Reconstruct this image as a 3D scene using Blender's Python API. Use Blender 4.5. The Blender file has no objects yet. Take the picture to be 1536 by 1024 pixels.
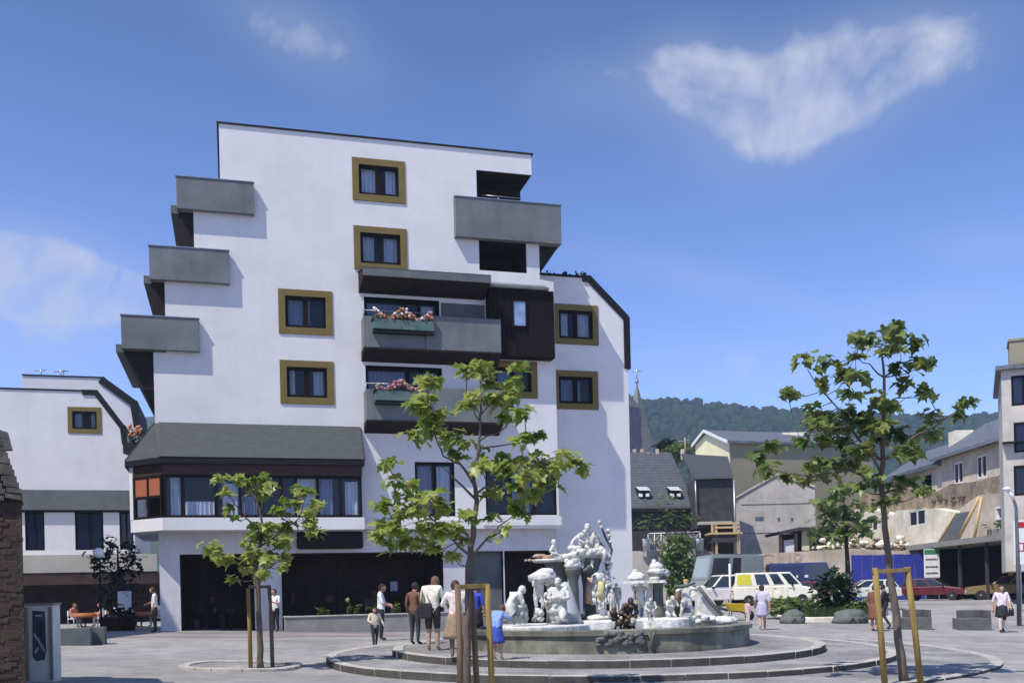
import bpy, bmesh, math, random
import numpy as np
from mathutils import Vector, Matrix, noise as mnoise
random.seed(7)
SC = bpy.context.scene
COL = SC.collection
V = Vector
R_ = math.radians
# ------------------------------------------------------------------ camera
F_, H_, ROLL = 1493.0, 1.6, R_(1.35)
CX, CY = 768.0, 892.0
def ray(px, py):
    dx = (px-CX)/F_; dy = (CY-py)/F_
    return V((dx*math.cos(ROLL)+dy*math.sin(ROLL), 1.0, -dx*math.sin(ROLL)+dy*math.cos(ROLL)))
def at(px, py, Y):
    r = ray(px, py); return V((r.x*Y, Y, H_+r.z*Y))
cam_d = bpy.data.cameras.new('camera'); cam = bpy.data.objects.new('camera', cam_d); COL.objects.link(cam)
cam_d.sensor_width = 36; cam_d.lens = F_/1536*36; cam_d.shift_y = (CY-512)/1536
cam_d.clip_start = .1; cam_d.clip_end = 6000
c_, s_ = math.cos(ROLL), math.sin(ROLL)
m = Matrix(((c_, s_, 0, 0), (0, 0, -1, 0), (-s_, c_, 0, H_), (0, 0, 0, 1)))
cam.matrix_world = m
SC.camera = cam
# ------------------------------------------------------------------ terrain heights
def sst(a, b, x):
    t = min(1, max(0, (x-a)/(b-a))); return t*t*(3-2*t)
def plane(x, y=25.6):
    # gentle fall across the square: up to the left, level under the fountain, down to the right
    z = .04+.04*(-4-x) if x < -4 else (-.04-.03*(x-9) if x > 9 else .015-.0062*x)
    return min(.44, max(-.45, z))+.016*(min(33, max(14, y))-25.6)
def g(x, y):
    s = sst(31, 56, y); t = .44+.21*sst(0, 8, x)
    return plane(x, y)*(1-s)+t*s
FC = V((2.35, 25.6, 0))
def surf(x, y):
    d = math.hypot(x-FC.x, y-FC.y)
    if d < 5.42: return plane(x, y)+.30
    if d < 7.05: return plane(x, y)+.15
    if d < 9.2 and in_ring3(x, y): return plane(x, y)+.04
    return g(x, y)
def in_ring3(x, y):
    a = math.degrees(math.atan2(y-FC.y, x-FC.x))
    return -97 < a < 30
def stand(px, py):
    r = ray(px, py); t = 8.0
    while t < 140:
        if H_+r.z*t <= surf(r.x*t, t): break
        t += .02
    return V((r.x*t, t, surf(r.x*t, t)))
# ------------------------------------------------------------------ materials
def newmat(name):
    mt = bpy.data.materials.new(name); mt.use_nodes = True
    return mt, mt.node_tree.nodes, mt.node_tree.links
def mat(name, col, rough=.7, var=.12, scale=4.0, bump=0.0, bscale=60.0, metal=0.0, spec=.4, stain_shade=0.0, scol=None, coat=0.0, sz=(1, 1, 1), streak=0.0, patch=0.0):
    mt, n, l = newmat(name); p = n['Principled BSDF']
    tc = n.new('ShaderNodeTexCoord'); mp = n.new('ShaderNodeMapping'); mp.inputs['Scale'].default_value = sz
    l.new(tc.outputs['Object'], mp.inputs[0])
    nz = n.new('ShaderNodeTexNoise'); nz.inputs['Scale'].default_value = scale; nz.inputs['Detail'].default_value = 6
    l.new(mp.outputs[0], nz.inputs['Vector'])
    cr = n.new('ShaderNodeValToRGB'); e = cr.color_ramp.elements
    e[0].position = .3; e[1].position = .72
    e[0].color = (*[c*(1-var) for c in col], 1); e[1].color = (*[min(1, c*(1+var)) for c in col], 1)
    l.new(nz.outputs['Fac'], cr.inputs[0]); out = cr.outputs[0]
    if stain_shade:
        n2 = n.new('ShaderNodeTexNoise'); n2.inputs['Scale'].default_value = scale*.35; n2.inputs['Detail'].default_value = 8; n2.inputs['Roughness'].default_value = .7
        l.new(mp.outputs[0], n2.inputs['Vector'])
        r2 = n.new('ShaderNodeValToRGB'); r2.color_ramp.elements[0].position = .5; r2.color_ramp.elements[1].position = .68
        l.new(n2.outputs['Fac'], r2.inputs[0])
        mu = n.new('ShaderNodeMath'); mu.operation = 'MULTIPLY'; mu.inputs[1].default_value = stain_shade; l.new(r2.outputs[0], mu.inputs[0])
        mx = n.new('ShaderNodeMixRGB'); l.new(mu.outputs[0], mx.inputs[0]); l.new(out, mx.inputs[1])
        mx.inputs[2].default_value = (*(scol or [c*.45 for c in col]), 1); out = mx.outputs[0]
    def layer(scl, vec_scale, lo, hi, amt, out):
        mp2 = n.new('ShaderNodeMapping'); mp2.inputs['Scale'].default_value = vec_scale; l.new(tc.outputs['Object'], mp2.inputs[0])
        nn = n.new('ShaderNodeTexNoise'); nn.inputs['Scale'].default_value = scl; nn.inputs['Detail'].default_value = 7; nn.inputs['Roughness'].default_value = .62; l.new(mp2.outputs[0], nn.inputs['Vector'])
        mr = n.new('ShaderNodeMapRange'); mr.inputs[1].default_value = lo; mr.inputs[2].default_value = hi; mr.inputs[3].default_value = 1-amt; mr.inputs[4].default_value = 1+amt*.25; l.new(nn.outputs['Fac'], mr.inputs[0])
        mm = n.new('ShaderNodeMixRGB'); mm.blend_type = 'MULTIPLY'; mm.inputs[0].default_value = 1; l.new(out, mm.inputs[1]); l.new(mr.outputs[0], mm.inputs[2]); return mm.outputs[0]
    if streak: out = layer(1.0, (2.3, 2.3, .22), .3, .5, streak*.5, out); out = layer(1.0, (.45, .45, .7), .35, .62, streak*.9, out); out = layer(1.0, (1.7, 1.7, 2.2), .3, .5, streak*.4, out)
    if patch: out = layer(.22, (1, 1, 1), .36, .6, patch, out); out = layer(1.7, (1, 1, 1), .3, .52, patch*.7, out); out = layer(9, (1, 1, 1), .26, .42, patch*.6, out)
    l.new(out, p.inputs['Base Color'])
    p.inputs['Roughness'].default_value = rough; p.inputs['Metallic'].default_value = metal
    p.inputs['Specular IOR Level'].default_value = spec; p.inputs['Coat Weight'].default_value = coat
    if bump:
        n3 = n.new('ShaderNodeTexNoise'); n3.inputs['Scale'].default_value = bscale; n3.inputs['Detail'].default_value = 5
        l.new(tc.outputs['Object'], n3.inputs['Vector'])
        b = n.new('ShaderNodeBump'); b.inputs['Strength'].default_value = bump; b.inputs['Distance'].default_value = .02
        l.new(n3.outputs['Fac'], b.inputs['Height']); l.new(b.outputs[0], p.inputs['Normal'])
    return mt
def mat_cells(name, c1, c2, scale, joint=.04, jcol=(.1, .1, .1), rough=.8, big=.25, bump=.3, shape=(1, 1, 1), rnd=.6):
    """stones: voronoi cells with joints and large soft wear"""
    mt, n, l = newmat(name); p = n['Principled BSDF']
    tc = n.new('ShaderNodeTexCoord'); mp = n.new('ShaderNodeMapping'); mp.inputs['Scale'].default_value = shape
    l.new(tc.outputs['Object'], mp.inputs[0])
    vo = n.new('ShaderNodeTexVoronoi'); vo.inputs['Scale'].default_value = scale; vo.inputs['Randomness'].default_value = rnd
    ve = n.new('ShaderNodeTexVoronoi'); ve.feature = 'DISTANCE_TO_EDGE'; ve.inputs['Scale'].default_value = scale; ve.inputs['Randomness'].default_value = rnd
    l.new(mp.outputs[0], vo.inputs['Vector']); l.new(mp.outputs[0], ve.inputs['Vector'])
    sx = n.new('ShaderNodeSeparateColor'); l.new(vo.outputs['Color'], sx.inputs[0])
    m1 = n.new('ShaderNodeMixRGB'); l.new(sx.outputs[0], m1.inputs[0]); m1.inputs[1].default_value = (*c1, 1); m1.inputs[2].default_value = (*c2, 1)
    nz = n.new('ShaderNodeTexNoise'); nz.inputs['Scale'].default_value = .6; nz.inputs['Detail'].default_value = 8; l.new(tc.outputs['Object'], nz.inputs['Vector'])
    mr = n.new('ShaderNodeMapRange'); mr.inputs[1].default_value = .35; mr.inputs[2].default_value = .65; mr.inputs[3].default_value = 1-big; mr.inputs[4].default_value = 1+big*.5
    l.new(nz.outputs['Fac'], mr.inputs[0])
    m2 = n.new('ShaderNodeMixRGB'); m2.blend_type = 'MULTIPLY'; m2.inputs[0].default_value = 1; l.new(m1.outputs[0], m2.inputs[1]); l.new(mr.outputs[0], m2.inputs[2])
    lt = n.new('ShaderNodeMapRange'); lt.inputs[1].default_value = joint*.4; lt.inputs[2].default_value = joint; l.new(ve.outputs['Distance'], lt.inputs[0])
    m3 = n.new('ShaderNodeMixRGB'); l.new(lt.outputs[0], m3.inputs[0]); m3.inputs[1].default_value = (*jcol, 1); l.new(m2.outputs[0], m3.inputs[2])
    l.new(m3.outputs[0], p.inputs['Base Color']); p.inputs['Roughness'].default_value = rough; p.inputs['Specular IOR Level'].default_value = .3
    b = n.new('ShaderNodeBump'); b.inputs['Strength'].default_value = bump; b.inputs['Distance'].default_value = .02; l.new(lt.outputs[0], b.inputs['Height']); l.new(b.outputs[0], p.inputs['Normal'])
    return mt
def mat_glass(name, tint=(.78, .83, .9), opaq=.12):
    """window glass: fresnel mirror over a part see-through, part dark body"""
    mt, n, l = newmat(name); n.remove(n['Principled BSDF']); o = n['Material Output']
    fr = n.new('ShaderNodeFresnel'); fr.inputs[0].default_value = 1.45
    gl = n.new('ShaderNodeBsdfGlossy'); gl.inputs['Roughness'].default_value = .02
    tr = n.new('ShaderNodeBsdfTransparent'); tr.inputs[0].default_value = (*tint, 1)
    df = n.new('ShaderNodeBsdfDiffuse'); df.inputs[0].default_value = (.02, .035, .09, 1)
    a = n.new('ShaderNodeMixShader'); a.inputs[0].default_value = opaq; l.new(tr.outputs[0], a.inputs[1]); l.new(df.outputs[0], a.inputs[2])
    tc = n.new('ShaderNodeTexCoord'); nz = n.new('ShaderNodeTexNoise'); nz.inputs['Scale'].default_value = .8; l.new(tc.outputs['Object'], nz.inputs['Vector'])
    bp = n.new('ShaderNodeBump'); bp.inputs['Strength'].default_value = .08; bp.inputs['Distance'].default_value = .05; l.new(nz.outputs['Fac'], bp.inputs['Height']); l.new(bp.outputs[0], gl.inputs['Normal'])
    b = n.new('ShaderNodeMixShader'); l.new(fr.outputs[0], b.inputs[0]); l.new(a.outputs[0], b.inputs[1]); l.new(gl.outputs[0], b.inputs[2])
    l.new(b.outputs[0], o.inputs[0]); return mt
def mat_leaf(name, c1, c2, trans=.35):
    mt, n, l = newmat(name); n.remove(n['Principled BSDF']); o = n['Material Output']
    tc = n.new('ShaderNodeTexCoord'); nz = n.new('ShaderNodeTexNoise'); nz.inputs['Scale'].default_value = 2.3; nz.inputs['Detail'].default_value = 5
    l.new(tc.outputs['Object'], nz.inputs['Vector'])
    cr = n.new('ShaderNodeValToRGB'); cr.color_ramp.elements[0].position = .36; cr.color_ramp.elements[1].position = .64
    cr.color_ramp.elements[0].color = (*c1, 1); cr.color_ramp.elements[1].color = (*c2, 1); l.new(nz.outputs['Fac'], cr.inputs[0])
    p = n.new('ShaderNodeBsdfPrincipled'); p.inputs['Roughness'].default_value = .38; p.inputs['Specular IOR Level'].default_value = .5; l.new(cr.outputs[0], p.inputs['Base Color'])
    t = n.new('ShaderNodeBsdfTranslucent'); l.new(cr.outputs[0], t.inputs[0])
    ms = n.new('ShaderNodeMixShader'); ms.inputs[0].default_value = trans; l.new(p.outputs[0], ms.inputs[1]); l.new(t.outputs[0], ms.inputs[2]); l.new(ms.outputs[0], o.inputs[0])
    return mt
M = {}
M['stucco'] = mat('white_stucco', (.74, .715, .70), .85, .04, .7, .35, 60, stain_shade=.14, scol=(.62, .61, .61), streak=.06)
M['stucco_low'] = mat('ground_floor_stucco', (.64, .62, .63), .85, .05, .8, .25, 90, stain_shade=.2, streak=.16, scol=(.48, .48, .52))
M['grey_band'] = mat('grey_render', (.14, .15, .15), .8, .10, 1.2, .3, 70, stain_shade=.25, streak=.25)
M['fibre'] = mat('fibre_cement_panel', (.16, .172, .172), .75, .10, 1.5, .2, 50, stain_shade=.2, streak=.25, sz=(1, 1, .25))
M['slate'] = mat('slate_roofing', (.058, .063, .067), .7, .15, 3, .2, 18, sz=(1, 1, 3))
M['slate_old'] = mat('old_slate', (.12, .13, .15), .6, .3, 2.5, .5, 12)
M['olive'] = mat('olive_window_surround', (.175, .125, .03), .65, .10, 6, .1, 60)
M['dark_wood'] = mat('dark_timber', (.012, .009, .008), .85, .3, 5, .2, 40, spec=.12, sz=(1, 1, .2))
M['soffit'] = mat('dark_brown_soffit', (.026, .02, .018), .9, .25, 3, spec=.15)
M['black_edge'] = mat('black_sheet_edge', (.012, .012, .015), .7, .2, 3, spec=.2)
M['interior'] = mat('unlit_interior', (.008, .007, .007), .95, .4, 1.5, spec=.05)  # near-black colour stands in for interiors that get no light
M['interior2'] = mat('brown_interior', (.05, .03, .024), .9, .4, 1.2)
M['glass'] = mat_glass('window_glass')
M['glass_dark'] = mat_glass('dark_window_glass', (.35, .4, .5), .45)
M['curtain'] = mat('net_curtain', (.78, .8, .86), .9, .2, 9, sz=(6, 6, .2))
M['curtain_blue'] = mat('blue_curtain', (.30, .34, .44), .9, .3, 5, sz=(5, 5, .3))
M['blind'] = mat('rust_blind', (.36, .11, .045), .8, .12, 20, sz=(.1, .1, 3))
M['metal'] = mat('grey_metal', (.35, .36, .37), .4, .1, 5, metal=.8)
M['flowerbox'] = mat('green_grey_box', (.10, .16, .14), .6, .15, 4)
M['flower'] = mat('red_geranium', (.48, .2, .1), .7, .5, 8)
M['flower2'] = mat('pink_petunia', (.36, .14, .2), .7, .5, 8)
M['plant'] = mat_leaf('plant_leaf', (.02, .05, .012), (.06, .11, .02))
M['road'] = mat('worn_asphalt', (.325, .308, .295), .9, .12, 2.2, .5, 140, stain_shade=.4, scol=(.2, .19, .185), patch=.26)
M['pave'] = mat_cells('grey_setts', (.275, .262, .252), (.345, .328, .315), 9.0, .05, (.16, .155, .15), big=.4, shape=(1, 1.0, 1))
M['redpave'] = mat_cells('reddish_setts', (.28, .245, .235), (.33, .29, .28), 8.0, .05, (.2, .17, .16))
M['kerb'] = mat('kerb_stone', (.44, .41, .36), .85, .18, 3, .3, 50, stain_shade=.4, scol=(.22, .2, .17))
M['kerb_face'] = mat('dark_kerb_face', (.075, .07, .06), .9, .3, 3, .3, 50, stain_shade=.6, scol=(.05, .05, .045))  # outer kerb face, darker than the top stone
M['concrete'] = mat('weathered_concrete', (.27, .26, .235), .9, .15, 2, .4, 40, stain_shade=.45, scol=(.14, .14, .12))
M['poolstone'] = mat('mossy_pool_stone', (.19, .185, .145), .8, .3, 1.8, .5, 25, streak=.55, stain_shade=.85, scol=(.05, .055, .045))
M['statue'] = mat('pale_sculpted_stone', (.74, .73, .68), .75, .15, 6, .7, 22, stain_shade=.9, scol=(.07, .07, .06), streak=.3)  # dark blotches stand in for shade in the carved crevices
M['statue_dark'] = mat('grey_green_stone', (.12, .13, .115), .75, .25, 6, .4, 30, stain_shade=.5)
M['bronze'] = mat('brown_bronze', (.11, .068, .042), .5, .5, 9, .3, 30, metal=.35)
M['tanstone'] = mat('tan_stone', (.42, .28, .2), .8, .3, 5, .3, 30)
M['yellow_cloth'] = mat('yellowed_stone', (.55, .5, .24), .8, .3, 5, .3, 30)
M['bark'] = mat('young_bark', (.13, .10, .08), .9, .35, 12, .6, 30, sz=(1, 1, .3))
M['bark_dark'] = mat('dark_bark', (.045, .035, .032), .9, .3, 12, .6, 30, sz=(1, 1, .3))
M['stake'] = mat('yellow_timber_stake', (.27, .18, .05), .75, .3, 6, .3, 40, sz=(3, 3, .3))
M['stake_brown'] = mat('brown_timber_stake', (.17, .11, .065), .8, .3, 6, .3, 40, sz=(3, 3, .3))
M['leaf_a'] = mat_leaf('sunny_leaf', (.13, .21, .025), (.47, .51, .14), .52)
M['leaf_b'] = mat_leaf('deep_leaf', (.05, .11, .025), (.28, .33, .10), .45)
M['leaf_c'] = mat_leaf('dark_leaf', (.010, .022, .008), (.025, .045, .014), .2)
M['leaf_d'] = mat_leaf('vine_leaf', (.05, .10, .02), (.13, .19, .04), .35)
M['forest'] = mat('forest_leaf', (.016, .034, .013), .95, .6, .06, spec=.1, patch=.3)
M['hill'] = mat('forest_floor', (.03, .05, .02), .9, .3, .02)
M['brick'] = mat_cells('shade_darkened_brick', (.05, .026, .017), (.026, .016, .012), 5.5, .07, (.045, .038, .03), shape=(.55, .55, 1.6), big=.5, bump=.6, rnd=.45)  # brick colours darkened to carry the shade on the gate pier
M['stone'] = mat_cells('rubble_stone', (.40, .31, .21), (.26, .20, .14), 2.4, .06, (.2, .17, .14), shape=(1, 1, 1.6), big=.4, bump=.5, rnd=.9)
M['yellow_wall'] = mat('cream_yellow_render', (.80, .72, .45), .85, .06, .6, stain_shade=.1)
M['beige_wall'] = mat('beige_render', (.27, .245, .175), .9, .1, .4, .3, 30, stain_shade=.35, scol=(.2, .18, .13))
M['grey_wall'] = mat('grey_cement_render', (.52, .48, .43), .9, .08, .4, .3, 20, stain_shade=.3, scol=(.38, .34, .3), streak=.25)
M['pale_wall'] = mat('pale_plaster', (.60, .51, .40), .9, .1, .5, .3, 20, stain_shade=.4, scol=(.36, .29, .22), streak=.3)
M['white_wall'] = mat('limewashed_wall', (.84, .77, .63), .9, .08, .5, .3, 20, stain_shade=.3, scol=(.5, .42, .32), streak=.25)
M['dark_boards'] = mat('dark_boarding', (.05, .047, .05), .8, .3, 2)  # plain dark colour for boards, posts and walls
M['awning'] = mat('stone_fascia', (.42, .40, .34), .85, .1, .7, stain_shade=.2)
M['white_paint'] = mat('white_paint', (.8, .79, .76), .5, .06, 4)
M['timber'] = mat('raw_timber', (.55, .40, .22), .8, .2, 3, sz=(1, 1, .2))
M['blue_board'] = mat('blue_hoarding', (.03, .045, .30), .6, .15, 1.5)
M['plate'] = mat('dark_panel', (.09, .095, .10), .6, .2, 2)
M['orange'] = mat('orange_cloth', (.36, .12, .04), .7, .15, 5)
M['terracotta'] = mat('terracotta', (.075, .035, .022), .8, .2, 5)
M['grass'] = mat_leaf('grass_blade', (.03, .06, .015), (.07, .12, .025), .3)
M['soil'] = mat('soil', (.06, .05, .035), .95, .3, 6, .5, 40)
M['poster'] = mat('dark_poster', (.06, .07, .09), .6, .6, 7)
M['green'] = mat('green_paint', (.05, .22, .10), .5, .1, 4)
M['ink'] = mat('dark_ink', (.03, .03, .035), .7, .2, 8)
M['fadedink'] = mat('faded_pink_paint', (.52, .36, .33), .9, .15, 6)
M['globe'] = mat('opal_globe', (.85, .84, .8), .35, .03, 4)
M['tyre'] = mat('tyre_rubber', (.02, .02, .02), .8, .2, 9)
M['rim'] = mat('steel_rim', (.45, .45, .45), .35, .1, 5, metal=.7)
M['carglass'] = mat('car_glass', (.02, .03, .04), .06, .2, 2, spec=.8)
M['lamp_glass'] = mat('headlamp_glass', (.7, .7, .66), .15, .05, 4, spec=.8)
M['tail'] = mat('tail_lamp', (.4, .02, .02), .2, .05, 4)
M['chrome'] = mat('bumper_grey', (.3, .3, .31), .35, .1, 5, metal=.5)
M['yellow'] = mat('yellow_enamel', (.75, .50, .02), .45, .08, 4)
def water():
    mt, n, l = newmat('fountain_water'); p = n['Principled BSDF']; p.inputs['Base Color'].default_value = (.07, .08, .07, 1); p.inputs['Roughness'].default_value = .06
    tc = n.new('ShaderNodeTexCoord'); nz = n.new('ShaderNodeTexNoise'); nz.inputs['Scale'].default_value = 5; nz.inputs['Detail'].default_value = 4; l.new(tc.outputs['Object'], nz.inputs['Vector'])
    b = n.new('ShaderNodeBump'); b.inputs['Strength'].default_value = .4; b.inputs['Distance'].default_value = .05; l.new(nz.outputs['Fac'], b.inputs['Height']); l.new(b.outputs[0], p.inputs['Normal']); return mt
M['water'] = water()
_cm = {}
def cmat(col, rough=.75, coat=0):
    k = (tuple(col), rough, coat)
    if k not in _cm: _cm[k] = mat('cloth_%d' % len(_cm) if not coat else 'car_paint_%d' % len(_cm), col, rough, .24 if not coat else .1, 14 if not coat else 2, .6 if not coat else 0, 22, coat=coat)
    return _cm[k]
# ------------------------------------------------------------------ mesh builder
ORG = {}
class MB:
    def __init__(s): s.v = []; s.f = []; s.mi = []; s.sm = []
    def face(s, pts, m=0, sm=False):
        i = len(s.v); s.v += [V(p) for p in pts]; s.f.append(list(range(i, i+len(pts)))); s.mi.append(m); s.sm.append(sm)
    def raw(s, vs, fs, m=0, sm=False):
        i = len(s.v); s.v += [V(p) for p in vs]
        for f in fs: s.f.append([i+k for k in f]); s.mi.append(m); s.sm.append(sm)
    def prism(s, pts, vec, m=0):
        n = len(pts); vec = V(vec); a = [V(p) for p in pts]; b = [p+vec for p in a]
        fs = [list(range(n))[::-1], list(range(n, 2*n))]+[[k, (k+1) % n, n+(k+1) % n, n+k] for k in range(n)]
        s.raw(a+b, fs, m)
    def box(s, x0, y0, z0, x1, y1, z1, m=0):
        s.prism([(x0, y0, z0), (x1, y0, z0), (x1, y1, z0), (x0, y1, z0)], (0, 0, z1-z0), m)
    def loft(s, rings, m=0, sm=False, caps=True):
        n = len(rings[0]); vs = [p for r in rings for p in r]; fs = []
        for j in range(len(rings)-1):
            for k in range(n): fs.append([j*n+k, j*n+(k+1) % n, (j+1)*n+(k+1) % n, (j+1)*n+k])
        if caps: fs.append(list(range(n))[::-1]); fs.append([(len(rings)-1)*n+k for k in range(n)])
        s.raw(vs, fs, m, sm)
    def tube(s, pts, rad, n=8, m=0, sm=True):
        pts = [V(p) for p in pts]
        if not hasattr(rad, '__len__'): rad = [rad]*len(pts)
        rings = []
        for i, p in enumerate(pts):
            d = (pts[min(i+1, len(pts)-1)]-pts[max(i-1, 0)]).normalized()
            a = d.cross(V((0, 0, 1)) if abs(d.z) < .9 else V((1, 0, 0))).normalized(); b = d.cross(a)
            rings.append([p+a*math.cos(t)*rad[i]+b*math.sin(t)*rad[i] for t in [2*math.pi*k/n for k in range(n)]])
        s.loft(rings, m, sm)
    def lathe(s, prof, c=(0, 0, 0), n=24, m=0, sm=True, el=(1, 1)):
        c = V(c); rings = [[c+V((math.cos(t)*r*el[0], math.sin(t)*r*el[1], z)) for t in [2*math.pi*k/n for k in range(n)]] for r, z in prof]
        s.loft(rings, m, sm)
    def ball(s, c, r, n=10, m=0, mat3=None, wob=0, seed=0):
        if not hasattr(r, '__len__'): r = (r, r, r)
        c = V(c); rings = []
        for i in range(1, n):
            a = math.pi*i/n; ring = []
            for k in range(n+2):
                t = 2*math.pi*k/(n+2); d = V((math.sin(a)*math.cos(t), math.sin(a)*math.sin(t), -math.cos(a)))
                q = 1+(wob*mnoise.noise(d*2.2+V((seed, seed*.7, 0))) if wob else 0)
                p = V((d.x*r[0]*q, d.y*r[1]*q, d.z*r[2]*q)); ring.append(c+(mat3 @ p if mat3 else p))
            rings.append(ring)
        s.loft(rings, m, True)
    def build(s, name, mats, parent=None, org=None, bev=0, smooth=None, link=True):
        if not isinstance(mats, (list, tuple)): mats = [mats]
        if org is None: org = ORG.get(parent.name, V((0, 0, 0))) if parent else V((0, 0, 0))
        me = bpy.data.meshes.new(name)
        me.from_pydata([tuple(p-org) for p in s.v], [], s.f)
        for mt in mats: me.materials.append(mt)
        me.polygons.foreach_set('material_index', s.mi)
        me.polygons.foreach_set('use_smooth', s.sm if smooth is None else [smooth]*len(s.f))
        bm = bmesh.new(); bm.from_mesh(me); bmesh.ops.recalc_face_normals(bm, faces=bm.faces[:]); bm.to_mesh(me); bm.free()
        o = bpy.data.objects.new(name, me)
        if link: COL.objects.link(o)
        if parent: o.parent = parent; ORG[o.name] = org
        else: o.location = org; ORG[o.name] = org
        if bev:
            b = o.modifiers.new('bevel', 'BEVEL'); b.width = bev; b.segments = 2; b.limit_method = 'ANGLE'; b.harden_normals = False
        return o
def thing(name, label, cat, org=(0, 0, 0), group=None):
    o = bpy.data.objects.new(name, None); COL.objects.link(o); o.location = org; ORG[o.name] = V(org); tag(o, label, cat, group); return o
def tag(o, label, cat, group=None):
    o['label'] = label; o['category'] = cat
    if group: o['group'] = group
    return o
def struct(o, kind='structure'): o['kind'] = kind; return o
def cut(o, cutter_mb):
    c = cutter_mb.build('cutter', M['interior'])
    c.matrix_world = Matrix.Translation(-ORG[o.name])
    wm = o.location.copy(); par = o.parent; o.parent = None; o.location = (0, 0, 0)
    md = o.modifiers.new('b', 'BOOLEAN'); md.object = c; md.solver = 'EXACT'; md.operation = 'DIFFERENCE'
    dg = bpy.context.evaluated_depsgraph_get(); dg.update()
    me = bpy.data.meshes.new_from_object(o.evaluated_get(dg)); o.modifiers.clear(); o.data = me
    o.parent = par; o.location = wm
    bpy.data.objects.remove(c)
class Fr:
    """a vertical facade plane: u along it, z up, w out of it"""
    def __init__(s, P, ang):
        s.P = V((P[0], P[1], 0)); a = R_(ang); s.U = V((math.cos(a), math.sin(a), 0)); s.N = V((math.sin(a), -math.cos(a), 0))
    def F(s, u, z, w=0): p = s.P+s.U*u+s.N*w; return V((p.x, p.y, z))
    def uz(s, px, py, w=0):
        r = ray(px, py); o = s.P+s.N*w; t = o.dot(s.N)/(r.x*s.N.x+r.y*s.N.y)
        return (V((r.x*t, t, 0))-o).dot(s.U), H_+r.z*t
    def box(s, mb, u0, z0, u1, z1, w0, w1, m=0):
        a = [s.F(u0, z0, w0), s.F(u1, z0, w0), s.F(u1, z1, w0), s.F(u0, z1, w0)]; mb.prism(a, s.N*(w1-w0), m)
    def poly(s, mb, pts, w0, w1, m=0): mb.prism([s.F(u, z, w0) for u, z in pts], s.N*(w1-w0), m)
    def ring(s, mb, u0, z0, u1, z1, t, w0, w1, m=0):
        s.box(mb, u0, z0, u0+t, z1, w0, w1, m); s.box(mb, u1-t, z0, u1, z1, w0, w1, m)
        s.box(mb, u0+t, z0, u1-t, z0+t, w0, w1, m); s.box(mb, u0+t, z1-t, u1-t, z1, w0, w1, m)
# ------------------------------------------------------------------ ground, terraces, kerbs
def build_ground():
    xs = [-900, -400, -150, -80, -50]+[x for x in np.arange(-34, 60.1, 1.0)]+[80, 130, 250, 500, 900]
    ys = [-900, -300, -80, -30, -12]+[y for y in np.arange(-4, 110.1, 1.0)]+[140, 220, 400, 700, 1100]
    vs = []; fs = []; n = len(xs)
    for y in ys:
        for x in xs: vs.append((x, y, g(x, y)))
    for j in range(len(ys)-1):
        for i in range(n-1): fs.append([j*n+i, j*n+i+1, (j+1)*n+i+1, (j+1)*n+i])
    b = MB(); b.raw(vs, fs, 0, True); struct(b.build('road', M['road']))
build_ground()
def polysheet(name, pts, dz, m, thick=0):
    b = MB(); b.face([V((x, y, surf0(x, y)+dz)) for x, y in pts]); return struct(b.build(name, m))
def surf0(x, y): return g(x, y)
def disc(name, r, dz, m, a0=-180, a1=180, n=72, drop=.3):
    b = MB(); full = a1-a0 >= 360
    rim = [(FC.x+r*math.cos(R_(a0+(a1-a0)*k/n)), FC.y+r*math.sin(R_(a0+(a1-a0)*k/n))) for k in range(n+(0 if full else 1))]
    rings = [0, .25, .5, .75, 1]; c = (FC.x, FC.y)
    for a, bb in zip(rings[:-1], rings[1:]):
        for k in range(len(rim)-(0 if full else 1)):
            p, q = rim[k], rim[(k+1) % len(rim)]
            f = lambda P, t: V((c[0]+(P[0]-c[0])*t, c[1]+(P[1]-c[1])*t, plane(c[0]+(P[0]-c[0])*t, c[1]+(P[1]-c[1])*t)+dz))
            if a == 0: b.face([f(p, 0), f(p, bb), f(q, bb)])
            else: b.face([f(p, a), f(p, bb), f(q, bb), f(q, a)])
    for k in range(len(rim)-(0 if full else 1)):
        p, q = rim[k], rim[(k+1) % len(rim)]
        b.face([V((*p, plane(p[0], p[1])+dz)), V((*p, plane(p[0], p[1])+dz-drop)), V((*q, plane(q[0], q[1])+dz-drop)), V((*q, plane(q[0], q[1])+dz))])
    return struct(b.build(name, m))
def kerb_ring(name, r, dz, a0, a1, w=.26, h=.3, c=FC, stone=.85):
    b = MB(); n = max(3, int(abs(R_(a1-a0))*r/stone))
    for k in range(n):
        ta = R_(a0+(a1-a0)*(k+.004)/n); tb = R_(a0+(a1-a0)*(k+.996)/n); j = random.uniform(-.008, .008); jr = random.uniform(-.012, .012)
        def p(t, rr, up): x = c.x+rr*math.cos(t); y = c.y+rr*math.sin(t); return V((x, y, plane(x, y)+dz+up+j))
        tm = (ta+tb)/2
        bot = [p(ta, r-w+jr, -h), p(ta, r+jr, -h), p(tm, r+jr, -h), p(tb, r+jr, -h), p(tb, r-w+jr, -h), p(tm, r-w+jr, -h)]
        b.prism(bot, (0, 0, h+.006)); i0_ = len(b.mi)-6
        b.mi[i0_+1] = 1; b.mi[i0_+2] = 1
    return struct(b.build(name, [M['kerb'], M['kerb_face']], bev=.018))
disc('plaza_apron', 8.94, .040, M['pave'], -97, 30, 48)
disc('lower_terrace', 6.79, .15, M['pave'])
disc('upper_terrace', 5.16, .30, M['pave'])
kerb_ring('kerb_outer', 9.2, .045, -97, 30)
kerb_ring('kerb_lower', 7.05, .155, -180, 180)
kerb_ring('kerb_upper', 5.42, .305, -180, 180)
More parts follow.
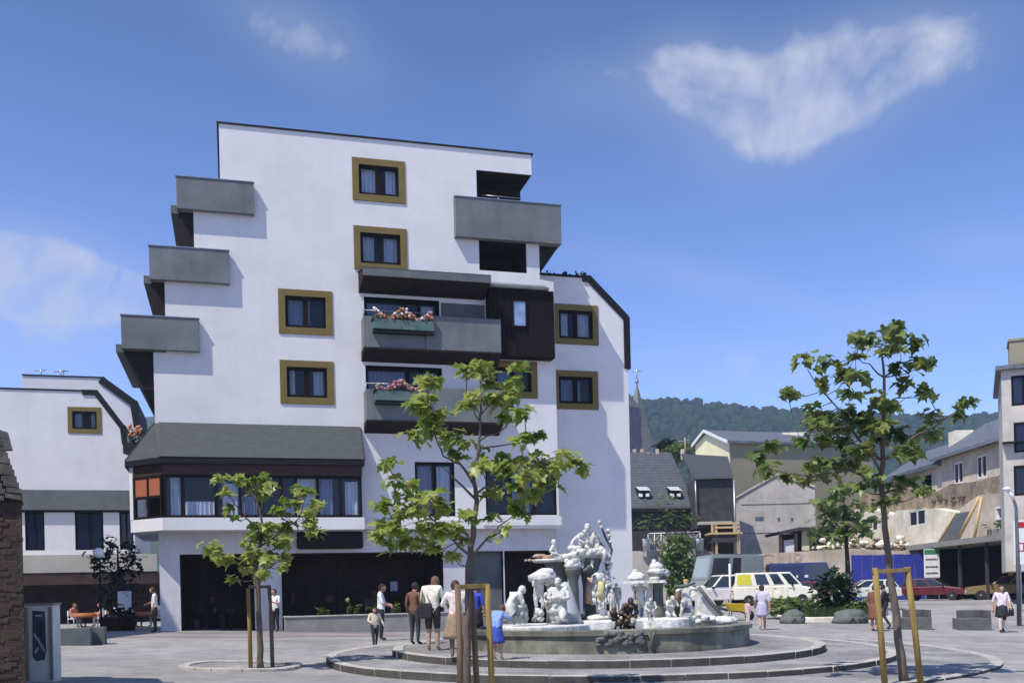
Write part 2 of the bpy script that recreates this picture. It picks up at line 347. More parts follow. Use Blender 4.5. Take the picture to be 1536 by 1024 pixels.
# paved footway strip in front of the building and the cafe
A_P = at(457, 520, 40.0)
A = Fr(A_P, 15.7)
def strip(name, pts, dz, m):
    b = MB(); n = 24
    (a0, a1), (b0, b1) = pts
    for k in range(n):
        f = lambda a, bb, t: V((a[0]+(bb[0]-a[0])*t, a[1]+(bb[1]-a[1])*t, 0))
        P = [f(a0, a1, k/n), f(a0, a1, (k+1)/n), f(b0, b1, (k+1)/n), f(b0, b1, k/n)]
        b.face([V((p.x, p.y, g(p.x, p.y)+dz)) for p in P], 0)
    return struct(b.build(name, m))
def fp(u, w): p = A.F(u, 0, w); return (p.x, p.y)
strip('footway', ((fp(-22, 2.2), fp(16, 2.2)), (fp(-22, -12), fp(16, -12))), .012, M['pave'])
strip('brick_paved_lane', ((fp(-20, 7.5), fp(4, 4.5)), (fp(-20, 2.2), fp(4, 2.2))), .008, M['redpave'])
# kerbed island round the left tree
def island(name, px, dims, dz):
    c = stand(*px); b = MB(); k_ = MB(); n = 22
    for k in range(n):
        ta, tb = 2*math.pi*k/n, 2*math.pi*(k+.97)/n
        def p(t, s, up):
            ct, st = math.cos(t), math.sin(t); x = c.x+dims[0]*s*math.copysign(abs(ct)**.7, ct); y = c.y+dims[1]*s*math.copysign(abs(st)**.7, st)
            return V((x, y, g(x, y)+up))
        k_.prism([p(ta, 1, -.1), p(tb, 1, -.1), p(tb, .82, -.1), p(ta, .82, -.1)], (0, 0, .1+dz))
        b.face([p(ta, 0, dz-.03), p(ta, .82, dz-.03), p(tb+.02, .82, dz-.03)])
    struct(k_.build('kerb_'+name, M['kerb'], bev=.015)); struct(b.build(name, M['soil'] if 0 else M['pave']))
    return c
island('tree_island', (362, 1000), (1.35, 1.15), .07)
# ------------------------------------------------------------------ main apartment building
def olive_window(fr, u0, z0, u1, z1, w, parent, t=.27, curtain='curtain', cut_mb=None, mull=True):
    wb = MB(); fr.ring(wb, u0, z0, u1, z1, t, w-.16, w+.045)
    o = wb.build('window', M['olive'], parent, bev=.008)
    a0, b0, a1, b1 = u0+t+.002, z0+t+.002, u1-t-.002, z1-t-.002
    sb = MB(); fr.ring(sb, a0, b0, a1, b1, .11, w-.15, w-.05)
    um = (a0+a1)/2
    if mull: fr.box(sb, um-.10, b0+.11, um+.10, b1-.11, w-.15, w-.05)
    sb.build('sash', M['dark_wood'], o)
    pb = MB(); pb.face([fr.F(a0+.11, b0+.11, w-.10), fr.F(a1-.11, b0+.11, w-.10), fr.F(a1-.11, b1-.11, w-.10), fr.F(a0+.11, b1-.11, w-.10)])
    pb.build('pane', M['glass'], o)
    if curtain:
        cb = MB(); n = 28; hw = (a1-a0-.3)
        def wave(x): return w-.30+.025*math.sin(x*46)
        rv = random.Random(int(u0*37+z0*11)); c1, c2 = rv.uniform(.16, .46), rv.uniform(.2, .48)
        segs = ((a0+.1, a0+.1+hw*c1), (a1-.1-hw*c2, a1-.1)) if curtain == 'curtain' else ((a0+.05, a0+.05+(a1-a0)*rv.uniform(.4, .9)),)
        for x0, x1 in segs:
            for k in range(n):
                p, q = x0+(x1-x0)*k/n, x0+(x1-x0)*(k+1)/n
                cb.face([fr.F(p, b0+.05, wave(p)), fr.F(q, b0+.05, wave(q)), fr.F(q, b1-.05, wave(q)), fr.F(p, b1-.05, wave(p))], 0, True)
        cb.build('curtain', M[curtain], o)
    bb = MB(); fr.box(bb, a0+.002, b0+.002, a1-.002, b1-.002, w-.52, w-.50); bb.build('unlit_room_board', M['interior'], o)  # near-black board stands in for the unlit room behind the pane
    if cut_mb is not None: fr.box(cut_mb, a0-.002-.0, b0-.002, a1+.002, b1+.002, w-.53, w+.2)
def big_window(fr, u0, z0, u1, z1, w, parent, mullions, curtains=(), depth=.5, name='window', cut_mb=None, glass='glass', fw=.10, transom=None, fm='dark_wood'):
    wb = MB(); fr.ring(wb, u0, z0, u1, z1, fw, w-.14, w-.02)
    for um in mullions: fr.box(wb, um-fw*.6, z0+fw, um+fw*.6, z1-fw, w-.14, w-.02)
    if transom: fr.box(wb, u0+fw, transom-fw*.5, u1-fw, transom+fw*.5, w-.138, w-.022)
    o = wb.build(name, M[fm], parent)
    pb = MB(); pb.face([fr.F(u0+fw, z0+fw, w-.08), fr.F(u1-fw, z0+fw, w-.08), fr.F(u1-fw, z1-fw, w-.08), fr.F(u0+fw, z1-fw, w-.08)]); pb.build('pane', M[glass], o)
    for x0, x1, mt, zt in curtains:
        cb = MB(); n = max(6, int((x1-x0)*18))
        for k in range(n):
            p, q = x0+(x1-x0)*k/n, x0+(x1-x0)*(k+1)/n; wv = lambda x: w-.28+.03*math.sin(x*38)
            cb.face([fr.F(p, z0+.05, wv(p)), fr.F(q, z0+.05, wv(q)), fr.F(q, zt, wv(q)), fr.F(p, zt, wv(p))], 0, True)
        cb.build('curtain', M[mt], o)
    bb = MB(); fr.box(bb, u0+.002, z0+.002, u1-.002, z1-.002, w-depth-.03, w-depth); bb.build('unlit_room_board', M['interior'], o)  # dark sheet painted in place of the room's shade
    if cut_mb is not None: fr.box(cut_mb, u0-.001, z0-.001, u1+.001, z1+.001, w-depth-.05, w+.2)
    return o
main = thing('apartment_building', 'white six-storey stepped apartment block with grey balconies and mustard window frames', 'building', A.F(2, 0, -6))
ZR = 20.40
D = 13.0
upper = [(-5.75, 4.60), (10.60, 4.60), (10.60, 15.02), (9.98, 15.10), (9.98, 16.6), (9.72, 16.9), (9.72, ZR), (-3.12, ZR), (-3.12, 16.92), (-4.15, 16.92), (-4.15, 14.1), (-5.28, 14.1), (-5.28, 11.3), (-5.75, 11.3)]
mb = MB(); A.poly(mb, upper, -D, 0)
wall = mb.build('wall', [M['stucco'], M['interior']], main)
ct = MB()
W1 = [(2.06, 17.83, 4.24, 19.58), (2.06, 15.02, 4.25, 16.80), (-1.0, 12.25, 1.14, 14.04), (-1.0, 9.45, 1.13, 11.2), (7.62, 9.97, 9.76, 11.54)]
for i, q in enumerate(W1):
    olive_window(A, *q, 0, main, cut_mb=ct, curtain='curtain' if i in (0, 1, 3) else 'curtain_blue')
# loggias, balcony windows and first floor windows are real recesses
A.box(ct, 7.28, 18.1, 10.4, 19.54, -1.75, .3)
A.box(ct, 7.32, 15.32, 9.40, 16.62, -2.2, .3)
A.box(ct, 2.42, 11.9, 5.55, 13.92, -.9, .3)
A.box(ct, 2.42, 9.1, 5.6, 11.12, -.9, .3)
big_window(A, 2.44, 11.92, 5.53, 13.9, -.25, main, [4.15, 4.75], [(2.6, 4.0, 'curtain_blue', 13.8), (4.85, 5.4, 'curtain', 13.8)], depth=.55)
big_window(A, 2.44, 9.12, 5.58, 11.1, -.25, main, [4.2, 4.8], [(2.6, 4.1, 'curtain_blue', 11.0), (4.9, 5.4, 'curtain', 11.0)], depth=.55)
big_window(A, 4.36, 4.95, 6.03, 7.2, 0, main, [5.2], [(5.3, 5.9, 'curtain', 7.05), (4.45, 5.1, 'curtain_blue', 7.05)], cut_mb=ct)
big_window(A, 7.36, 5.0, 10.50, 7.32, 0, main, [8.45, 9.5], [(8.5, 9.4, 'curtain_blue', 7.2)], cut_mb=ct)
cut(wall, ct)
# dark linings of the two loggias
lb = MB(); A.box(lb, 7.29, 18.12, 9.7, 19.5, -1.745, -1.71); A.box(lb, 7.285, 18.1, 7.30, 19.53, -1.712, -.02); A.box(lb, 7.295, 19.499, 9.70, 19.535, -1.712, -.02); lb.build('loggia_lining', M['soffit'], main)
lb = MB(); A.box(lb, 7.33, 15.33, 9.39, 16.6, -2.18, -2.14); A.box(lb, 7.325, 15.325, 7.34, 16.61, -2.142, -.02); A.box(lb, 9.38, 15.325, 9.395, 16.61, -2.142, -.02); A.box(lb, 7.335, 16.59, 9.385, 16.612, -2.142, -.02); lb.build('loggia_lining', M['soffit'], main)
rb = MB(); rb.tube([A.F(7.6, 18.62, -.3), A.F(9.3, 18.62, -.3)], .025); rb.tube([A.F(8.3, 18.2, -.3), A.F(8.3, 18.62, -.3)], .02); rb.build('railing', M['metal'], main)
# roof coping
cb = MB(); A.box(cb, -3.2, ZR, 9.8, ZR+.06, -D-.05, .06)
cb.build('roof_edge', M['black_edge'], main)
# left stepped balconies
def step_balcony(pxl, pxr, pxbl, floor_u):
    ul, zt = A.uz(*pxl, .28); ur, _ = A.uz(*pxr, .28); _, zb = A.uz(*pxbl, .28)
    b = MB(); A.box(b, ul, zb, ur, zt, .10, .28); A.box(b, ul, zb, ul+.18, zt, -7.0, .10)
    A.box(b, ur-.12, zb, ur, zt, 0, .10)
    o = b.build('balcony', M['fibre'], main, bev=.012)
    fl = MB(); A.box(fl, ul+.18, zb+.02, floor_u+.9, zb+.2, -7.0, .098); fl.build('balcony_floor', M['concrete'], o)
    lg = MB(); A.box(lg, ul-.24, zb-.06, ul+.06, zb+.24, -6.8, -.10); lg.build('gutter', M['grey_band'], o)
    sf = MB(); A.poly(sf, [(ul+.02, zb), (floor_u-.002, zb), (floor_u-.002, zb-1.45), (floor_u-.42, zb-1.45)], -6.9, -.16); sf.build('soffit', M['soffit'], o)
    tp = MB(); A.box(tp, ul-.03, zt, ur+.03, zt+.035, .07, .31); tp.build('parapet_cap', M['metal'], o)
step_balcony((264, 264), (380, 272), (264, 312), -4.15)
step_balcony((223, 368), (343, 376), (222, 418), -5.28)
step_balcony((181, 472), (298, 480), (181, 522), -5.75)
# upper right wrap-round balcony
b = MB(); zt, zb = 18.22, 16.56
A.box(b, 6.26, zb, 10.90, zt, .16, .32); A.box(b, 10.74, zb, 10.90, zt, -5, .16); A.box(b, 6.26, zb, 6.40, zt, 0, .16)
bo = b.build('balcony', M['fibre'], main, bev=.012)
b = MB(); A.box(b, 6.42, zb+.02, 10.73, zb+.2, .002, .158); A.box(b, 9.985, zb+.02, 10.73, zb+.2, -5, -.002); b.build('balcony_floor', M['concrete'], bo)
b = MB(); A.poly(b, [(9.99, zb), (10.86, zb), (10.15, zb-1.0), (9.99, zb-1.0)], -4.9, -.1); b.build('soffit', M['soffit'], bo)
b = MB(); A.box(b, 6.23, zt, 10.93, zt+.035, .13, .35); b.build('parapet_cap', M['metal'], bo)
# canopy over the middle balconies
uL, zC = A.uz(545, 402, 1.25); uR, _ = A.uz(735, 416, 1.25)
b = MB(); b.loft([[A.F(uL, zC-.28, 1.25), A.F(uR, zC-.28, 1.25), A.F(uR, zC, 1.25), A.F(uL, zC, 1.25)], [A.F(uL-.05, zC-.62, .01), A.F(uR+.05, zC-.62, .01), A.F(uR+.05, zC+.22, .01), A.F(uL-.05, zC+.22, .01)]])
co = b.build('canopy', M['soffit'], main)
b = MB(); A.box(b, uL-.03, zC-.28, uR+.03, zC+.03, 1.252, 1.30); b.build('fascia', M['grey_band'], co)
b = MB(); b.loft([[A.F(uL-.03, zC+.005, 1.3), A.F(uR+.03, zC+.005, 1.3), A.F(uR+.03, zC+.045, 1.3), A.F(uL-.03, zC+.045, 1.3)], [A.F(uL-.08, zC+.225, .012), A.F(uR+.08, zC+.225, .012), A.F(uR+.08, zC+.27, .012), A.F(uL-.08, zC+.27, .012)]]); b.build('canopy_roof', M['slate'], co)
# dark boarded bay with its own little roof
dz0 = A.uz(832, 537, .6)[1]; dz1 = A.uz(830, 437, .6)[1]; du0 = 7.55; du1 = A.uz(832, 500, .6)[0]
b = MB(); A.box(b, du0, dz0, du1, dz1, .003, .60)
do = b.build('boarded_bay', M['dark_wood'], main, bev=.01)
b = MB()
for k in range(1, 15):
    u = du0+(du1-du0)*k/15; A.box(b, u-.014, dz0+.02, u+.014, dz1-.02, .600, .612)
b.build('batten', M['dark_wood'], do)
u0, z1 = A.uz(768, 450, .6); u1, z0 = A.uz(790, 491, .6)
b = MB(); A.ring(b, u0, z0, u1, z1, .05, .601, .66); wo = b.build('slit_window', M['dark_wood'], do)
b = MB(); A.box(b, u0+.05, z0+.05, u1-.05, z1-.05, .602, .63); b.build('pane', mat('pale_blue_pane', (.25, .33, .5), .08, .3, 2, spec=.8), wo)
b = MB(); b.loft([[A.F(uR+.06, dz1+.0, .75), A.F(du1-.25, dz1, .75), A.F(du1-.25, dz1+.1, .75), A.F(uR+.06, dz1+.1, .75)], [A.F(uR+.06, dz1+.02, .0), A.F(du1-.25, dz1+.02, .0), A.F(du1-.25, dz1+.42, .0), A.F(uR+.06, dz1+.42, .0)]]); b.build('roof', M['grey_band'], do)
# middle balconies
def mid_balcony(zt, zb, ul, ur, name='balcony'):
    b = MB(); w = .78; um = ul+2.55
    A.box(b, ul, zb, um, zt-.12, w-.22, w-.08); A.box(b, ul, zb, ul+.14, zt-.12, 0, w-.22)
    pts = [(um-.02, zb), (ur, zb), (ur, zt), (um+.38, zt), (um+.14, zt-.08), (um+.02, zt-.28), (um-.02, zt-.6)]
    A.poly(b, pts, w-.15, w+.02); A.box(b, ur-.14, zb, ur, zt, 0, w-.15)
    o = b.build(name, M['fibre'], main, bev=.01)
    f = MB(); A.box(f, ul+.142, zb+.03, ur-.142, zb+.2, .003, w-.23); f.build('balcony_floor', M['concrete'], o)
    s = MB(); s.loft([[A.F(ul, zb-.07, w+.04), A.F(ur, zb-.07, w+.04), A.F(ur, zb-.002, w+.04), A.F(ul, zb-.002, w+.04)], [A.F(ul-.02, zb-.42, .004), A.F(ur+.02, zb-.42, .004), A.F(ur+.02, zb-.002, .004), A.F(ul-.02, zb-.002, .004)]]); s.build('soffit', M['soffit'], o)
    h = MB(); h.tube([A.F(ul-.02, zt+.12, w-.12), A.F(um, zt+.12, w-.12)], .025); h.tube([A.F(ul+.02, zt-.12, w-.12), A.F(ul+.02, zt+.12, w-.12)], .02); h.build('handrail', M['metal'], o)
    return um
bu0, bz1 = A.uz(545, 468, .78); bu1, bz0 = A.uz(752, 529, .78)
mid_balcony(bz1, bz0, bu0, bu1)
cu0, cz1 = A.uz(549, 578, .78); cz0 = A.uz(549, 629, .78)[1]
mid_balcony(cz1, cz0, cu0, bu1)
b = MB(); A.box(b, 5.62, 12.0, 7.5, 13.85, .001, .012); b.build('canopy_shade_sheet', M['grey_band'], main)  # thin grey sheet on the wall stands in for the canopy's shade
def flower_box(pxa, pxb, fm, label, k):
    ua, za = A.uz(*pxa, .86); ub, zb_ = A.uz(*pxb, .86); c = A.F((ua+ub)/2, zb_, .86)
    o = thing('flower_box', label, 'flower box', c, 'balcony flower boxes')
    b = MB(); A.box(b, ua, zb_, ub, za, .72, 1.0); b.build('trough', M['flowerbox'], o, bev=.02)
    b = MB(); A.box(b, ua-.04, za-.05, ua+.05, za+.03, .70, 1.03); A.box(b, ua, zb_-.14, ub, zb_-.07, .72, .98); A.box(b, ua+.1, zb_-.08, ua+.16, zb_+.0, .74, .96); A.box(b, ub-.16, zb_-.08, ub-.1, zb_+.0, .74, .96); b.build('bracket', M['black_edge'], o)
    fb = MB(); lb = MB(); rnd = random.Random(k)
    for i in range(150):
        u = rnd.uniform(ua+.05, ub-.05); hh = (.28+.17*math.sin(u*5+k))*rnd.uniform(.3, 1.15); p = A.F(u, za+hh, .86+rnd.uniform(-.16, .16))
        fb.ball(p, rnd.uniform(.035, .075), 5, rnd.choice((0, 0, 1)))
    for i in range(220):
        u = rnd.uniform(ua, ub); p = A.F(u, za+rnd.uniform(-.05, .26), .86+rnd.uniform(-.2, .2)); d = V((rnd.uniform(-1, 1), rnd.uniform(-1, 1), rnd.uniform(-.2, 1))).normalized(); e = d.orthogonal().normalized()
        lb.face([p, p+d*.05+e*.03, p+d*.1, p+d*.05-e*.03])
    fb.build('flowers', [fm, M['curtain'] if k == 1 else M['tanstone']], o); lb.build('leaves', M['plant'], o)
flower_box((559, 479), (651, 498), M['flower'], 'long green flower box of red geraniums on the upper middle balcony', 1)
flower_box((562, 586), (640, 603), M['flower2'], 'long green flower box of pink blooms on the lower middle balcony', 2)
# bay window on the first floor
bw = .95
eL, eZ = A.uz(245, 685, bw+.12); eR = 2.12; bz = A.uz(237, 776, bw)[1]; sz = A.uz(237, 795, bw)[1]
chU, chW = -6.75, -.35
fL = -5.5
zt_b = 7.08
def chp(z, o=0): return [A.F(fL-.05*o, z, bw+o), A.F(chU-o, z, chW+.4*o)]
floorpts = [(eR, 0), (eR, bw), (fL, bw), (chU, chW), (chU, -6), (-5.76, -6), (-5.76, 0)]
b = MB(); b.prism([A.F(u, sz, w) for u, w in floorpts], (0, 0, bz-sz)); bay = b.build('bay_window', M['stucco'], main, bev=.01)
b = MB(); A.box(b, 2.2, 4.42, 10.62, 4.80, .003, .10); A.box(b, 7.2, 4.55, 10.64, 4.93, .10, .2); b.build('sill_band', M['stucco'], main)
rp = [(eR+.02, bw+.14), (fL-.06, bw+.14), (chU-.14, chW+.05), (chU-.14, -6)]
tp = [(eR+.02, .02), (-5.62, .02), (-5.75, .0), (-5.75, -6)]
zr0, zr1 = zt_b+.02, 8.56
b = MB()
for k in range(3):
    a0, a1, c0, c1 = rp[k], rp[k+1], tp[k], tp[k+1]
    b.face([A.F(a0[0], zr0, a0[1]), A.F(a1[0], zr0, a1[1]), A.F(c1[0], zr1, c1[1]), A.F(c0[0], zr1, c0[1])])
b.face([A.F(rp[0][0], zr0, rp[0][1]), A.F(tp[0][0], zr1, tp[0][1]), A.F(tp[0][0], zr0, 0)])
ro = b.build('roof', M['slate'], bay)
md = ro.modifiers.new('t', 'SOLIDIFY'); md.thickness = .05
b = MB(); b.prism([A.F(u, zr0-.22, w) for u, w in [(eR+.03, 0), (eR+.03, bw+.16), (fL-.07, bw+.16), (chU-.16, chW+.06), (chU-.16, -6), (-5.76, -6), (-5.76, 0)]], (0, 0, .2)); b.build('fascia', M['black_edge'], bay)
b = MB(); b.prism([A.F(u, zr0-.62, w) for u, w in [(eR-.05, 0), (eR-.05, bw-.05), (fL+.02, bw-.05), (chU+.05, chW), (chU+.05, -6), (-5.76, -6), (-5.76, 0)]], (0, 0, .4)); b.build('lintel_board', mat('reddish_timber', (.05, .02, .012), .6, .3, 4, sz=(.3, .3, 2)), bay)
zw0, zw1 = bz+.005, zr0-.625
mul = [-4.75, -3.55, -2.65, -1.95, -1.1, -.55, .3, 1.2]
fw = Fr(A.F(0, 0, bw-.02), 15.7)
big_window(fw, fL+.05, zw0, eR-.08, zw1, 0, bay, mul, [(-5.2, -4.85, 'curtain', zw1-.05), (-4.68, -3.6, 'curtain', zw1-1.0), (-3.3, -2.7, 'curtain', zw1-.3), (-1.05, -.6, 'curtain', zw1-1.1), (-.5, .25, 'curtain', zw1-.1), (.4, .9, 'curtain_blue', zw1-.1), (1.4, 1.9, 'curtain', zw1-.2), (-2.6, -2.0, 'curtain_blue', zw1-.8)], depth=.8, name='glazing')
# chamfer glazing with rust blinds
p0, p1 = A.F(chU, 0, chW), A.F(fL, 0, bw-.02); ang = math.degrees(math.atan2((p1-p0).y, (p1-p0).x)); ch = Fr(p0, ang); L = (p1-p0).length
b = MB(); ch.ring(b, .18, zw0, L-.04, zw1, .09, -.12, -.01); ch.box(b, L/2+.04, zw0+.09, L/2+.14, zw1-.09, -.12, -.01); ch.box(b, .27, (zw0+zw1)/2-.05, L-.13, (zw0+zw1)/2+.05, -.118, -.012); cg = b.build('glazing', M['dark_wood'], bay)
b = MB(); b.face([ch.F(.27, zw0+.09, -.07), ch.F(L-.13, zw0+.09, -.07), ch.F(L-.13, zw1-.09, -.07), ch.F(.27, zw1-.09, -.07)]); b.build('pane', M['glass'], cg)
b = MB(); zm = (zw0+zw1)/2-.02
ch.box(b, .28, zm, L/2+.03, zw1-.10, -.05, -.035); ch.box(b, L/2+.15, zm, L-.14, zw1-.10, -.05, -.035); b.build('blind', M['blind'], cg)
b = MB(); ch.box(b, .3, zw0+.1, .75, zm, -.3, -.27); ch.box(b, L-.5, zw0+.1, L-.2, zm, -.3, -.27); b.build('curtain', M['curtain'], cg)
b = MB(); ch.box(b, .2, zw0+.01, L-.06, zw1-.01, -.62, -.6); b.build('unlit_room_board', M['interior'], cg)  # dark sheet standing in for the shade inside the bay
b = MB(); ch.box(b, 0, zw0, .175, zr0-.23, -.4, .012); b.build('corner_post', M['stucco'], bay)
# ground floor set back, with deep dark openings
GW = -.42
b = MB(); A.box(b, -5.74, -.3, 10.58, 4.598, -D+.2, GW); gf = b.build('ground_floor', [M['stucco_low'], M['interior']], main)
ct = MB(); zl = 3.50
dx_ = lambda px: A.uz(px, 900, GW)[0]
ops = [(dx_(271), dx_(382)), (dx_(423), dx_(666)), (dx_(758), dx_(829))]
for a, c in ops: A.box(ct, a, -.6, c, zl, GW-4.0, GW+.2)
A.box(ct, dx_(706), -.6, dx_(758)-.06, zl, GW-.35, GW+.2)
cut(gf, ct)
b = MB()
for a, c in ops:
    A.box(b, a+.002, -.2, c-.002, zl-.002, GW-3.98, GW-3.9); A.box(b, a+.001, -.2, a+.02, zl-.002, GW-3.9, GW-.35); A.box(b, c-.02, -.2, c-.001, zl-.002, GW-3.9, GW-.35); A.box(b, a+.03, zl-.03, c-.03, zl-.001, GW-3.9, GW-.3)
b.build('interior_lining', M['interior2'], main)
b = MB()
for a, c in ops[:2]:
    A.ring(b, a+.02, .2, c-.02, zl-.02, .07, GW-.5, GW-.42)
    n = 3 if a < -1 else 5
    for k in range(1, n): u = a+(c-a)*k/n; A.box(b, u-.03, .27, u+.03, zl-.09, GW-.5, GW-.42)
sf_ = b.build('shop_front', M['dark_wood'], main)
'''
b = MB()
for a, c in ops[:2]: b.face([A.F(a+.09, .27, GW-.46), A.F(c-.09, .27, GW-.46), A.F(c-.09, zl-.09, GW-.46), A.F(a+.09, zl-.09, GW-.46)])
'''
b = MB(); a, c = ops[2]; A.box(b, a+.03, .2, c-.03, zl-.02, GW-1.2, GW-1.12); 
db = b.build('door', M['soffit'], main); b = MB(); b.ball(A.F(a+.3, 1.4, GW-1.08), .05, 6); b.build('handle', M['metal'], db)
b = MB(); a = dx_(706); c = dx_(758)-.062; A.box(b, a+.002, .2, c, zl-.002, GW-.34, GW-.30); b.build('door_panel', M['grey_band'], main)
b = MB(); rnd = random.Random(41)
for a, c in ops[:2]:
    for k in range(int((c-a)*2.2)):
        u = rnd.uniform(a+.3, c-.5); w_ = rnd.uniform(.12, .4); h_ = rnd.uniform(.15, .8); z = g(*A.F(u, 0, -1).xy)+rnd.choice((0, 0, .7, 1.1)); dd = GW-rnd.uniform(.7, 2.6); b = MB(); A.box(b, u, z, u+w_, z+h_, dd-.2, dd); b.build('display_item', M[rnd.choice(('interior2', 'interior2', 'terracotta', 'curtain_blue'))], main, bev=.02)
b = MB(); u = dx_(590); A.box(b, u, 1.9, u+.35, 2.3, GW-1.02, GW-1.0); b.build('notice', M['curtain_blue'], main)
# shop sign box above the second opening
u0, z1 = A.uz(445, 797, GW+.3); u1, z0 = A.uz(545, 822, GW+.3)
b = MB(); A.box(b, u0, z0, u1, z1, GW+.002, GW+.35); b.build('sign_box', M['black_edge'], main, bev=.08)
# right wing
WW = -1.7
wr1 = A.uz(897, 480, WW)[0]; wr2 = A.uz(897, 580, WW)[0]; we = A.uz(944, 640, WW)[0]; wtz = A.uz(860, 416, WW)[1]; wk = A.uz(884, 418, WW)[0]; wgz = A.uz(937, 476, WW)[1]; wgb = A.uz(942, 553, WW)[1]
wing = [(9.9, -.4), (we, -.4), (we, wgz), (wk, wtz), (9.9, wtz)]
b = MB(); A.poly(b, wing, -D, WW); wg = b.build('wing_wall', [M['stucco'], M['interior']], main)
ct = MB()
olive_window(A, wr1-2.15, A.uz(865, 517, WW)[1], wr1, A.uz(865, 457, WW)[1], WW, main, cut_mb=ct, curtain='curtain'); olive_window(A, wr2-2.15, A.uz(865, 614, WW)[1], wr2, A.uz(865, 556, WW)[1], WW, main, cut_mb=ct, curtain='curtain_blue')
cut(wg, ct)
b = MB(); t = .30
for (p, q) in (((wk-.35, wtz+.02), (wk+.06, wtz+.02)), ((wk, wtz+.02), (we+.02, wgz-.02)), ((we+.02, wgz+.02), (we+.02, wgb))):
    d = V((q[0]-p[0], q[1]-p[1])).normalized(); nn = V((-d.y, d.x))*t
    A.poly(b, [(p[0]-nn.x*.65, p[1]-nn.y*.65), (q[0]-nn.x*.65, q[1]-nn.y*.65), (q[0]+nn.x*.35, q[1]+nn.y*.35), (p[0]+nn.x*.35, p[1]+nn.y*.35)], -D, WW+.06+.004*abs(d.x))
b.build('gambrel_edge', M['black_edge'], main)
b = MB(); A.box(b, 9.9, wtz+.005, wk-.3, wtz+.1, -D, WW+.05); b.build('roof_edge', M['black_edge'], main)
b = MB(); rnd = random.Random(3)
for i in range(26):
    u = rnd.uniform(wk-2.2, wk+.5); p = A.F(u, wtz+.1 if u < wk-.1 else wtz+.1-(u-wk+.1)*.8, WW-rnd.uniform(0, .6)); b.tube([p, p+V((rnd.uniform(-.1, .1), 0, rnd.uniform(.08, .28)))], .02, 5); b.ball(p+V((0, 0, .1)), rnd.uniform(.03, .08), 5)
b.build('snow_guard', M['black_edge'], main)
# aerial
p = at(627, 213, 44); b = MB(); b.tube([V((p.x, p.y, ZR+.1)), V((p.x, p.y, ZR+.95))], .022, 6); b.tube([V((p.x, p.y, ZR+.55)), V((p.x+.55, p.y+.1, ZR+.85))], .014, 5)
for k in range(4): q = V((p.x+.15+.12*k, p.y, ZR+.63+.065*k)); b.tube([q+V((0, -.25, 0)), q+V((0, .25, 0))], .01, 5)
tag(b.build('roof_aerial', M['metal'], None, V((p.x, p.y, ZR+.1))), 'thin metal television aerial on the flat roof of the white block', 'aerial')
# ------------------------------------------------------------------ building to the left
B = Fr(at(100, 700, 62), 15.7)
lbuild = thing('apartment_building', 'white gambrel-edged building with one mustard window above the shaded cafe', 'building', B.F(0, 0, -5))
b = MB(); B.poly(b, [(-14, 2.9), (3.9, 2.9), (3.9, 11.2), (3.36, 12.79), (1.84, 14.95), (-14, 14.95)], -12, 0); w_ = b.build('wall', [M['stucco'], M['interior']], lbuild)
ct = MB(); olive_window(B, .12, 12.33, 2.08, 13.98, 0, lbuild, cut_mb=ct)
u0, zz1 = B.uz(62, 768); 
for a_, c_2 in ((-6.5, -2.9), (-2.45, -1.35), (.4, 2.05), (3.0, 3.8)):
    big_window(B, a_, 5.05, c_2, 7.4, -.05, lbuild, [(a_+c_2)/2], [], cut_mb=ct, glass='glass_dark')
cut(w_, ct)
b = MB(); B.box(b, -14, 7.53, 3.92, 8.76, .003, .30); b.build('grey_band', M['grey_band'], lbuild)
b = MB(); B.box(b, -14, 7.40, 3.90, 7.53, .003, .12); b.build('band_edge', M['black_edge'], lbuild)
b = MB(); B.box(b, -14, 3.65, 5.2, 4.75, .004, .35); b.build('fascia', M['awning'], lbuild)
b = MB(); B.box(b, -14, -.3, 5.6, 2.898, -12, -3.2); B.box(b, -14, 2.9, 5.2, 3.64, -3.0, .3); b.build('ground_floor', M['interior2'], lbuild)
b = MB()
for (p, q) in (((1.0, 14.97), (1.9, 14.97)), ((1.84, 14.97), (3.38, 12.79)), ((3.38, 12.9), (3.5, 11.7))):
    d = V((q[0]-p[0], q[1]-p[1])).normalized(); nn = V((-d.y, d.x))*.34
    B.poly(b, [(p[0]-nn.x*.7, p[1]-nn.y*.7), (q[0]-nn.x*.7, q[1]-nn.y*.7), (q[0]+nn.x*.3, q[1]+nn.y*.3), (p[0]+nn.x*.3, p[1]+nn.y*.3)], -12, .06+.01*abs(d.x))
B.box(b, -14, 14.95, 1.2, 15.05, -12, .05)
b.build('gambrel_edge', M['black_edge'], lbuild)
b = MB(); rnd = random.Random(5)
C2 = Fr(at(100, 600, 74), 15.7)
lb2 = thing('apartment_building', 'white taller volume with black gambrel edge rising behind the left building', 'building', C2.F(0, 0, -4))
u0, z0 = C2.uz(33, 563); u1, _ = C2.uz(157, 567); u2, z2 = C2.uz(203, 605); z3 = C2.uz(205, 640)[1]
b = MB(); C2.poly(b, [(u0, 0), (u2, 0), (u2, z2), (u1, z0), (u0, z0)], -8, 0); b.build('wall', M['stucco'], lb2)
b = MB()
for (p, q) in (((u1-.2, z0), (u2+.1, z2)), ((u2, z2+.2), (u2+.25, z3))):
    d = V((q[0]-p[0], q[1]-p[1])).normalized(); nn = V((-d.y, d.x))*.5
    C2.poly(b, [(p[0]-nn.x*.8, p[1]-nn.y*.8), (q[0]-nn.x*.8, q[1]-nn.y*.8), (q[0]+nn.x*.3, q[1]+nn.y*.3), (p[0]+nn.x*.3, p[1]+nn.y*.3)], -8, .1+.02*abs(d.x))
C2.box(b, u0, z0, u1, z0+.1, -8, .06); b.build('gambrel_edge', M['black_edge'], lb2)
b = MB()
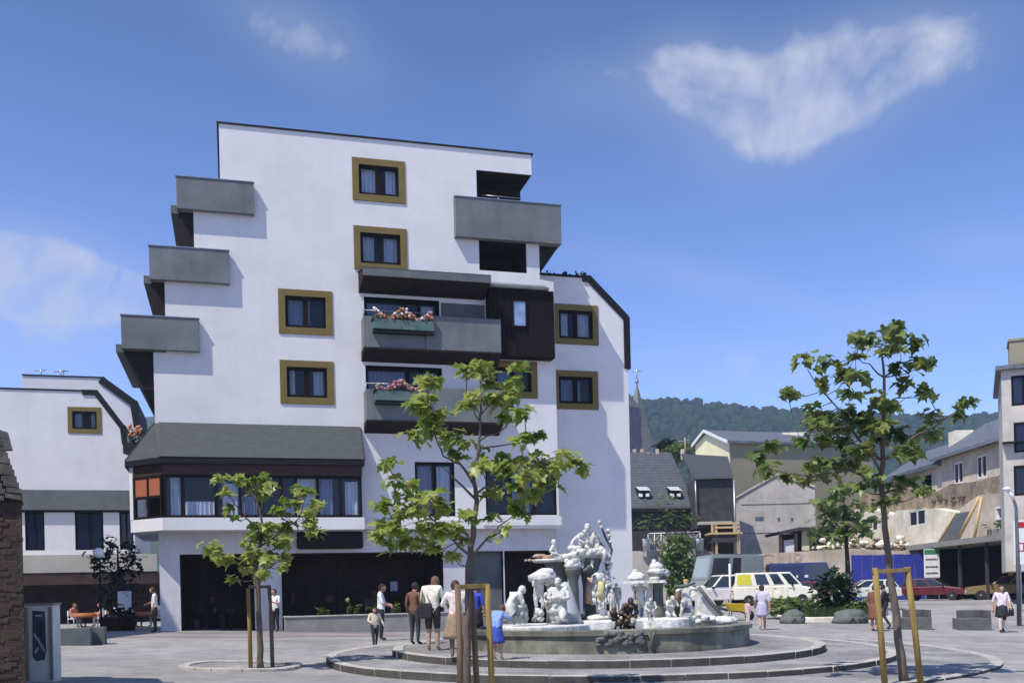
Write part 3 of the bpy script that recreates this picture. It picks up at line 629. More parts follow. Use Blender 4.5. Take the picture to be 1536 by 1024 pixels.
for px in (58, 88, 92): p = C2.F(C2.uz(px, 560)[0], z0, -1); b.tube([p, p+V((0, 0, .8))], .04, 5); b.tube([p+V((-.5, 0, .6)), p+V((.4, 0, .65))], .03, 5)
b.build('roof_rail', M['metal'], lb2)
# planted balcony between the buildings
def leafball(mb, c, r, n, size, rnd, m=0):
    for i in range(n):
        d = V((rnd.gauss(0, 1), rnd.gauss(0, 1), rnd.gauss(0, 1))).normalized(); p = V(c)+V((d.x*r[0], d.y*r[1], d.z*r[2]))*rnd.uniform(.45, 1)
        a = V((rnd.uniform(-1, 1), rnd.uniform(-1, 1), rnd.uniform(-.6, .6))).normalized(); e = a.cross(V((rnd.uniform(-1, 1), rnd.uniform(-1, 1), 1))).normalized(); s = size*rnd.uniform(.6, 1.3)
        mb.face([p, p+a*s*.5+e*s*.3, p+a*s, p+a*s*.5-e*s*.3], m)
pb = at(205, 655, 58)
o = thing('balcony_planting', 'red flowers and leaves over a balcony edge beside the bay roof', 'plants', pb)
b = MB(); leafball(b, pb, (.55, .5, .6), 200, .2, random.Random(4)); b.build('leaves', M['plant'], o)
b = MB(); rnd = random.Random(9)
for i in range(40): b.ball(pb+V((rnd.uniform(-.4, .5), rnd.uniform(-.5, 0), rnd.uniform(0, .6))), .09, 5)
b.build('flowers', M['flower'], o)
b = MB(); b.box(pb.x-.7, pb.y-.3, pb.z-1.0, pb.x+.6, pb.y+.3, pb.z-.35); b.build('trough', M['black_edge'], o)

# house added out of view on the left, only to shade the cafe front
nh = thing('added_shade_house', 'plain added house out of view, placed to shade the cafe front', 'house', V((-26, 28, 0)))
b = MB(); b.box(-31, 12, -.2, -21.6, 40.0, 18.6); b.build('wall', M['stucco'], nh); b = MB(); b.prism([(-31.3, 11.7, 18.6), (-21.3, 11.7, 18.6), (-26.3, 11.7, 20.2)], (0, 28.6, 0)); b.build('roof', M['slate'], nh)
for k in range(7):
    for zf in (2.2, 5.4, 8.6, 11.4): b = MB(); b.box(-21.59, 14+k*3.6, zf, -21.52, 15.2+k*3.6, zf+1.5); b.build('window', M['dark_wood'], nh)
# ------------------------------------------------------------------ people and carved figures
STAND = dict(pelvis=(0, 0, .53), spine=(0, .005, .63), chest=(0, 0, .745), neck=(0, -.005, .835), head=(0, .012, .875),
    shL=(-.112, -.005, .805), elL=(-.145, -.015, .64), wrL=(-.15, .03, .50), shR=(.112, -.005, .805), elR=(.145, -.015, .64), wrR=(.15, .03, .50),
    hiL=(-.052, 0, .50), knL=(-.058, .012, .285), anL=(-.06, -.012, .045), toL=(-.068, .075, .018), hiR=(.052, 0, .50), knR=(.058, .012, .285), anR=(.06, -.012, .045), toR=(.068, .075, .018))
WALK = dict(knR=(.055, .07, .30), anR=(.055, .10, .05), toR=(.06, .185, .03), knL=(-.055, .0, .285), anL=(-.055, -.13, .075), toL=(-.058, -.06, .015), elL=(-.15, .03, .65), wrL=(-.14, .11, .54), elR=(.15, -.05, .64), wrR=(.15, -.04, .49))
SIT = dict(pelvis=(0, 0, .30), spine=(0, -.01, .40), chest=(0, .0, .515), neck=(0, .01, .605), head=(0, .03, .645), shL=(-.112, 0, .575), elL=(-.145, .03, .42), wrL=(-.09, .16, .40), shR=(.112, 0, .575), elR=(.145, .03, .42), wrR=(.09, .16, .40),
    hiL=(-.055, 0, .29), knL=(-.075, .23, .29), anL=(-.075, .21, .05), toL=(-.08, .30, .02), hiR=(.055, 0, .29), knR=(.075, .23, .29), anR=(.075, .21, .05), toR=(.08, .30, .02))
KNEEL = dict(pelvis=(0, -.03, .20), spine=(0, .02, .30), chest=(0, .08, .41), neck=(0, .12, .49), head=(0, .155, .52), shL=(-.11, .10, .46), elL=(-.14, .19, .36), wrL=(-.08, .30, .37), shR=(.11, .10, .46), elR=(.14, .19, .36), wrR=(.08, .30, .37),
    hiL=(-.055, -.02, .18), knL=(-.08, .15, .07), anL=(-.07, -.09, .05), toL=(-.07, -.14, .015), hiR=(.055, -.02, .18), knR=(.09, .19, .16), anR=(.08, .06, .045), toR=(.08, .13, .02))
CROUCH = dict(pelvis=(0, -.06, .22), spine=(0, -.03, .33), chest=(0, .05, .43), neck=(0, .11, .50), head=(0, .14, .525), shL=(-.11, .07, .475), elL=(-.16, .10, .33), wrL=(-.08, .2, .27), shR=(.11, .07, .475), elR=(.16, .10, .33), wrR=(.08, .2, .27),
    hiL=(-.055, -.06, .20), knL=(-.11, .14, .30), anL=(-.08, .02, .045), toL=(-.09, .1, .02), hiR=(.055, -.06, .20), knR=(.11, .14, .30), anR=(.08, .02, .045), toR=(.09, .1, .02))
BONES = [('pelvis', 'spine', 'top'), ('spine', 'chest', 'top'), ('chest', 'neck', 'top'), ('neck', 'head', 'skin'), ('chest', 'shL', 'top'), ('shL', 'elL', 'sleeve'), ('elL', 'wrL', 'fore'), ('chest', 'shR', 'top'), ('shR', 'elR', 'sleeve'), ('elR', 'wrR', 'fore'),
    ('pelvis', 'hiL', 'legs'), ('hiL', 'knL', 'legs'), ('knL', 'anL', 'calf'), ('anL', 'toL', 'shoe'), ('pelvis', 'hiR', 'legs'), ('hiR', 'knR', 'legs'), ('knR', 'anR', 'calf'), ('anR', 'toR', 'shoe')]
RAD = dict(pelvis=.078, spine=.070, chest=.082, neck=.034, head=.030, shL=.040, shR=.040, elL=.028, elR=.028, wrL=.018, wrR=.018, hiL=.060, hiR=.060, knL=.038, knR=.038, anL=.024, anR=.024, toL=.021, toR=.021)
SKIN = (.50, .30, .21)
def person(name, label, loc, yaw, h=1.7, pose=None, top=(.7, .7, .65), legs=(.06, .06, .08), hair=(.06, .04, .025), sleeve=None, fore=None, calf=None, shoe=(.04, .03, .03), look=(0, 0), stone=None, fat=1.0, cat='person', group=None, skirt=None, hat=None, bag=None, longhair=False):
    J = dict(STAND); J.update(pose or {}); J = {k: V(v)*h for k, v in J.items()}
    names = list(J); idx = {k: i for i, k in enumerate(names)}
    me = bpy.data.meshes.new('sk'); me.from_pydata([J[k] for k in names], [(idx[a], idx[b]) for a, b, _ in BONES], [])
    o = bpy.data.objects.new('sk', me); COL.objects.link(o)
    o.modifiers.new('s', 'SKIN')
    for k, i in idx.items():
        r = RAD[k]*h*(fat if k in ('pelvis', 'spine', 'chest', 'hiL', 'hiR', 'shL', 'shR') else (1+(fat-1)*.4)); sv = me.skin_vertices[0].data[i]; sv.radius = (r, r); sv.use_root = (k == 'pelvis')
    sb = o.modifiers.new('d', 'SUBSURF'); sb.levels = 2; sb.render_levels = 2
    dg = bpy.context.evaluated_depsgraph_get(); dg.update()
    m2 = bpy.data.meshes.new_from_object(o.evaluated_get(dg)); bpy.data.objects.remove(o)
    vs = [v.co.copy() for v in m2.vertices]; fs = [list(p.vertices) for p in m2.polygons]; bpy.data.meshes.remove(m2)
    if stone:
        # rough chiselled surface with fold ridges
        for v in vs: q = v*(9/h)+V((h*31, 0, 0)); v += V((mnoise.noise(q), mnoise.noise(q+V((9, 0, 0))), mnoise.noise(q+V((0, 9, 0)))*.5))*.018*h+V((math.sin(v.z*60/h+v.x*25/h)*.006*h, 0, 0))
    if stone: mats = [stone]; mi = [0]*len(fs)
    else:
        keys = ['top', 'sleeve', 'fore', 'legs', 'calf', 'shoe', 'skin', 'hair', 'eye', 'lip']
        sl = sleeve or top; cols = dict(top=top, sleeve=sl, fore=fore or SKIN, legs=legs, calf=calf or legs, shoe=shoe, skin=SKIN, hair=hair, eye=(.03, .025, .02), lip=(.38, .16, .13))
        mats = [cmat(cols[k]) for k in keys]; mi = []
        for f in fs:
            c = sum((vs[i] for i in f), V())/len(f); best = None
            for a, b_, reg in BONES:
                A_, B_ = J[a], J[b_]; d = B_-A_; t = max(0, min(1, (c-A_).dot(d)/d.length_squared)); q = (c-(A_+d*t)).length-(RAD[a]*(1-t)+RAD[b_]*t)*h
                if best is None or q < best[0]: best = (q, reg)
            mi.append(keys.index(best[1]))
    b = MB(); b.v = vs; b.f = fs; b.mi = mi; b.sm = [True]*len(fs)
    K = (lambda k: 0) if stone else (lambda k: keys.index(k))
    # head with face
    hr = .0665*h; hm = Matrix.Rotation(R_(look[0]), 3, 'Z') @ Matrix.Rotation(R_(look[1]), 3, 'X'); up = (J['head']-J['neck']).normalized()
    hc = J['head']+up*.048*h+hm @ V((0, .006*h, 0))
    P = lambda x, y, z: hc+hm @ V((x*hr, y*hr, z*hr))
    b.ball(hc, (hr*.74, hr*.90, hr), 10, K('skin'), hm); b.ball(P(0, .14, -.42), (hr*.56, hr*.66, hr*.58), 8, K('skin'), hm)
    b.loft([[P(-.09, .86, .1), P(.09, .86, .1), P(0, .8, .16)], [P(-.15, .92, -.22), P(.15, .92, -.22), P(0, 1.12, -.17)]], K('skin'))
    for sx in (-1, 1):
        b.ball(P(sx*.30, .78, .02), hr*.10, 5, K('eye'), hm); b.ball(P(sx*.75, -.02, -.08), (hr*.1, hr*.2, hr*.28), 5, K('skin'), hm)
    b.ball(P(0, .80, -.52), (hr*.25, hr*.08, hr*.06), 5, K('lip'), hm)
    # hands: palm, four fingers and a thumb
    for s, sx in (('L', -1), ('R', 1)):
        w = J['wr'+s]; d = (w-J['el'+s]).normalized(); side = d.cross(V((0, 1, .2))).normalized(); nn = d.cross(side).normalized(); q = h*.01
        pa = [w-d*q*.5, w+d*q*2.5, w+d*q*5.0]
        rings = []
        for p, ww, tt in zip(pa, (1.4, 2.3, 2.3), (1.2, 1.1, .8)): rings.append([p+side*q*ww*math.cos(t)+nn*q*tt*math.sin(t) for t in [k*math.pi/4 for k in range(8)]])
        b.loft(rings, K('skin'), True)
        for k, (of, ln) in enumerate(((-1.7, 3.6), (-.6, 4.4), (.55, 4.1), (1.6, 3.2))):
            s0 = pa[2]+side*q*of-d*q*.4; b.tube([s0, s0+d*q*ln*.55+nn*q*.3, s0+d*q*ln+nn*q*1.4], [q*.55, q*.5, q*.36], 5, K('skin'))
        t0 = pa[1]+side*q*2*sx; b.tube([t0-d*q, t0+side*q*1.2*sx+d*q*1.2+nn*q*.4, t0+side*q*1.4*sx+d*q*3+nn*q*.9], [q*.7, q*.6, q*.42], 5, K('skin'))
    o = b.build(name, mats); o.location = loc; o.rotation_euler = (0, 0, yaw); tag(o, label, cat, group)
    hb = MB()
    if hair:
        seg = 16
        for i in range(9):
            for k in range(seg):
                q = []
                for (ii, kk) in ((i, k), (i, k+1), (i+1, k+1), (i+1, k)):
                    a = math.pi*.985*ii/9+.01; t = 2*math.pi*kk/seg; x, y, z = math.sin(a)*math.cos(t), math.sin(a)*math.sin(t), math.cos(a); wv = 1+.05*math.sin(t*5+ii)
                    q.append((x*.86*wv, y*1.02*wv-.06, z*1.08))
                cy = sum(p[1] for p in q)/4; cz = sum(p[2] for p in q)/4
                low = -1.15 if longhair else -.55
                if (cy > .35 and cz < .5) or (cy > -.05 and cz < -.1 and abs(q[0][0]) < .95 and cy > .2) or cz < low: continue
                hb.face([P(*p) for p in q], 0, True)
        if longhair: hb.ball(P(0, -.55, -.6), (hr*.75, hr*.5, hr*1.0), 7, 0, hm)
        hb.build('hair', stone or cmat(hair), o)
    if skirt:
        # skirt: (colour, hem z, flare)
        col, hem, flare = skirt; b2 = MB(); top_z = J['pelvis'].z+.06*h; rings = []; n = 22
        for i in range(7):
            t = i/6; z = top_z+(hem*h-top_z)*t; ring = []
            kc = (J['knL']+J['knR'])/2; cx = J['pelvis']*(1-t)+(J['pelvis']*.5+kc*.5)*t
            for k in range(n):
                a = 2*math.pi*k/n; r = (.080+.02*math.sin(min(1, t*3)*1.57)+flare*t)*h*(1+.05*t*math.sin(a*6+1))
                ring.append(V((cx.x+math.cos(a)*r*1.1, cx.y+math.sin(a)*r*.9, z)))
            rings.append(ring)
        b2.loft(rings, 0, True); b2.build('skirt', cmat(col), o)
    if hat:
        b3 = MB(); b3.lathe([(hr*1.0, 0), (hr*1.02, hr*.35), (hr*.6, hr*.75), (.001, hr*.85)], P(0, -.02, .35), 12); b3.build('hat', hat if not isinstance(hat, tuple) else cmat(hat), o)
    if bag:
        col, pos, dims = bag; b4 = MB(); p = V(pos)*h; d = V(dims)*h
        b4.loft([[p+V((sx*d.x*w, sy*d.y*w, z*d.z)) for sx, sy in ((-1, -1), (1, -1), (1, 1), (-1, 1))] for z, w in ((-1, .85), (-.8, 1), (.5, 1), (1, .8))]); b4.tube([p+V((-d.x*.7, 0, d.z)), J['shL' if p.x < 0 else 'shR']+V((0, 0, .04*h)), p+V((d.x*.7, 0, d.z))], .008*h, 5); b4.build('shoulder_bag', cmat(col), o, bev=.01)
    return o
# ------------------------------------------------------------------ fountain
PZ = .78
ft = thing('fountain', 'round stone fountain with a mossy low basin wall and shallow water', 'fountain', (FC.x, FC.y, .3))
b = MB(); n = 96; prof_r = [(3.40, -.3), (3.42, .0), (3.40, PZ-.12), (3.38, PZ-.1), (3.34, PZ)]
def poolring(b, pts, m=0, n=96, wob=.0):
    rings = []
    for r, z in pts:
        rings.append([V((FC.x+math.cos(2*math.pi*k/n)*(r+wob*mnoise.noise(V((k*.3, z*2, 1)))), FC.y+math.sin(2*math.pi*k/n)*(r+wob*mnoise.noise(V((k*.3, z*2, 1)))), z)) for k in range(n)])
    rings.append(rings[0]); b.loft(rings, m, False, caps=False)
poolring(b, [(3.70, -.1), (3.66, .3), (3.62, PZ-.14), (3.70, PZ-.12), (3.70, PZ-.02), (3.66, PZ), (3.32, PZ), (3.30, PZ-.4), (3.30, -.1)], 0, 96, .03)
b.build('basin_wall', M['poolstone'], ft)
b = MB(); b.lathe([(3.31, PZ-.4), (3.31, PZ-.17)], FC, 48); b.build('water', M['water'], ft)
b = MB()
def blob(c, r, z0, z1, wob=.12, seed=0, n=28, taper=.93):
    rings = []
    for z, q in ((z0, 1), (z1-.03, 1), (z1, .97), (z1+.0, taper)):
        rings.append([V((c[0]+math.cos(2*math.pi*k/n)*r[0]*q*(1+wob*mnoise.noise(V((math.cos(2*math.pi*k/n), math.sin(2*math.pi*k/n), seed)))), c[1]+math.sin(2*math.pi*k/n)*r[1]*q*(1+wob*mnoise.noise(V((math.cos(2*math.pi*k/n), math.sin(2*math.pi*k/n), seed)))), z)) for k in range(n)])
    b.loft(rings)
isl = at(905, 930, 25.4); blob((isl.x, isl.y), (1.35, 1.2), .3, .93, .15, 1)
i2 = at(998, 930, 25.0); blob((i2.x, i2.y), (.72, .9), .3, .96, .1, 5); i3 = at(810, 930, 24.6); blob((i3.x, i3.y), (1.25, 1.3), .3, .86, .25, 9)
b.build('island', M['statue'], ft, bev=.02)
b = MB(); rnd = random.Random(2)
# carved fruit-and-animal relief on the wall front, dark stains of moss as knobs
for i in range(26):
    a = R_(rnd.uniform(-98, -82)); r = 3.70; b.ball((FC.x+math.cos(a)*r, FC.y+math.sin(a)*r, rnd.uniform(.45, .72)), (rnd.uniform(.05, .11), .06, rnd.uniform(.04, .09)), 6, 0, None, .3, i)
for sx in (-1, 1):
    a = R_(-79+sx*1.2); b.tube([(FC.x+math.cos(a)*3.68, FC.y+math.sin(a)*3.72, PZ-.06), (FC.x+math.cos(R_(-79))*3.7, FC.y+math.sin(R_(-79))*3.72, .55), (FC.x+math.cos(R_(-79))*3.7, FC.y+math.sin(R_(-79))*3.72, .35)], .035, 6)
b.build('relief', M['statue_dark'], ft)
lump = at(1085, 918, 24.6); b = MB(); b.ball((lump.x, lump.y, PZ+.06), (.36, .25, .13), 9, 0, None, .4, 3); b.ball((lump.x-.3, lump.y-.05, PZ+.1), (.16, .14, .1), 8, 0, None, .3, 8); b.build('rim_carving', M['statue'], ft)
def col_thing(name, label, px, Y, z0, prof, m, plate=None, extra=None):
    p = at(px, 900, Y); t = thing(name, label, 'sculpted column', (p.x, p.y, z0), 'sculpted fountain columns')
    b = MB(); b.lathe([(r, z) for r, z in prof], (p.x, p.y, 0), 14, 0, True); b.build('shaft', m, t)
    if plate:
        b = MB(); b.lathe(plate[0], (p.x+plate[1], p.y, 0), 20, 0, True, plate[2]); b.build('plate', plate[3], t)
    return t, p
zz = lambda px, py, Y: at(px, py, Y).z
# central tall column with flared head
t, p = col_thing('fountain_column', 'tall flared fountain column carrying the seated topmost white figure', 884, 25.6, .9,
    [(.42, .85), (.40, 1.0), (.17, 1.1), (.16, 1.75), (.20, zz(884, 862, 25.6)), (.34, zz(884, 840, 25.6)), (.36, zz(884, 836, 25.6))], M['statue_dark'],
    ([(.30, zz(884, 838, 25.6)), (.46, zz(884, 834, 25.6)), (.44, zz(884, 829, 25.6)), (.2, zz(884, 826, 25.6))], 0, (1.25, 1), M['statue']))
ztop = zz(884, 828, 25.6); ptop = p
person('statue', 'white stone figure seated highest on the tall central column', (p.x+.0, p.y, ztop-.44), R_(170), 1.56, dict(SIT, elL=(-.2, .05, .5), wrL=(-.16, .2, .56), elR=(.22, .0, .5), wrR=(.28, .06, .40)), stone=M['statue'], hair=(1, 1, 1), fat=1.25, cat='statue', group='carved fountain figures')
b = MB(); rnd = random.Random(11)
for i in range(9): b.ball((p.x+rnd.uniform(-.42, .42), p.y-.25+rnd.uniform(-.2, .2), ztop+rnd.uniform(-.1, .12)), (rnd.uniform(.06, .14), .1, rnd.uniform(.05, .1)), 7, 0, None, .35, i)
b.tube([(p.x-.2, p.y-.2, ztop+.1), (p.x-.42, p.y-.35, ztop-.05), (p.x-.62, p.y-.35, ztop-.12)], [.09, .07, .04], 7)
b.tube([(p.x+.2, p.y-.2, ztop+.15), (p.x+.38, p.y-.35, ztop+.0), (p.x+.34, p.y-.4, ztop-.28)], [.1, .08, .05], 7)
tag(b.build('carved_foliage', M['statue'], None, V((p.x, p.y, ztop))), 'pale carved drapery and fruit heaped at the seated top figure\'s feet', 'carving', 'carved fountain foliage')
# spray of tendrils to the right of the top figure
tp = at(905, 900, 25.6); o = thing('metal_tendril', 'curling tendrils with white buds trailing down beside the tall column', 'tendril', (tp.x, tp.y, .9))
b = MB(); bud = MB()
q = [at(x, y, 25.6) for x, y in ((912, 915), (914, 880), (910, 850), (918, 825), (908, 805), (902, 790), (900, 783))]
b.tube(q, [.05, .045, .04, .035, .03, .025, .02], 7)
q2 = [at(x, y, 25.5) for x, y in ((910, 850), (903, 820), (897, 812), (893, 822))]; b.tube(q2, [.04, .07, .09, .04], 7)
b.tube([at(x, y, 25.5) for x, y in ((918, 825), (914, 808), (912, 797))], .02, 6)
for x, y, r in ((900, 783, .055), (903, 790, .05), (912, 796, .06), (914, 803, .05), (916, 812, .04), (899, 811, .06), (912, 834, .07), (911, 842, .06), (914, 850, .06), (916, 845, .05), (921, 866, .04), (910, 866, .09), (913, 876, .08), (915, 886, .07), (913, 892, .06), (908, 858, .07), (912, 872, .08)): bud.ball(at(x, y, 25.45), (r*1.1, r, r), 7, 0, None, .3, x)
b.build('stem', M['statue_dark'], o); bud.build('buds', M['statue'], o)
# hung cloth in front of the column
cp = at(897, 895, 25.2); o = thing('hung_drapery', 'yellowed stone cloth hanging below the tall central column', 'drapery', (cp.x, cp.y, .9))
b = MB(); n = 14
def cl(px0, px1, py0, py1, Y, amp, m):
    for i in range(n):
        for j in range(4):
            f = lambda a, c: at(px0+(px1-px0)*a/n+1.5*math.sin(c*2), py0+(py1-py0)*c/4, Y+amp*math.sin(a*1.35)*(.4+c/4))
            b.face([f(i, j), f(i+1, j), f(i+1, j+1), f(i, j+1)], m, True)
cl(888, 908, 866, 906, 25.1, .10, 0); b.ball(at(898, 866, 25.15), (.19, .16, .14), 8, 0, None, .2); co_ = b.build('cloth', M['statue'], o); co_.modifiers.new('t', 'SOLIDIFY').thickness = .05
b = MB(); b.tube([at(901, 872, 25.0), at(902, 886, 24.97), at(901, 900, 25.0)], [.075, .085, .06], 8); b.build('fold', M['yellow_cloth'], o)
b = MB(); b.tube([at(884, 905, 25.2), at(884, 880, 25.2), at(886, 866, 25.2)], [.13, .11, .09], 8); b.build('post', M['tanstone'], o)
b = MB(); c = at(903, 912, 25.1); b.ball((c.x, c.y, .98), (.42, .3, .09), 8, 0, None, .3); b.build('base', M['statue'], o)
# column with round basket capital and conical mound
t, p = col_thing('fountain_column', 'short dark column with a round white basket of carved fruit on top', 861, 24.9, .9,
    [(.15, .85), (.14, 1.2), (.12, zz(861, 870, 24.9)), (.17, zz(861, 862, 24.9)), (.21, zz(861, 855, 24.9)), (.21, zz(861, 852, 24.9))], M['statue_dark'])
b = MB(); b.ball((p.x, p.y, zz(861, 847, 24.9)), (.22, .22, .13), 9, 0, None, .3, 2)
for i in range(10): a = i*.63; b.ball((p.x+.16*math.cos(a), p.y+.16*math.sin(a), zz(861, 849-(i % 3)*4, 24.9)), .07, 6, 0, None, .3, i)
b.build('fruit', M['statue'], t)
b = MB(); b.tube([(p.x+.2, p.y, zz(861, 855, 24.9)), at(878, 856, 24.9), at(884, 850, 24.9)], [.06, .07, .05], 7); b.ball(at(884, 851, 24.9), .08, 6, 0, None, .3); b.build('arm', M['statue_dark'], t)
b = MB(); c = at(856, 925, 24.7); b.lathe([(.42, .88), (.33, 1.15), (.22, 1.55), (.10, 1.85), (.02, 1.9)], (c.x-.12, c.y, 0), 16)
tag(b.build('stone_mound', mat('lilac_grey_stone', (.50, .50, .52), .8, .12, 5, .5, 30, stain_shade=.3), None, V((c.x-.12, c.y, .88))), 'smooth pale grey conical mound at the foot of the basket column', 'mound')
# table on a dark pillar with reclining figure
t, p = col_thing('fountain_column', 'dark slanted pillar holding a table slab with a reclining white figure', 836, 25.4, .9,
    [(.30, .85), (.28, 1.2), (.27, zz(836, 850, 25.4)), (.36, zz(836, 842, 25.4))], M['statue_dark'],
    ([(.60, zz(830, 843, 25.4)), (.66, zz(830, 840, 25.4)), (.64, zz(830, 838, 25.4))], .03, (1.0, .7), M['statue']))
zt_ = zz(830, 838, 25.4)
b = MB(); b.tube([(p.x-.35, p.y-.2, zt_+.04), (p.x-.1, p.y-.25, zt_+.06)], .05, 7); b.ball((p.x-.68, p.y, zt_-.02), .045, 6); b.ball((p.x-.78, p.y, zt_-.02), .04, 6); b.tube([(p.x-.78, p.y, zt_-.02), (p.x-.5, p.y, zt_-.01)], .02, 5); b.ball((p.x-.42, p.y-.1, zt_+.08), (.2, .12, .06), 7, 0, None, .3); b.build('table_objects', M['tanstone'], t)
person('statue', 'white stone figure leaning back on the table slab of the fountain', (p.x+.02, p.y, zt_-.16), R_(-105), 1.0, dict(SIT, pelvis=(0, -.02, .2), spine=(0, -.05, .3), chest=(0, -.09, .42), neck=(0, -.10, .51), head=(0, -.09, .55), shL=(-.1, -.09, .48), shR=(.1, -.09, .48), elL=(-.15, -.15, .34), elR=(.15, -.15, .34), wrL=(-.12, -.2, .2), wrR=(.1, .1, .25), hiL=(-.05, 0, .2), hiR=(.05, 0, .2), knL=(-.06, .22, .26), knR=(.06, .24, .22), anL=(-.06, .42, .19), anR=(.06, .45, .18), toL=(-.06, .5, .22), toR=(.06, .52, .22)), stone=M['statue'], hair=(1, 1, 1), fat=1.15, cat='statue', group='carved fountain figures')
S = M['statue']
def st(label, px, py, Y, hpx, yaw, pose, h_units, fat=1.2, m=None, **kw):
    p = at(px, py, Y); h = hpx/F_*Y/h_units
    return person('statue', label, (p.x, p.y, p.z), R_(yaw), h, pose, stone=m or S, hair=kw.pop('hair', (1, 1, 1)), fat=fat, cat='statue', group='carved fountain figures', **kw)
st('hunched white stone figure with rounded back nearest the basin rim', 770, 937, 23.6, 56, -60, CROUCH, .59, 1.35)
st('white stone child with a wide hat crouching lower beside the hunched figure', 785, 936, 23.9, 34, 150, CROUCH, .59, 1.3)
st('standing white figure bowed under a broad stone sack on its shoulders', 808, 926, 24.4, 60, 200, dict(STAND, spine=(0, .03, .63), chest=(0, .08, .73), neck=(0, .14, .80), head=(0, .18, .82), shL=(-.11, .1, .79), shR=(.11, .1, .79), elL=(-.18, .16, .7), elR=(.18, .16, .7), wrL=(-.13, .14, .85), wrR=(.13, .14, .85), knL=(-.07, .1, .29), knR=(.07, .05, .28)), .88, 1.35)
p = at(814, 866, 24.3); b = MB(); b.ball(p, (.36, .26, .17), 10, 0, None, .35, 4); b.ball(p+V((.08, 0, .12)), (.22, .18, .12), 8, 0, None, .3, 9)
tag(b.build('stone_sack', S, None, p-V((0, 0, .15))), 'broad white stone sack carried on the bowed figure\'s shoulders', 'carved sack')
st('white stone woman kneeling with folded arms under a pointed hood', 840, 934, 24.0, 66, 160, dict(KNEEL, pelvis=(0, 0, .2), spine=(0, 0, .32), chest=(0, 0, .44), neck=(0, .02, .53), head=(0, .04, .57), shL=(-.11, 0, .5), shR=(.11, 0, .5), elL=(-.16, .05, .37), elR=(.16, .05, .37), wrL=(.02, .14, .38), wrR=(-.02, .14, .4)), .66, 1.55)
st('small white stone child reclining low at the column foot on the island', 905, 921, 24.9, 20, 120, CROUCH, .59, 1.3)
st('small white stone child standing at the tall column foot under the hung drapery', 918, 920, 25.0, 36, 200, STAND, .99, 1.4)
st('slim white stone figure standing behind the small reclining child', 926, 918, 25.8, 44, 150, dict(STAND, elR=(.2, .1, .74), wrR=(.14, .14, .88)), .99, 1.3)
st('little white stone figure sitting between the tray bearer and the column base', 977, 928, 24.4, 30, 170, CROUCH, .59, 1.35)
st('white stone figure kneeling on the island edge right of the hooded column', 1006, 930, 24.5, 36, 190, KNEEL, .60, 1.35)
st('white stone child hugging the conical mound behind the hooded woman', 853, 912, 25.1, 40, 190, dict(STAND, elR=(.2, .12, .72), wrR=(.1, .2, .7)), .99, 1.35)
st('pale stone seated figure at the foot of the dark slanted pillar', 826, 918, 25.0, 34, 170, CROUCH, .59, 1.35)
st('small white stone figure perched beside the topmost seated figure', 874, 826, 25.4, 30, 200, CROUCH, .59, 1.4)
for k, (px, py, Y, r, lab) in enumerate(((895, 832, 25.3, .17, 'knobbly white stone basket hanging beside the topmost seated figure'), (868, 832, 25.2, .15, 'white stone bundle on the near edge of the top plate'), (800, 930, 24.0, .2, 'pale stone bundle lying before the bowed figure'), (925, 930, 24.4, .2, 'pale stone shell heap on the island before the tall column'), (1052, 932, 24.0, .16, 'pale stone lump at the foot of the slanted slab'))):
    c = at(px, py, Y); b = MB(); rnd = random.Random(k+50)
    for i in range(11): b.ball(c+V((rnd.uniform(-1, 1)*r, rnd.uniform(-1, 1)*r*.7, rnd.uniform(0, 1)*r*1.2)), rnd.uniform(.25, .5)*r, 6, 0, None, .5, i)
    tag(b.build('carved_bundle', M['statue'], None, c), lab, 'carving')
# twin columns with tray on the right
t, p = col_thing('fountain_column', 'grey column with a pointed white stone hood right of the tray bearer', 987, 25.0, .95, [(.22, .9), (.15, 1.05), (.13, 1.6), (.16, zz(987, 868, 25)), (.22, zz(987, 862, 25))], M['statue_dark'])
b = MB(); zc = zz(987, 858, 25); b.ball((p.x, p.y, zc), (.27, .22, .12), 10, 0, None, .5, 3); b.ball((p.x-.04, p.y, zc+.12), (.16, .14, .14), 9, 0, None, .5, 5); b.ball((p.x-.08, p.y, zc+.24), (.06, .06, .1), 7, 0, None, .4, 6); b.ball((p.x+.2, p.y-.05, zc-.02), (.12, .1, .08), 7, 0, None, .5, 8); b.build('hood', S, t)
b = MB(); b.tube([at(970, 927, 24.9), at(972, 900, 24.9), at(978, 870, 24.9)], [.1, .08, .05], 7); b.tube([(p.x+.2, p.y, zz(987, 866, 25)), at(997, 868, 25), at(1000, 876, 25)], [.05, .04, .02], 6); b.build('strut', S, t)
st('white stone figure bearing a flat tray at shoulder height', 962, 928, 25.0, 58, 175, dict(STAND, elR=(.2, .1, .72), wrR=(.22, .2, .82), elL=(-.2, .1, .72), wrL=(-.2, .2, .82), knL=(-.1, .06, .28), anL=(-.12, -.05, .045), toL=(-.12, .05, .018)), .99, 1.25)
p = at(966, 873, 24.8); b = MB(); b.loft([[p+V((sx*.52, sy*.2, -.02)) for sx, sy in ((-1, -1), (1, -1), (1, 1), (-1, 1))], [p+V((sx*.48, sy*.18, .05)) for sx, sy in ((-1, -1), (1, -1), (1, 1), (-1, 1))]]); b.ball(p+V((-.18, 0, .12)), (.24, .2, .13), 9, 0, None, .5, 2); b.ball(p+V((-.2, 0, .24)), (.1, .1, .1), 7, 0, None, .5, 4); b.ball(p+V((.25, -.05, .08)), (.14, .1, .06), 7, 0, None, .5, 7)
tag(b.build('stone_tray', S, None, p-V((0, 0, .02))), 'flat white stone tray with a pointed loaf held by the tray bearer', 'carved tray')
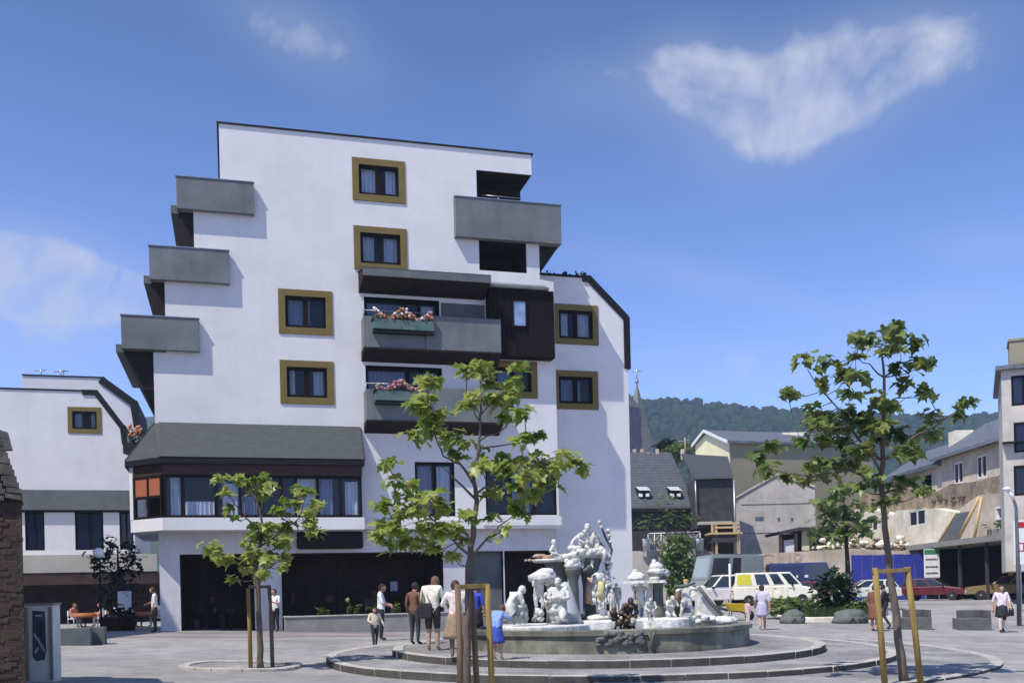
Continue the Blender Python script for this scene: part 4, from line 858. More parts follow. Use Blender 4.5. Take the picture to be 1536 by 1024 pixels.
# musician with yellow hat and slanting slab
mus = st('stone musician in a yellow hat playing before the slanted slab', 1030, 932, 24.3, 64, 178, dict(STAND, pelvis=(0, 0, .5), elL=(-.26, .06, .72), wrL=(-.2, .2, .74), elR=(.24, .08, .7), wrR=(.05, .2, .82), knL=(-.12, .1, .28), anL=(-.14, .02, .045), knR=(.12, .1, .28), anR=(.14, .02, .045), toL=(-.15, .1, .02), toR=(.15, .1, .02)), 1.0, 1.5, hat=(.62, .42, .08), hair=None)
p = at(1040, 885, 24.2); b = MB(); b.tube([at(1012, 880, 24.0), at(1030, 878, 23.9), at(1042, 874, 24.0)], [.05, .04, .03], 8); tag(b.build('stone_flute', M['statue_dark'], None, p), 'thick grey pipe held across the chest of the yellow-hatted musician', 'carved pipe')
b = MB(); q = [at(1046, 930, 24.9), at(1086, 927, 24.9), at(1058, 878, 24.9), at(1048, 878, 24.9)]; b.prism(q, V((0, .45, 0))); tag(b.build('slanted_slab', M['statue'], None, at(1062, 930, 25), bev=.03), 'tall slanting stone wedge leaning behind the yellow-hatted musician', 'stone slab')
b = MB(); b.tube([at(1048, 880, 24.75), at(1068, 905, 24.75), at(1086, 926, 24.75)], .05, 7); tag(b.build('dark_beam', M['statue_dark'], None, at(1086, 926, 24.75)), 'dark beam lying along the slope of the slanted slab', 'beam')
p = at(1018, 905, 24.6); b = MB(); b.ball(p, (.2, .12, .33), 9, 0, None, .25); tag(b.build('cello_carving', M['bronze'], None, p-V((0, 0, .3))), 'orange-brown instrument body beside the yellow-hatted musician', 'carved instrument')
# bronze cluster in the middle
st('brown bronze figure crouching low before the island edge', 943, 944, 22.9, 46, 190, CROUCH, .59, 1.1, M['bronze'])
p = at(935, 930, 22.8); b = MB(); rnd = random.Random(21)
for i in range(14): b.ball(p+V((rnd.uniform(-.28, .3), rnd.uniform(-.1, .1), rnd.uniform(-.2, .35))), rnd.uniform(.05, .1), 6, rnd.choice((0, 0, 1, 2)), None, .4, i)
for i in range(6): q = p+V((rnd.uniform(-.3, .3), 0, -.2)); b.tube([q, q+V((rnd.uniform(-.15, .15), 0, rnd.uniform(.3, .6)))], [.03, .015], 5, 0)
tag(b.build('bronze_plant', [M['bronze'], M['statue_dark'], M['statue']], None, p-V((0, 0, .2))), 'tangle of brown bronze stems with pale knobs beside the crouching bronze', 'bronze plant')
# ------------------------------------------------------------------ visitors
person('person', 'tall person in cream shirt seen from behind with black shoulder bag and sand trousers', stand(650, 975), R_(-12), 1.86, dict(STAND, chest=(.0, .02, .745), neck=(.01, .05, .835), head=(.012, .08, .868), elL=(-.15, .04, .65), wrL=(-.10, .15, .60), wrR=(.1, .15, .62), elR=(.15, .03, .65)), top=(.74, .70, .58), legs=(.05, .035, .025), calf=(.42, .29, .2), hair=(.16, .095, .05), shoe=(.4, .3, .22), look=(0, -12), fat=1.18, bag=((.02, .018, .02), (-.06, -.10, .52), (.085, .035, .10)), fore=(.74, .70, .58))
person('person', 'woman in pale pink blouse and long brown skirt standing behind the timber stakes', stand(686, 994), R_(10), 1.72, dict(STAND, elL=(-.17, .06, .66), wrL=(-.12, .16, .70)), top=(.78, .66, .6), sleeve=(.8, .74, .68), fore=SKIN, legs=(.2, .14, .09), hair=(.05, .03, .02), shoe=(.75, .7, .62), skirt=((.30, .21, .13), .25, .055), longhair=True, fat=1.12)
person('person', 'thin person in brown jacket and dark trousers standing by the cream-shirted visitor', stand(623, 966), R_(-30), 1.68, None, top=(.17, .085, .05), legs=(.035, .04, .045), hair=(.03, .02, .015), fore=(.17, .085, .05))
person('person', 'person in royal blue top and black skirt at the basin rim behind the stakes', stand(714, 967), R_(-20), 1.62, None, top=(.04, .06, .40), legs=(.02, .02, .025), calf=SKIN, hair=(.05, .035, .02), skirt=((.02, .02, .025), .30, .02))
person('person', 'child in bright blue cardigan and brown skirt leaning on the fountain rim', stand(745, 991), R_(-42), 1.22, dict(STAND, spine=(0, .02, .63), chest=(0, .06, .74), neck=(0, .10, .825), head=(0, .14, .86), shL=(-.112, .07, .80), shR=(.112, .07, .80), elL=(-.17, .17, .68), wrL=(-.10, .29, .66), elR=(.17, .18, .69), wrR=(.09, .30, .67), knR=(.06, .06, .29), anR=(.06, .04, .045), toR=(.065, .12, .018)), top=(.22, .34, .66), sleeve=(.34, .46, .74), fore=(.34, .46, .74), legs=(.10, .055, .035), calf=SKIN, hair=(.12, .065, .03), shoe=(.45, .33, .24), skirt=((.035, .075, .36), .30, .045), fat=1.3, longhair=True)
person('person', 'child in pale jacket and dark trousers walking toward the fountain', V((at(561, 900, 30.5).x, 30.5, surf(at(561, 900, 30.5).x, 30.5))), R_(-160), 1.2, dict(WALK, elL=(-.19, .0, .65), wrL=(-.22, .06, .55), elR=(.17, .05, .65), wrR=(.1, .14, .62)), top=(.62, .55, .40), legs=(.03, .03, .035), hair=(.09, .055, .03), fat=1.3, longhair=True, fore=(.62, .55, .40))
person('person', 'man in white shirt standing behind the walking child by the planter', V((at(571, 900, 33.5).x, 33.5, surf(at(571, 900, 33.5).x, 33.5))), R_(-90), 1.92, dict(STAND, elL=(-.15, .05, .65), wrL=(-.05, .16, .62), elR=(.15, .05, .65), wrR=(.05, .17, .6)), top=(.72, .74, .8), legs=(.03, .03, .035), hair=(.02, .015, .012), fore=SKIN)
person('person', 'person in white shirt and black trousers standing beside the white pillar', stand(414, 947), R_(150), 1.70, dict(STAND, elL=(-.17, .06, .66), wrL=(-.06, .16, .68)), top=(.74, .72, .66), legs=(.03, .02, .02), hair=(.04, .03, .02), fore=SKIN)
person('person', 'woman in lavender dress walking alone right of the fountain', stand(1144, 944), R_(-10), 1.66, WALK, top=(.58, .54, .66), legs=(.05, .03, .05), calf=SKIN, hair=(.045, .03, .02), skirt=((.50, .46, .60), .30, .02), shoe=(.6, .5, .42), fore=SKIN, fat=1.1, longhair=True)
person('person', 'woman in white blouse and black skirt walking past the concrete blocks', stand(1503, 948), R_(170), 1.68, WALK, top=(.70, .60, .62), legs=(.02, .02, .022), calf=(.62, .5, .42), hair=(.05, .035, .025), skirt=((.02, .02, .025), .33, .02), fore=SKIN, fat=1.15, bag=((.03, .03, .03), (-.19, 0, .42), (.04, .05, .08)))
person('person', 'person in rust brown dress behind the right tree stakes', stand(1312, 946), R_(-60), 1.66, None, top=(.20, .075, .045), legs=(.1, .04, .03), calf=SKIN, hair=(.04, .02, .015), skirt=((.20, .075, .045), .25, .04), fat=1.15)
person('person', 'person in black carrying a white bag beside the rust brown dress', stand(1327, 943), R_(60), 1.68, WALK, top=(.03, .025, .03), legs=(.03, .025, .03), hair=(.03, .02, .015), fore=(.03, .025, .03), bag=((.75, .72, .68), (.19, .02, .38), (.05, .07, .10)))
person('person', 'small child in pink clothes next to the yellow wheelbarrow', stand(1122, 937), R_(-70), 1.0, None, top=(.68, .45, .47), legs=(.66, .52, .5), hair=(.1, .06, .03), fat=1.3)
# ------------------------------------------------------------------ trees with big lobed leaves
LOBES = [(0, 0), (.28, -.12), (.50, .12), (.34, .30), (.52, .58), (.22, .62), (0, 1.0), (-.22, .62), (-.52, .58), (-.34, .30), (-.50, .12), (-.28, -.12)]
def leaf(mb, p, d, up, s, rnd, m=0):
    side = d.cross(up)
    if side.length < 1e-3: side = V((1, 0, 0))
    side.normalize(); up = side.cross(d).normalized(); bend = rnd.uniform(.15, .5); fold = rnd.uniform(.1, .45); sk = rnd.uniform(.75, 1.1)
    vs = []
    for x, y in LOBES: vs.append(p+side*(x*s*sk)+d*(y*s)+up*(abs(x)*s*fold-bend*y*y*s*.7))
    c = p+d*(.38*s)-up*(bend*.1*s); vs.append(c); n = len(LOBES)
    mb.raw(vs, [[n, k, (k+1) % n] for k in range(n)], m, True)
def tree(name, label, trunk, limbs, clusters, Y, lm, bm_, rad, lsize=.26, per=20, spread=.30, seed=1, cat='tree', group=None, depth=.9, root_drop=.0):
    rnd = random.Random(seed); P0 = at(*trunk[0], Y); base = V((P0.x, P0.y, surf(P0.x, P0.y)+root_drop)); t = thing(name, label, cat, base, group)
    tb = MB(); pts = [base-V((0, 0, .05))]+[at(*q, Y) for q in trunk[1:]]
    # finer, slightly crooked trunk
    fine = []; rr = []
    for i in range(len(pts)-1):
        for k in range(4):
            s = k/4; q = pts[i].lerp(pts[i+1], s); fine.append(q+V((rnd.uniform(-1, 1), rnd.uniform(-1, 1), 0))*rad*.18*(i+k > 0)); u = (i+s)/(len(pts)-1); rr.append(rad*(1-.82*u)*(1.25 if i+k == 0 else 1))
    fine.append(pts[-1]); rr.append(rad*.16); tb.tube(fine, rr, 9)
    nodes = [(q, r) for q, r in zip(fine, rr)][3:]
    for lim in limbs:
        dd = rnd.uniform(-.5, .5)*depth; lp = [at(x, y, Y)+V((0, dd*i/(len(lim)-1), 0)) for i, (x, y) in enumerate(lim)]
        near = min(nodes, key=lambda n_: (n_[0]-lp[0]).length); lp[0] = near[0]
        f2 = []; 
        for i in range(len(lp)-1):
            for k in range(3): f2.append(lp[i].lerp(lp[i+1], k/3)+V((rnd.uniform(-1, 1), rnd.uniform(-1, 1), rnd.uniform(-1, 1)))*.02)
        f2.append(lp[-1]); r0 = min(near[1]*.7, rad*.36); rl = [r0*(1-.75*i/(len(f2)-1)) for i in range(len(f2))]; tb.tube(f2, rl, 7); nodes += list(zip(f2[2:], rl[2:]))
    cb = MB()
    for cx, cy, cs in clusters:
        c = at(cx, cy, Y)+V((0, rnd.uniform(-1, 1)*depth, 0)); near = min(nodes, key=lambda n_: (n_[0]-c).length+max(0, n_[0].z-c.z)*.8)
        q0 = near[0]; mid = q0.lerp(c, .55)+V((0, 0, -.06)); tb.tube([q0, mid, c], [min(.016, near[1]*.6), .009, .005], 5)
        n = int(per*cs)
        for k in range(n):
            az = rnd.uniform(0, 6.283); el = rnd.uniform(-.75, .55); d = V((math.cos(az)*math.cos(el), math.sin(az)*math.cos(el), math.sin(el)-.25)).normalized()
            off = V((rnd.gauss(0, 1)*spread*.5*cs**.5, rnd.gauss(0, 1)*spread*.5*cs**.5, rnd.gauss(0, 1)*spread*.34*cs**.5)); up = V((rnd.uniform(-.5, .5), rnd.uniform(-.5, .5), 1))
            leaf(cb, c+off, d, up, lsize*rnd.uniform(.6, 1.2), rnd)
    cb.build('crown', lm, t); tb.build('trunk', bm_, t); return t, base
def C(s): return [(float(a), float(b), float(c)) for a, b, c in (q.split(',') for q in s.split())]
YC = 16.1
tree('young_tree', 'young bright green tree in the middle in front of the white block', [(699, 1034), (701, 940), (703, 850), (711, 788), (716, 750), (709, 715), (718, 672), (721, 623), (722, 590)],
    [[(702, 833), (682, 813), (647, 778), (624, 752), (600, 726)], [(705, 835), (740, 797), (768, 773)], [(713, 750), (682, 717), (664, 702)], [(710, 725), (689, 694), (666, 685), (653, 655), (645, 620)], [(719, 660), (753, 643), (785, 610)], [(716, 745), (745, 720), (790, 700), (850, 685)], [(720, 630), (700, 595)], [(721, 620), (760, 585)], [(647, 778), (600, 790)], [(719, 675), (790, 660)]],
    C('720,556,1 702,566,1 735,572,1 708,590,1.2 738,600,1.2 762,602,1 778,552,.7 772,575,.9 757,618,.9 786,624,.8 700,610,.6 750,585,1 806,650,.7 778,668,.5 788,660,.6 648,568,.7 645,585,1 636,600,1 630,620,1.2 655,620,1 618,645,1 650,645,1.2 672,655,.7 690,662,1 682,680,1 642,630,1 852,675,.6 866,690,.7 878,695,.5 742,690,1.2 768,686,1 800,686,1 822,700,1 758,708,1.2 790,716,1.4 800,742,1 820,725,1 838,700,1 722,705,.9 738,738,.9 775,755,1 775,735,1 735,770,.5 588,702,.8 598,728,.9 615,745,1 580,758,1.2 600,770,1.4 628,768,1.4 652,752,1 668,762,1 640,790,1.4 600,795,1.3 620,812,1.2 660,800,1.3 676,788,1 648,818,.9 702,775,.9 578,790,1 690,805,.6 676,832,.6 590,815,1 570,800,.7 612,722,.6 762,795,.4 742,806,.4 786,770,.5 722,668,.3 630,745,.8'), YC, M['leaf_a'], M['bark'], .066, .19, 21, .155, 1, depth=.6)
tree('young_tree', 'small young tree on the kerbed island in front of the bay window', [(391, 997), (389, 940), (386, 880), (384, 840), (395, 800), (388, 760), (372, 730)],
    [[(386, 850), (350, 835), (325, 828)], [(388, 820), (420, 800), (452, 775), (462, 745)], [(394, 800), (360, 765), (345, 740)], [(386, 860), (415, 845), (430, 835)], [(390, 770), (400, 735)]],
    C('340,720,1 355,718,1 371,720,1 390,716,1.2 402,726,.9 380,735,1 350,742,.7 346,760,.5 352,775,.3 447,733,1.2 465,742,1 474,755,1 440,752,1.2 424,765,1 455,765,1.2 462,780,1.2 474,796,.8 430,788,1.2 410,788,1.2 385,790,1.2 392,806,1.2 416,808,1.2 430,814,1 402,830,1 376,815,.9 318,820,1 334,824,1 345,836,.9 318,836,.7 374,838,1.1 386,832,1.1 364,850,.9 395,842,1.2 408,838,1 422,832,.7 384,862,.9 360,866,.5 432,850,.5 402,858,.6 365,800,.6'), 22.4, M['leaf_a'], M['bark'], .075, .21, 19, .165, 2, depth=.6)
tree('young_tree', 'tall young tree with sparse dark crown staked at the right of the fountain', [(1357, 1022), (1346, 940), (1336, 870), (1327, 790), (1322, 725), (1325, 660), (1327, 600), (1325, 555), (1320, 520)],
    [[(1326, 562), (1300, 548), (1278, 540)], [(1323, 700), (1290, 660), (1262, 610), (1240, 580), (1222, 548)], [(1322, 720), (1275, 705), (1215, 712), (1170, 706), (1122, 688)], [(1324, 690), (1360, 660), (1398, 640), (1432, 612)], [(1327, 610), (1345, 595), (1380, 588)], [(1326, 565), (1355, 540), (1362, 512)], [(1324, 740), (1355, 730)], [(1325, 640), (1270, 640), (1190, 662)], [(1323, 715), (1300, 680)]],
    C('1310,500,1 1326,498,.9 1318,515,1.1 1300,515,.9 1320,530,.8 1362,508,.8 1355,524,.7 1268,526,.9 1276,540,.7 1214,538,.9 1228,548,.7 1258,562,1.1 1282,560,.9 1266,572,.6 1345,552,.9 1366,558,1 1355,572,1.1 1370,543,.7 1225,580,.7 1178,594,.8 1194,588,.5 1216,606,.4 1360,594,.9 1384,588,.8 1374,600,.5 1258,597,.8 1240,612,1 1285,608,1.2 1300,605,1.2 1316,612,1 1290,628,1.5 1320,632,1.3 1260,638,1.3 1224,640,1.1 1240,652,1 1280,652,1.5 1302,650,1.5 1340,650,1.3 1362,640,1.1 1372,656,1 1355,680,1.1 1330,686,1.2 1306,672,1.3 1280,676,1.2 1264,692,.8 1174,658,.8 1190,667,.7 1228,695,.9 1214,702,.7 1286,692,1 1124,690,.5 1145,700,.7 1165,705,.8 1186,712,.7 1206,716,.6 1406,620,1 1410,640,1 1398,652,.8 1436,608,.7 1430,626,.5 1304,722,.9 1290,732,.8 1342,735,1 1355,728,.9 1366,742,.7 1314,756,.7 1276,714,.7 1258,705,.5 1345,620,1 1270,620,1.1 1310,640,1.2'), 17.9, M['leaf_b'], M['bark'], .078, .21, 19, .17, 3, depth=.8)
tree('young_tree', 'slim dark tree standing behind the tall staked tree near the blue hoarding', [(1272, 905), (1271, 850), (1270, 800), (1266, 760)],
    [[(1270, 800), (1250, 780), (1240, 760)], [(1270, 795), (1295, 780)]], C('1250,742,1 1238,755,1 1262,758,1.1 1255,776,1.2 1275,768,1 1292,780,1 1302,772,.7 1240,795,1.2 1255,800,1.2 1272,800,1.2 1285,795,1 1262,738,.8'), 47, M['leaf_b'], M['bark_dark'], .16, .5, 14, .7, 4, depth=.8)
# tree in the tub by the cafe
tree('potted_tree', 'dark leafy tub tree shading the cafe front', [(178, 905), (178, 870), (177, 840), (175, 820)], [[(177, 860), (160, 848)], [(177, 855), (200, 842)]],
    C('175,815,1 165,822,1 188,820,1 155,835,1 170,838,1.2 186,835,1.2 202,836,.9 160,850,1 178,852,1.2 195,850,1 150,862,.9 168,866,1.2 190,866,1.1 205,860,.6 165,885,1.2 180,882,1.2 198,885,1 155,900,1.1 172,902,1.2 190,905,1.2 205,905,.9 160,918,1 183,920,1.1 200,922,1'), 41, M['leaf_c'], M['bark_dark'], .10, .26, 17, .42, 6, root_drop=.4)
def tub(name, label, px, py, r, h, m, group=None):
    p = stand(px, py); b = MB(); b.lathe([(r*.75, 0), (r*.95, h*.85), (r*1.05, h*.86), (r*1.05, h), (r*.92, h), (r*.9, h*.85), (.01, h*.84)], (p.x, p.y, p.z-.01), 18); return tag(b.build(name, m, None, p), label, 'planter', group)
pt = at(178, 905, 41); b = MB(); b.lathe([(.6, 0), (.72, .5), (.76, .52), (.76, .6), (.68, .6), (.66, .5), (.01, .49)], (pt.x, pt.y, surf(pt.x, pt.y)-.01), 20); tag(b.build('tree_tub', M['terracotta'], None, V((pt.x, pt.y, surf(pt.x, pt.y)))), 'large round terracotta tub holding the dark cafe tree', 'planter')
# stake frames
def stakes(label, Y, posts, bar, m, r=.045):
    base = at(*posts[0][0], Y); o = thing('tree_stake_frame', label, 'tree stakes', V((base.x, base.y, surf(base.x, base.y))), 'timber tree stake frames')
    for k, (bot, top, dy, mm) in enumerate(posts):
        t = at(*top, Y)+V((0, dy, 0)); q = at(*bot, Y)+V((0, dy, 0)); q.z = surf(q.x, q.y)-.03
        b = MB(); b.tube([q, q.lerp(t, .5)+V((.008, 0, 0)), t], [r*1.05, r, r*.97], 10, 0, True); b.build('post', M[mm], o)
    for (a, c, dy0, dy1, mm) in bar:
        b = MB(); p, q = at(*a, Y)+V((0, dy0, 0)), at(*c, Y)+V((0, dy1, 0)); n = V((0, 0, .035)); b.prism([p-n, q-n, q+n, p+n], V((0, .05, 0))); b.build('cross_bar', M[mm], o, bev=.006)
    return o
stakes('three tall timber stakes with a top bar round the middle tree', 15.7, [((692, 1034), (688, 876), -.3, 'stake_brown'), ((738, 1034), (730, 876), .15, 'stake'), ((714, 1034), (704, 878), .55, 'stake_brown')], [((684, 880), (734, 878), -.2, .15, 'stake'), ((684, 879), (706, 881), -.25, .55, 'stake_brown')], 'stake', .05)
stakes('two thin stakes tied to the small tree on the kerbed island', 22.4, [((376, 998), (372, 882), 0, 'stake'), ((404, 995), (399, 880), .3, 'bark')], [((372, 880), (401, 879), .0, .3, 'bark')], 'stake', .045)
stakes('yellow timber goalpost stakes round the tall tree on the right', 17.6, [((1318, 1024), (1303, 852), -.3, 'stake'), ((1378, 1022), (1357, 850), -.1, 'stake'), ((1368, 1024), (1350, 852), .45, 'stake')], [((1299, 858), (1362, 854), -.34, -.14, 'stake')], 'stake', .052)
# ------------------------------------------------------------------ things in front of the building
a0, a1 = A.uz(428, 940, 1.6)[0], 8.6; zg = surf(*A.F(0, 0, 1.6).xy)
ob = thing('planter_wall', 'long low pale stone planter along the dark shop front', 'planter', A.F(2, zg, 1.3))
b = MB()
A.box(b, a0, -.2, a1, zg+.60, 1.42, 1.60); A.box(b, a0, -.2, a0+.2, zg+.60, .5, 1.419); A.box(b, a1-.2, -.2, a1, zg+.60, .5, 1.419); A.box(b, a0+.2, -.2, a1-.2, zg+.6, .35, .5)
b.build('wall', M['concrete'], ob, bev=.01)
b = MB(); A.box(b, a0-.03, zg+.602, a1+.03, zg+.66, 1.39, 1.64); A.box(b, a0-.03, zg+.602, a0+.22, zg+.66, .5, 1.388); b.build('coping', M['kerb'], ob, bev=.01)
b = MB(); A.box(b, a0+.201, zg, a1-.201, zg+.5, .501, 1.419); b.build('soil', M['soil'], ob)
rnd = random.Random(12)
for i in range(9):
    u = 1.6+i*.78+rnd.uniform(-.2, .2) if i < 8 else .4; p = A.F(u, zg+.48, 1.0+rnd.uniform(-.15, .15)); b = MB(); hh = rnd.uniform(.5, 1.05)
    for k in range(9):
        a = rnd.uniform(0, 6.28); q = p+V((math.cos(a)*.25, math.sin(a)*.2, hh*rnd.uniform(.4, 1))); b.tube([p, p.lerp(q, .5)+V((0, 0, .08)), q], [.012, .009, .005], 4)
        for j in range(10):
            r_ = p.lerp(q, rnd.uniform(.35, 1)); d = V((rnd.uniform(-1, 1), rnd.uniform(-1, 1), rnd.uniform(-.3, .7))).normalized(); leaf(b, r_, d, V((0, 0, 1)), rnd.uniform(.10, .2), rnd)
    tag(b.build('shrub', M['leaf_b'], None, p), 'green leafy shrub growing in the long stone planter before the shop', 'shrub', 'shrubs in the shop planter')
# cafe: planter boxes, tables, seated guests
def boxplanter(px, py, w, d, h, m, label, cat='planter', name='planter_box', yaw=15.7, group=None):
    p = stand(px, py); o = thing(name, label, cat, p, group); fr = Fr((p.x, p.y), yaw); b = MB()
    z = p.z
    fr.box(b, -w/2, z-.05, w/2, z+h, -.08, 0); fr.box(b, -w/2, z-.05, w/2, z+h, -d, -d+.08); fr.box(b, -w/2, z-.05, -w/2+.08, z+h, -d+.081, -.081); fr.box(b, w/2-.08, z-.05, w/2, z+h, -d+.081, -.081); b.build('trough', m, o, bev=.012)
    b = MB(); fr.box(b, -w/2+.081, z, w/2-.081, z+h-.06, -d+.082, -.082); b.build('soil', M['soil'], o); return o
boxplanter(104, 968, 1.15, .5, .5, M['grey_band'], 'blue grey box planter beside the white cabinet', group='cafe box planters')
boxplanter(133, 966, .9, .5, .5, M['grey_band'], 'blue grey box planter nearest the tub tree', group='cafe box planters')
def cafe_table(px, py, label):
    p = stand(px, py); o = thing('cafe_table', label, 'table', p, 'cafe tables'); b = MB(); b.lathe([(.55, .70), (.57, .72), (.56, .745), (.01, .75)], p, 20); b.lathe([(.57, .735), (.59, .6), (.60, .52)], p, 20) ; b.build('tablecloth', M['orange'], o)
    b = MB(); b.lathe([(.28, 0), (.26, .03), (.04, .06), (.035, .7)], p, 12); b.build('pedestal', M['black_edge'], o); return p
def chair(p, yaw, label):
    o = thing('cafe_chair', label, 'chair', p, 'cafe chairs'); mt = M['white_paint']; b = MB(); b.box(-.22, -.22, .43, .22, .22, .47)
    o.rotation_euler = (0, 0, yaw); z0 = V((0, 0, 0))
    b.build('seat', mt, o, z0, bev=.015); b = MB(); b.box(-.21, -.23, .6, .21, -.20, .88); b.build('backrest', mt, o, z0, bev=.012)
    for sx in (-1, 1):
        for sy in (-1, 1): b = MB(); b.tube([(sx*.19, sy*.19, 0), (sx*.19, sy*.2, .43 if sy > 0 else .87)], .016, 6); b.build('leg', mt, o, z0)
k = 0
for (px, py, lab) in ((128, 940, 'round orange-clothed cafe table left of the tub tree'), (158, 936, 'round orange-clothed cafe table behind the tub tree trunk'), (212, 940, 'round orange-clothed cafe table by the white corner pillar')):
    p = cafe_table(px, py, lab)
    for j, a in enumerate((.4, 2.6) if k != 1 else (1.0,)):
        c = p+V((math.cos(a)*.85, math.sin(a)*.55, 0)); c.z = surf(c.x, c.y); yaw = math.atan2(p.y-c.y, p.x-c.x)-math.pi/2
        chair(c, yaw, 'white cafe chair '+('on the far side of' if j else 'at the street side of')+' the '+lab.replace('round orange-clothed ', ''))
        cl_ = [((.75, .7, .66), 'white'), ((.55, .2, .16), 'red'), ((.7, .72, .75), 'pale blue'), ((.6, .55, .4), 'tan'), ((.8, .78, .74), 'cream')][(k*2+j) % 5]
        person('person', 'guest in %s top seated at the %s' % (cl_[1], lab.replace('round ', '')), c, yaw, 1.68, SIT, top=cl_[0], legs=(.25, .25, .3) if j else (.5, .48, .44), hair=(.05+.08*j, .035+.05*j, .02), group='seated cafe guests')
    k += 1
person('person', 'waiter in white shirt leaning by the white corner pillar', stand(233, 948), R_(100), 1.72, dict(STAND, elR=(.16, .08, .66), wrR=(.06, .18, .62)), top=(.75, .74, .7), legs=(.03, .03, .03), hair=(.05, .03, .02), fore=SKIN)
# globe lamp
p = at(152, 944, 37.5); p.z = g(p.x, p.y); o = thing('globe_lamp', 'white opal globe lamp on a thin post in the tub tree leaves', 'street lamp', p); top = at(148, 829, p.y)
b = MB(); b.tube([p, V((p.x, p.y, top.z-.2))], [.05, .035], 8); b.lathe([(.09, -.24), (.09, -.16), (.06, -.14)], V((top.x, top.y, top.z)), 10); b.tube([V((p.x, p.y, top.z-.25)), V((top.x, top.y, top.z-.2))], .03, 6); b.build('post', M['black_edge'], o); b = MB(); b.ball(top, .2, 12); b.build('globe', M['globe'], o)
# menu board with pale head shape between tub tree and pillar
p = stand(187, 946); o = thing('menu_board', 'small white menu board beside the tub tree', 'sign board', p); b = MB(); b.prism([p+V((-.25, 0, .95)), p+V((.25, .1, .95)), p+V((.25, .1, 1.6)), p+V((-.25, 0, 1.6))], V((0, .04, 0))); b.build('board', M['white_paint'], o); b = MB(); b.tube([p, p+V((0, .02, .96))], .03, 6); b.build('post', M['black_edge'], o)
# brick gate pier at the left edge
bp = at(-75, 1000, 16.6); o = thing('brick_gate_pier', 'old brick wall end coloured dark for shade with a stepped tiled cap at the picture edge', 'wall', V((bp.x, bp.y, 0)))
xr = at(36, 900, 16.6).x; zt = at(20, 748, 16.6).z
SL = xr/16.6
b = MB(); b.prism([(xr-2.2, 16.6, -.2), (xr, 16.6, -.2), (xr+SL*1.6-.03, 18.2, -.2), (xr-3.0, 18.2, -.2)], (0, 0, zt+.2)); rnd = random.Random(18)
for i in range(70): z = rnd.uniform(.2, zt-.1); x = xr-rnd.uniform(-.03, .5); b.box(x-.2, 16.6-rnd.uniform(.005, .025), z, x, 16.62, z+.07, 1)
b.build('brickwork', [M['brick'], mat('rough_brick_shade', (.036, .022, .016), .9, .5, 6, .5, 20)], o, bev=.012)  # raised bricks coloured dark too, as shade on the pier face
b = MB(); rnd = random.Random(8)
for i in range(10):
    z = zt+i*.105; x1 = xr+(.06 if i < 2 else .10-.055*i)
    for j in range(8):
        a_ = rnd.uniform(-.012, .012); y0, y1 = 16.46+i*.04, 18.2; b.prism([(x1-.28*(j+1)+.02, y0+a_, z+rnd.uniform(-.015, .015)), (x1-.28*j, y0, z-.03), (x1-.28*j+SL*(y1-y0), y1, z), (x1-.28*(j+1)+.02+SL*(y1-y0), y1, z)], (0, 0, .07+rnd.uniform(0, .03)))
b.build('tiled_cap', mat('mossy_roof_tile', (.06, .052, .046), .9, .5, 6, .5, 20, stain_shade=.6, scol=(.13, .13, .11)), o)
b = MB(); b.prism([(xr-1.9, 16.75, zt+.9), (xr-.45, 16.75, zt+.9), (xr-.6, 16.9, zt+1.25), (xr-1.9, 16.9, zt+1.25)], (0, .5, 0)); b.build('cap_stone', M['stone'], o)
# poster cabinet
p = stand(60, 1022); o = thing('poster_cabinet', 'weathered pale metal cabinet with a torn dark poster', 'cabinet', p); fr = Fr((p.x, p.y), 6)
wc = .27; hc_ = at(60, 904, p.y).z
b = MB(); fr.box(b, -wc, p.z-.05, wc, hc_-.04, -.4, 0); b.build('body', mat('flaking_pale_paint', (.74, .73, .64), .8, .15, 2.5, .4, 25, stain_shade=.35, scol=(.35, .32, .26)), o, bev=.01)
b = MB(); fr.box(b, -wc-.03, hc_-.04, wc+.03, hc_, -.43, .03); b.build('lid', M['concrete'], o, bev=.01)
b = MB(); fr.box(b, -wc+.02, p.z+.03, -wc+.08, hc_-.08, .001, .02); fr.box(b, wc-.08, p.z+.03, wc-.02, hc_-.08, .001, .02); b.build('door_frame', M['concrete'], o)
b = MB(); z0 = p.z+.4; fr.poly(b, [(-.12, z0+.08), (-.05, z0), (.1, z0+.03), (.13, z0+.2), (.12, hc_-.16), (-.11, hc_-.14)], .001, .008); po = b.build('poster', M['poster'], o)
b = MB(); fr.poly(b, [(-.10, z0+.5), (.0, z0+.35), (.1, z0+.15), (.12, z0+.2), (.02, z0+.4), (-.08, z0+.56)], .009, .012); fr.poly(b, [(-.09, z0+.2), (-.02, z0+.28), (.0, z0+.24), (-.07, z0+.14)], .009, .012); fr.box(b, -.06, hc_-.26, .06, hc_-.22, .009, .012); b.build('torn_strip', mat('torn_paper', (.4, .42, .44), .8, .2, 8), po)
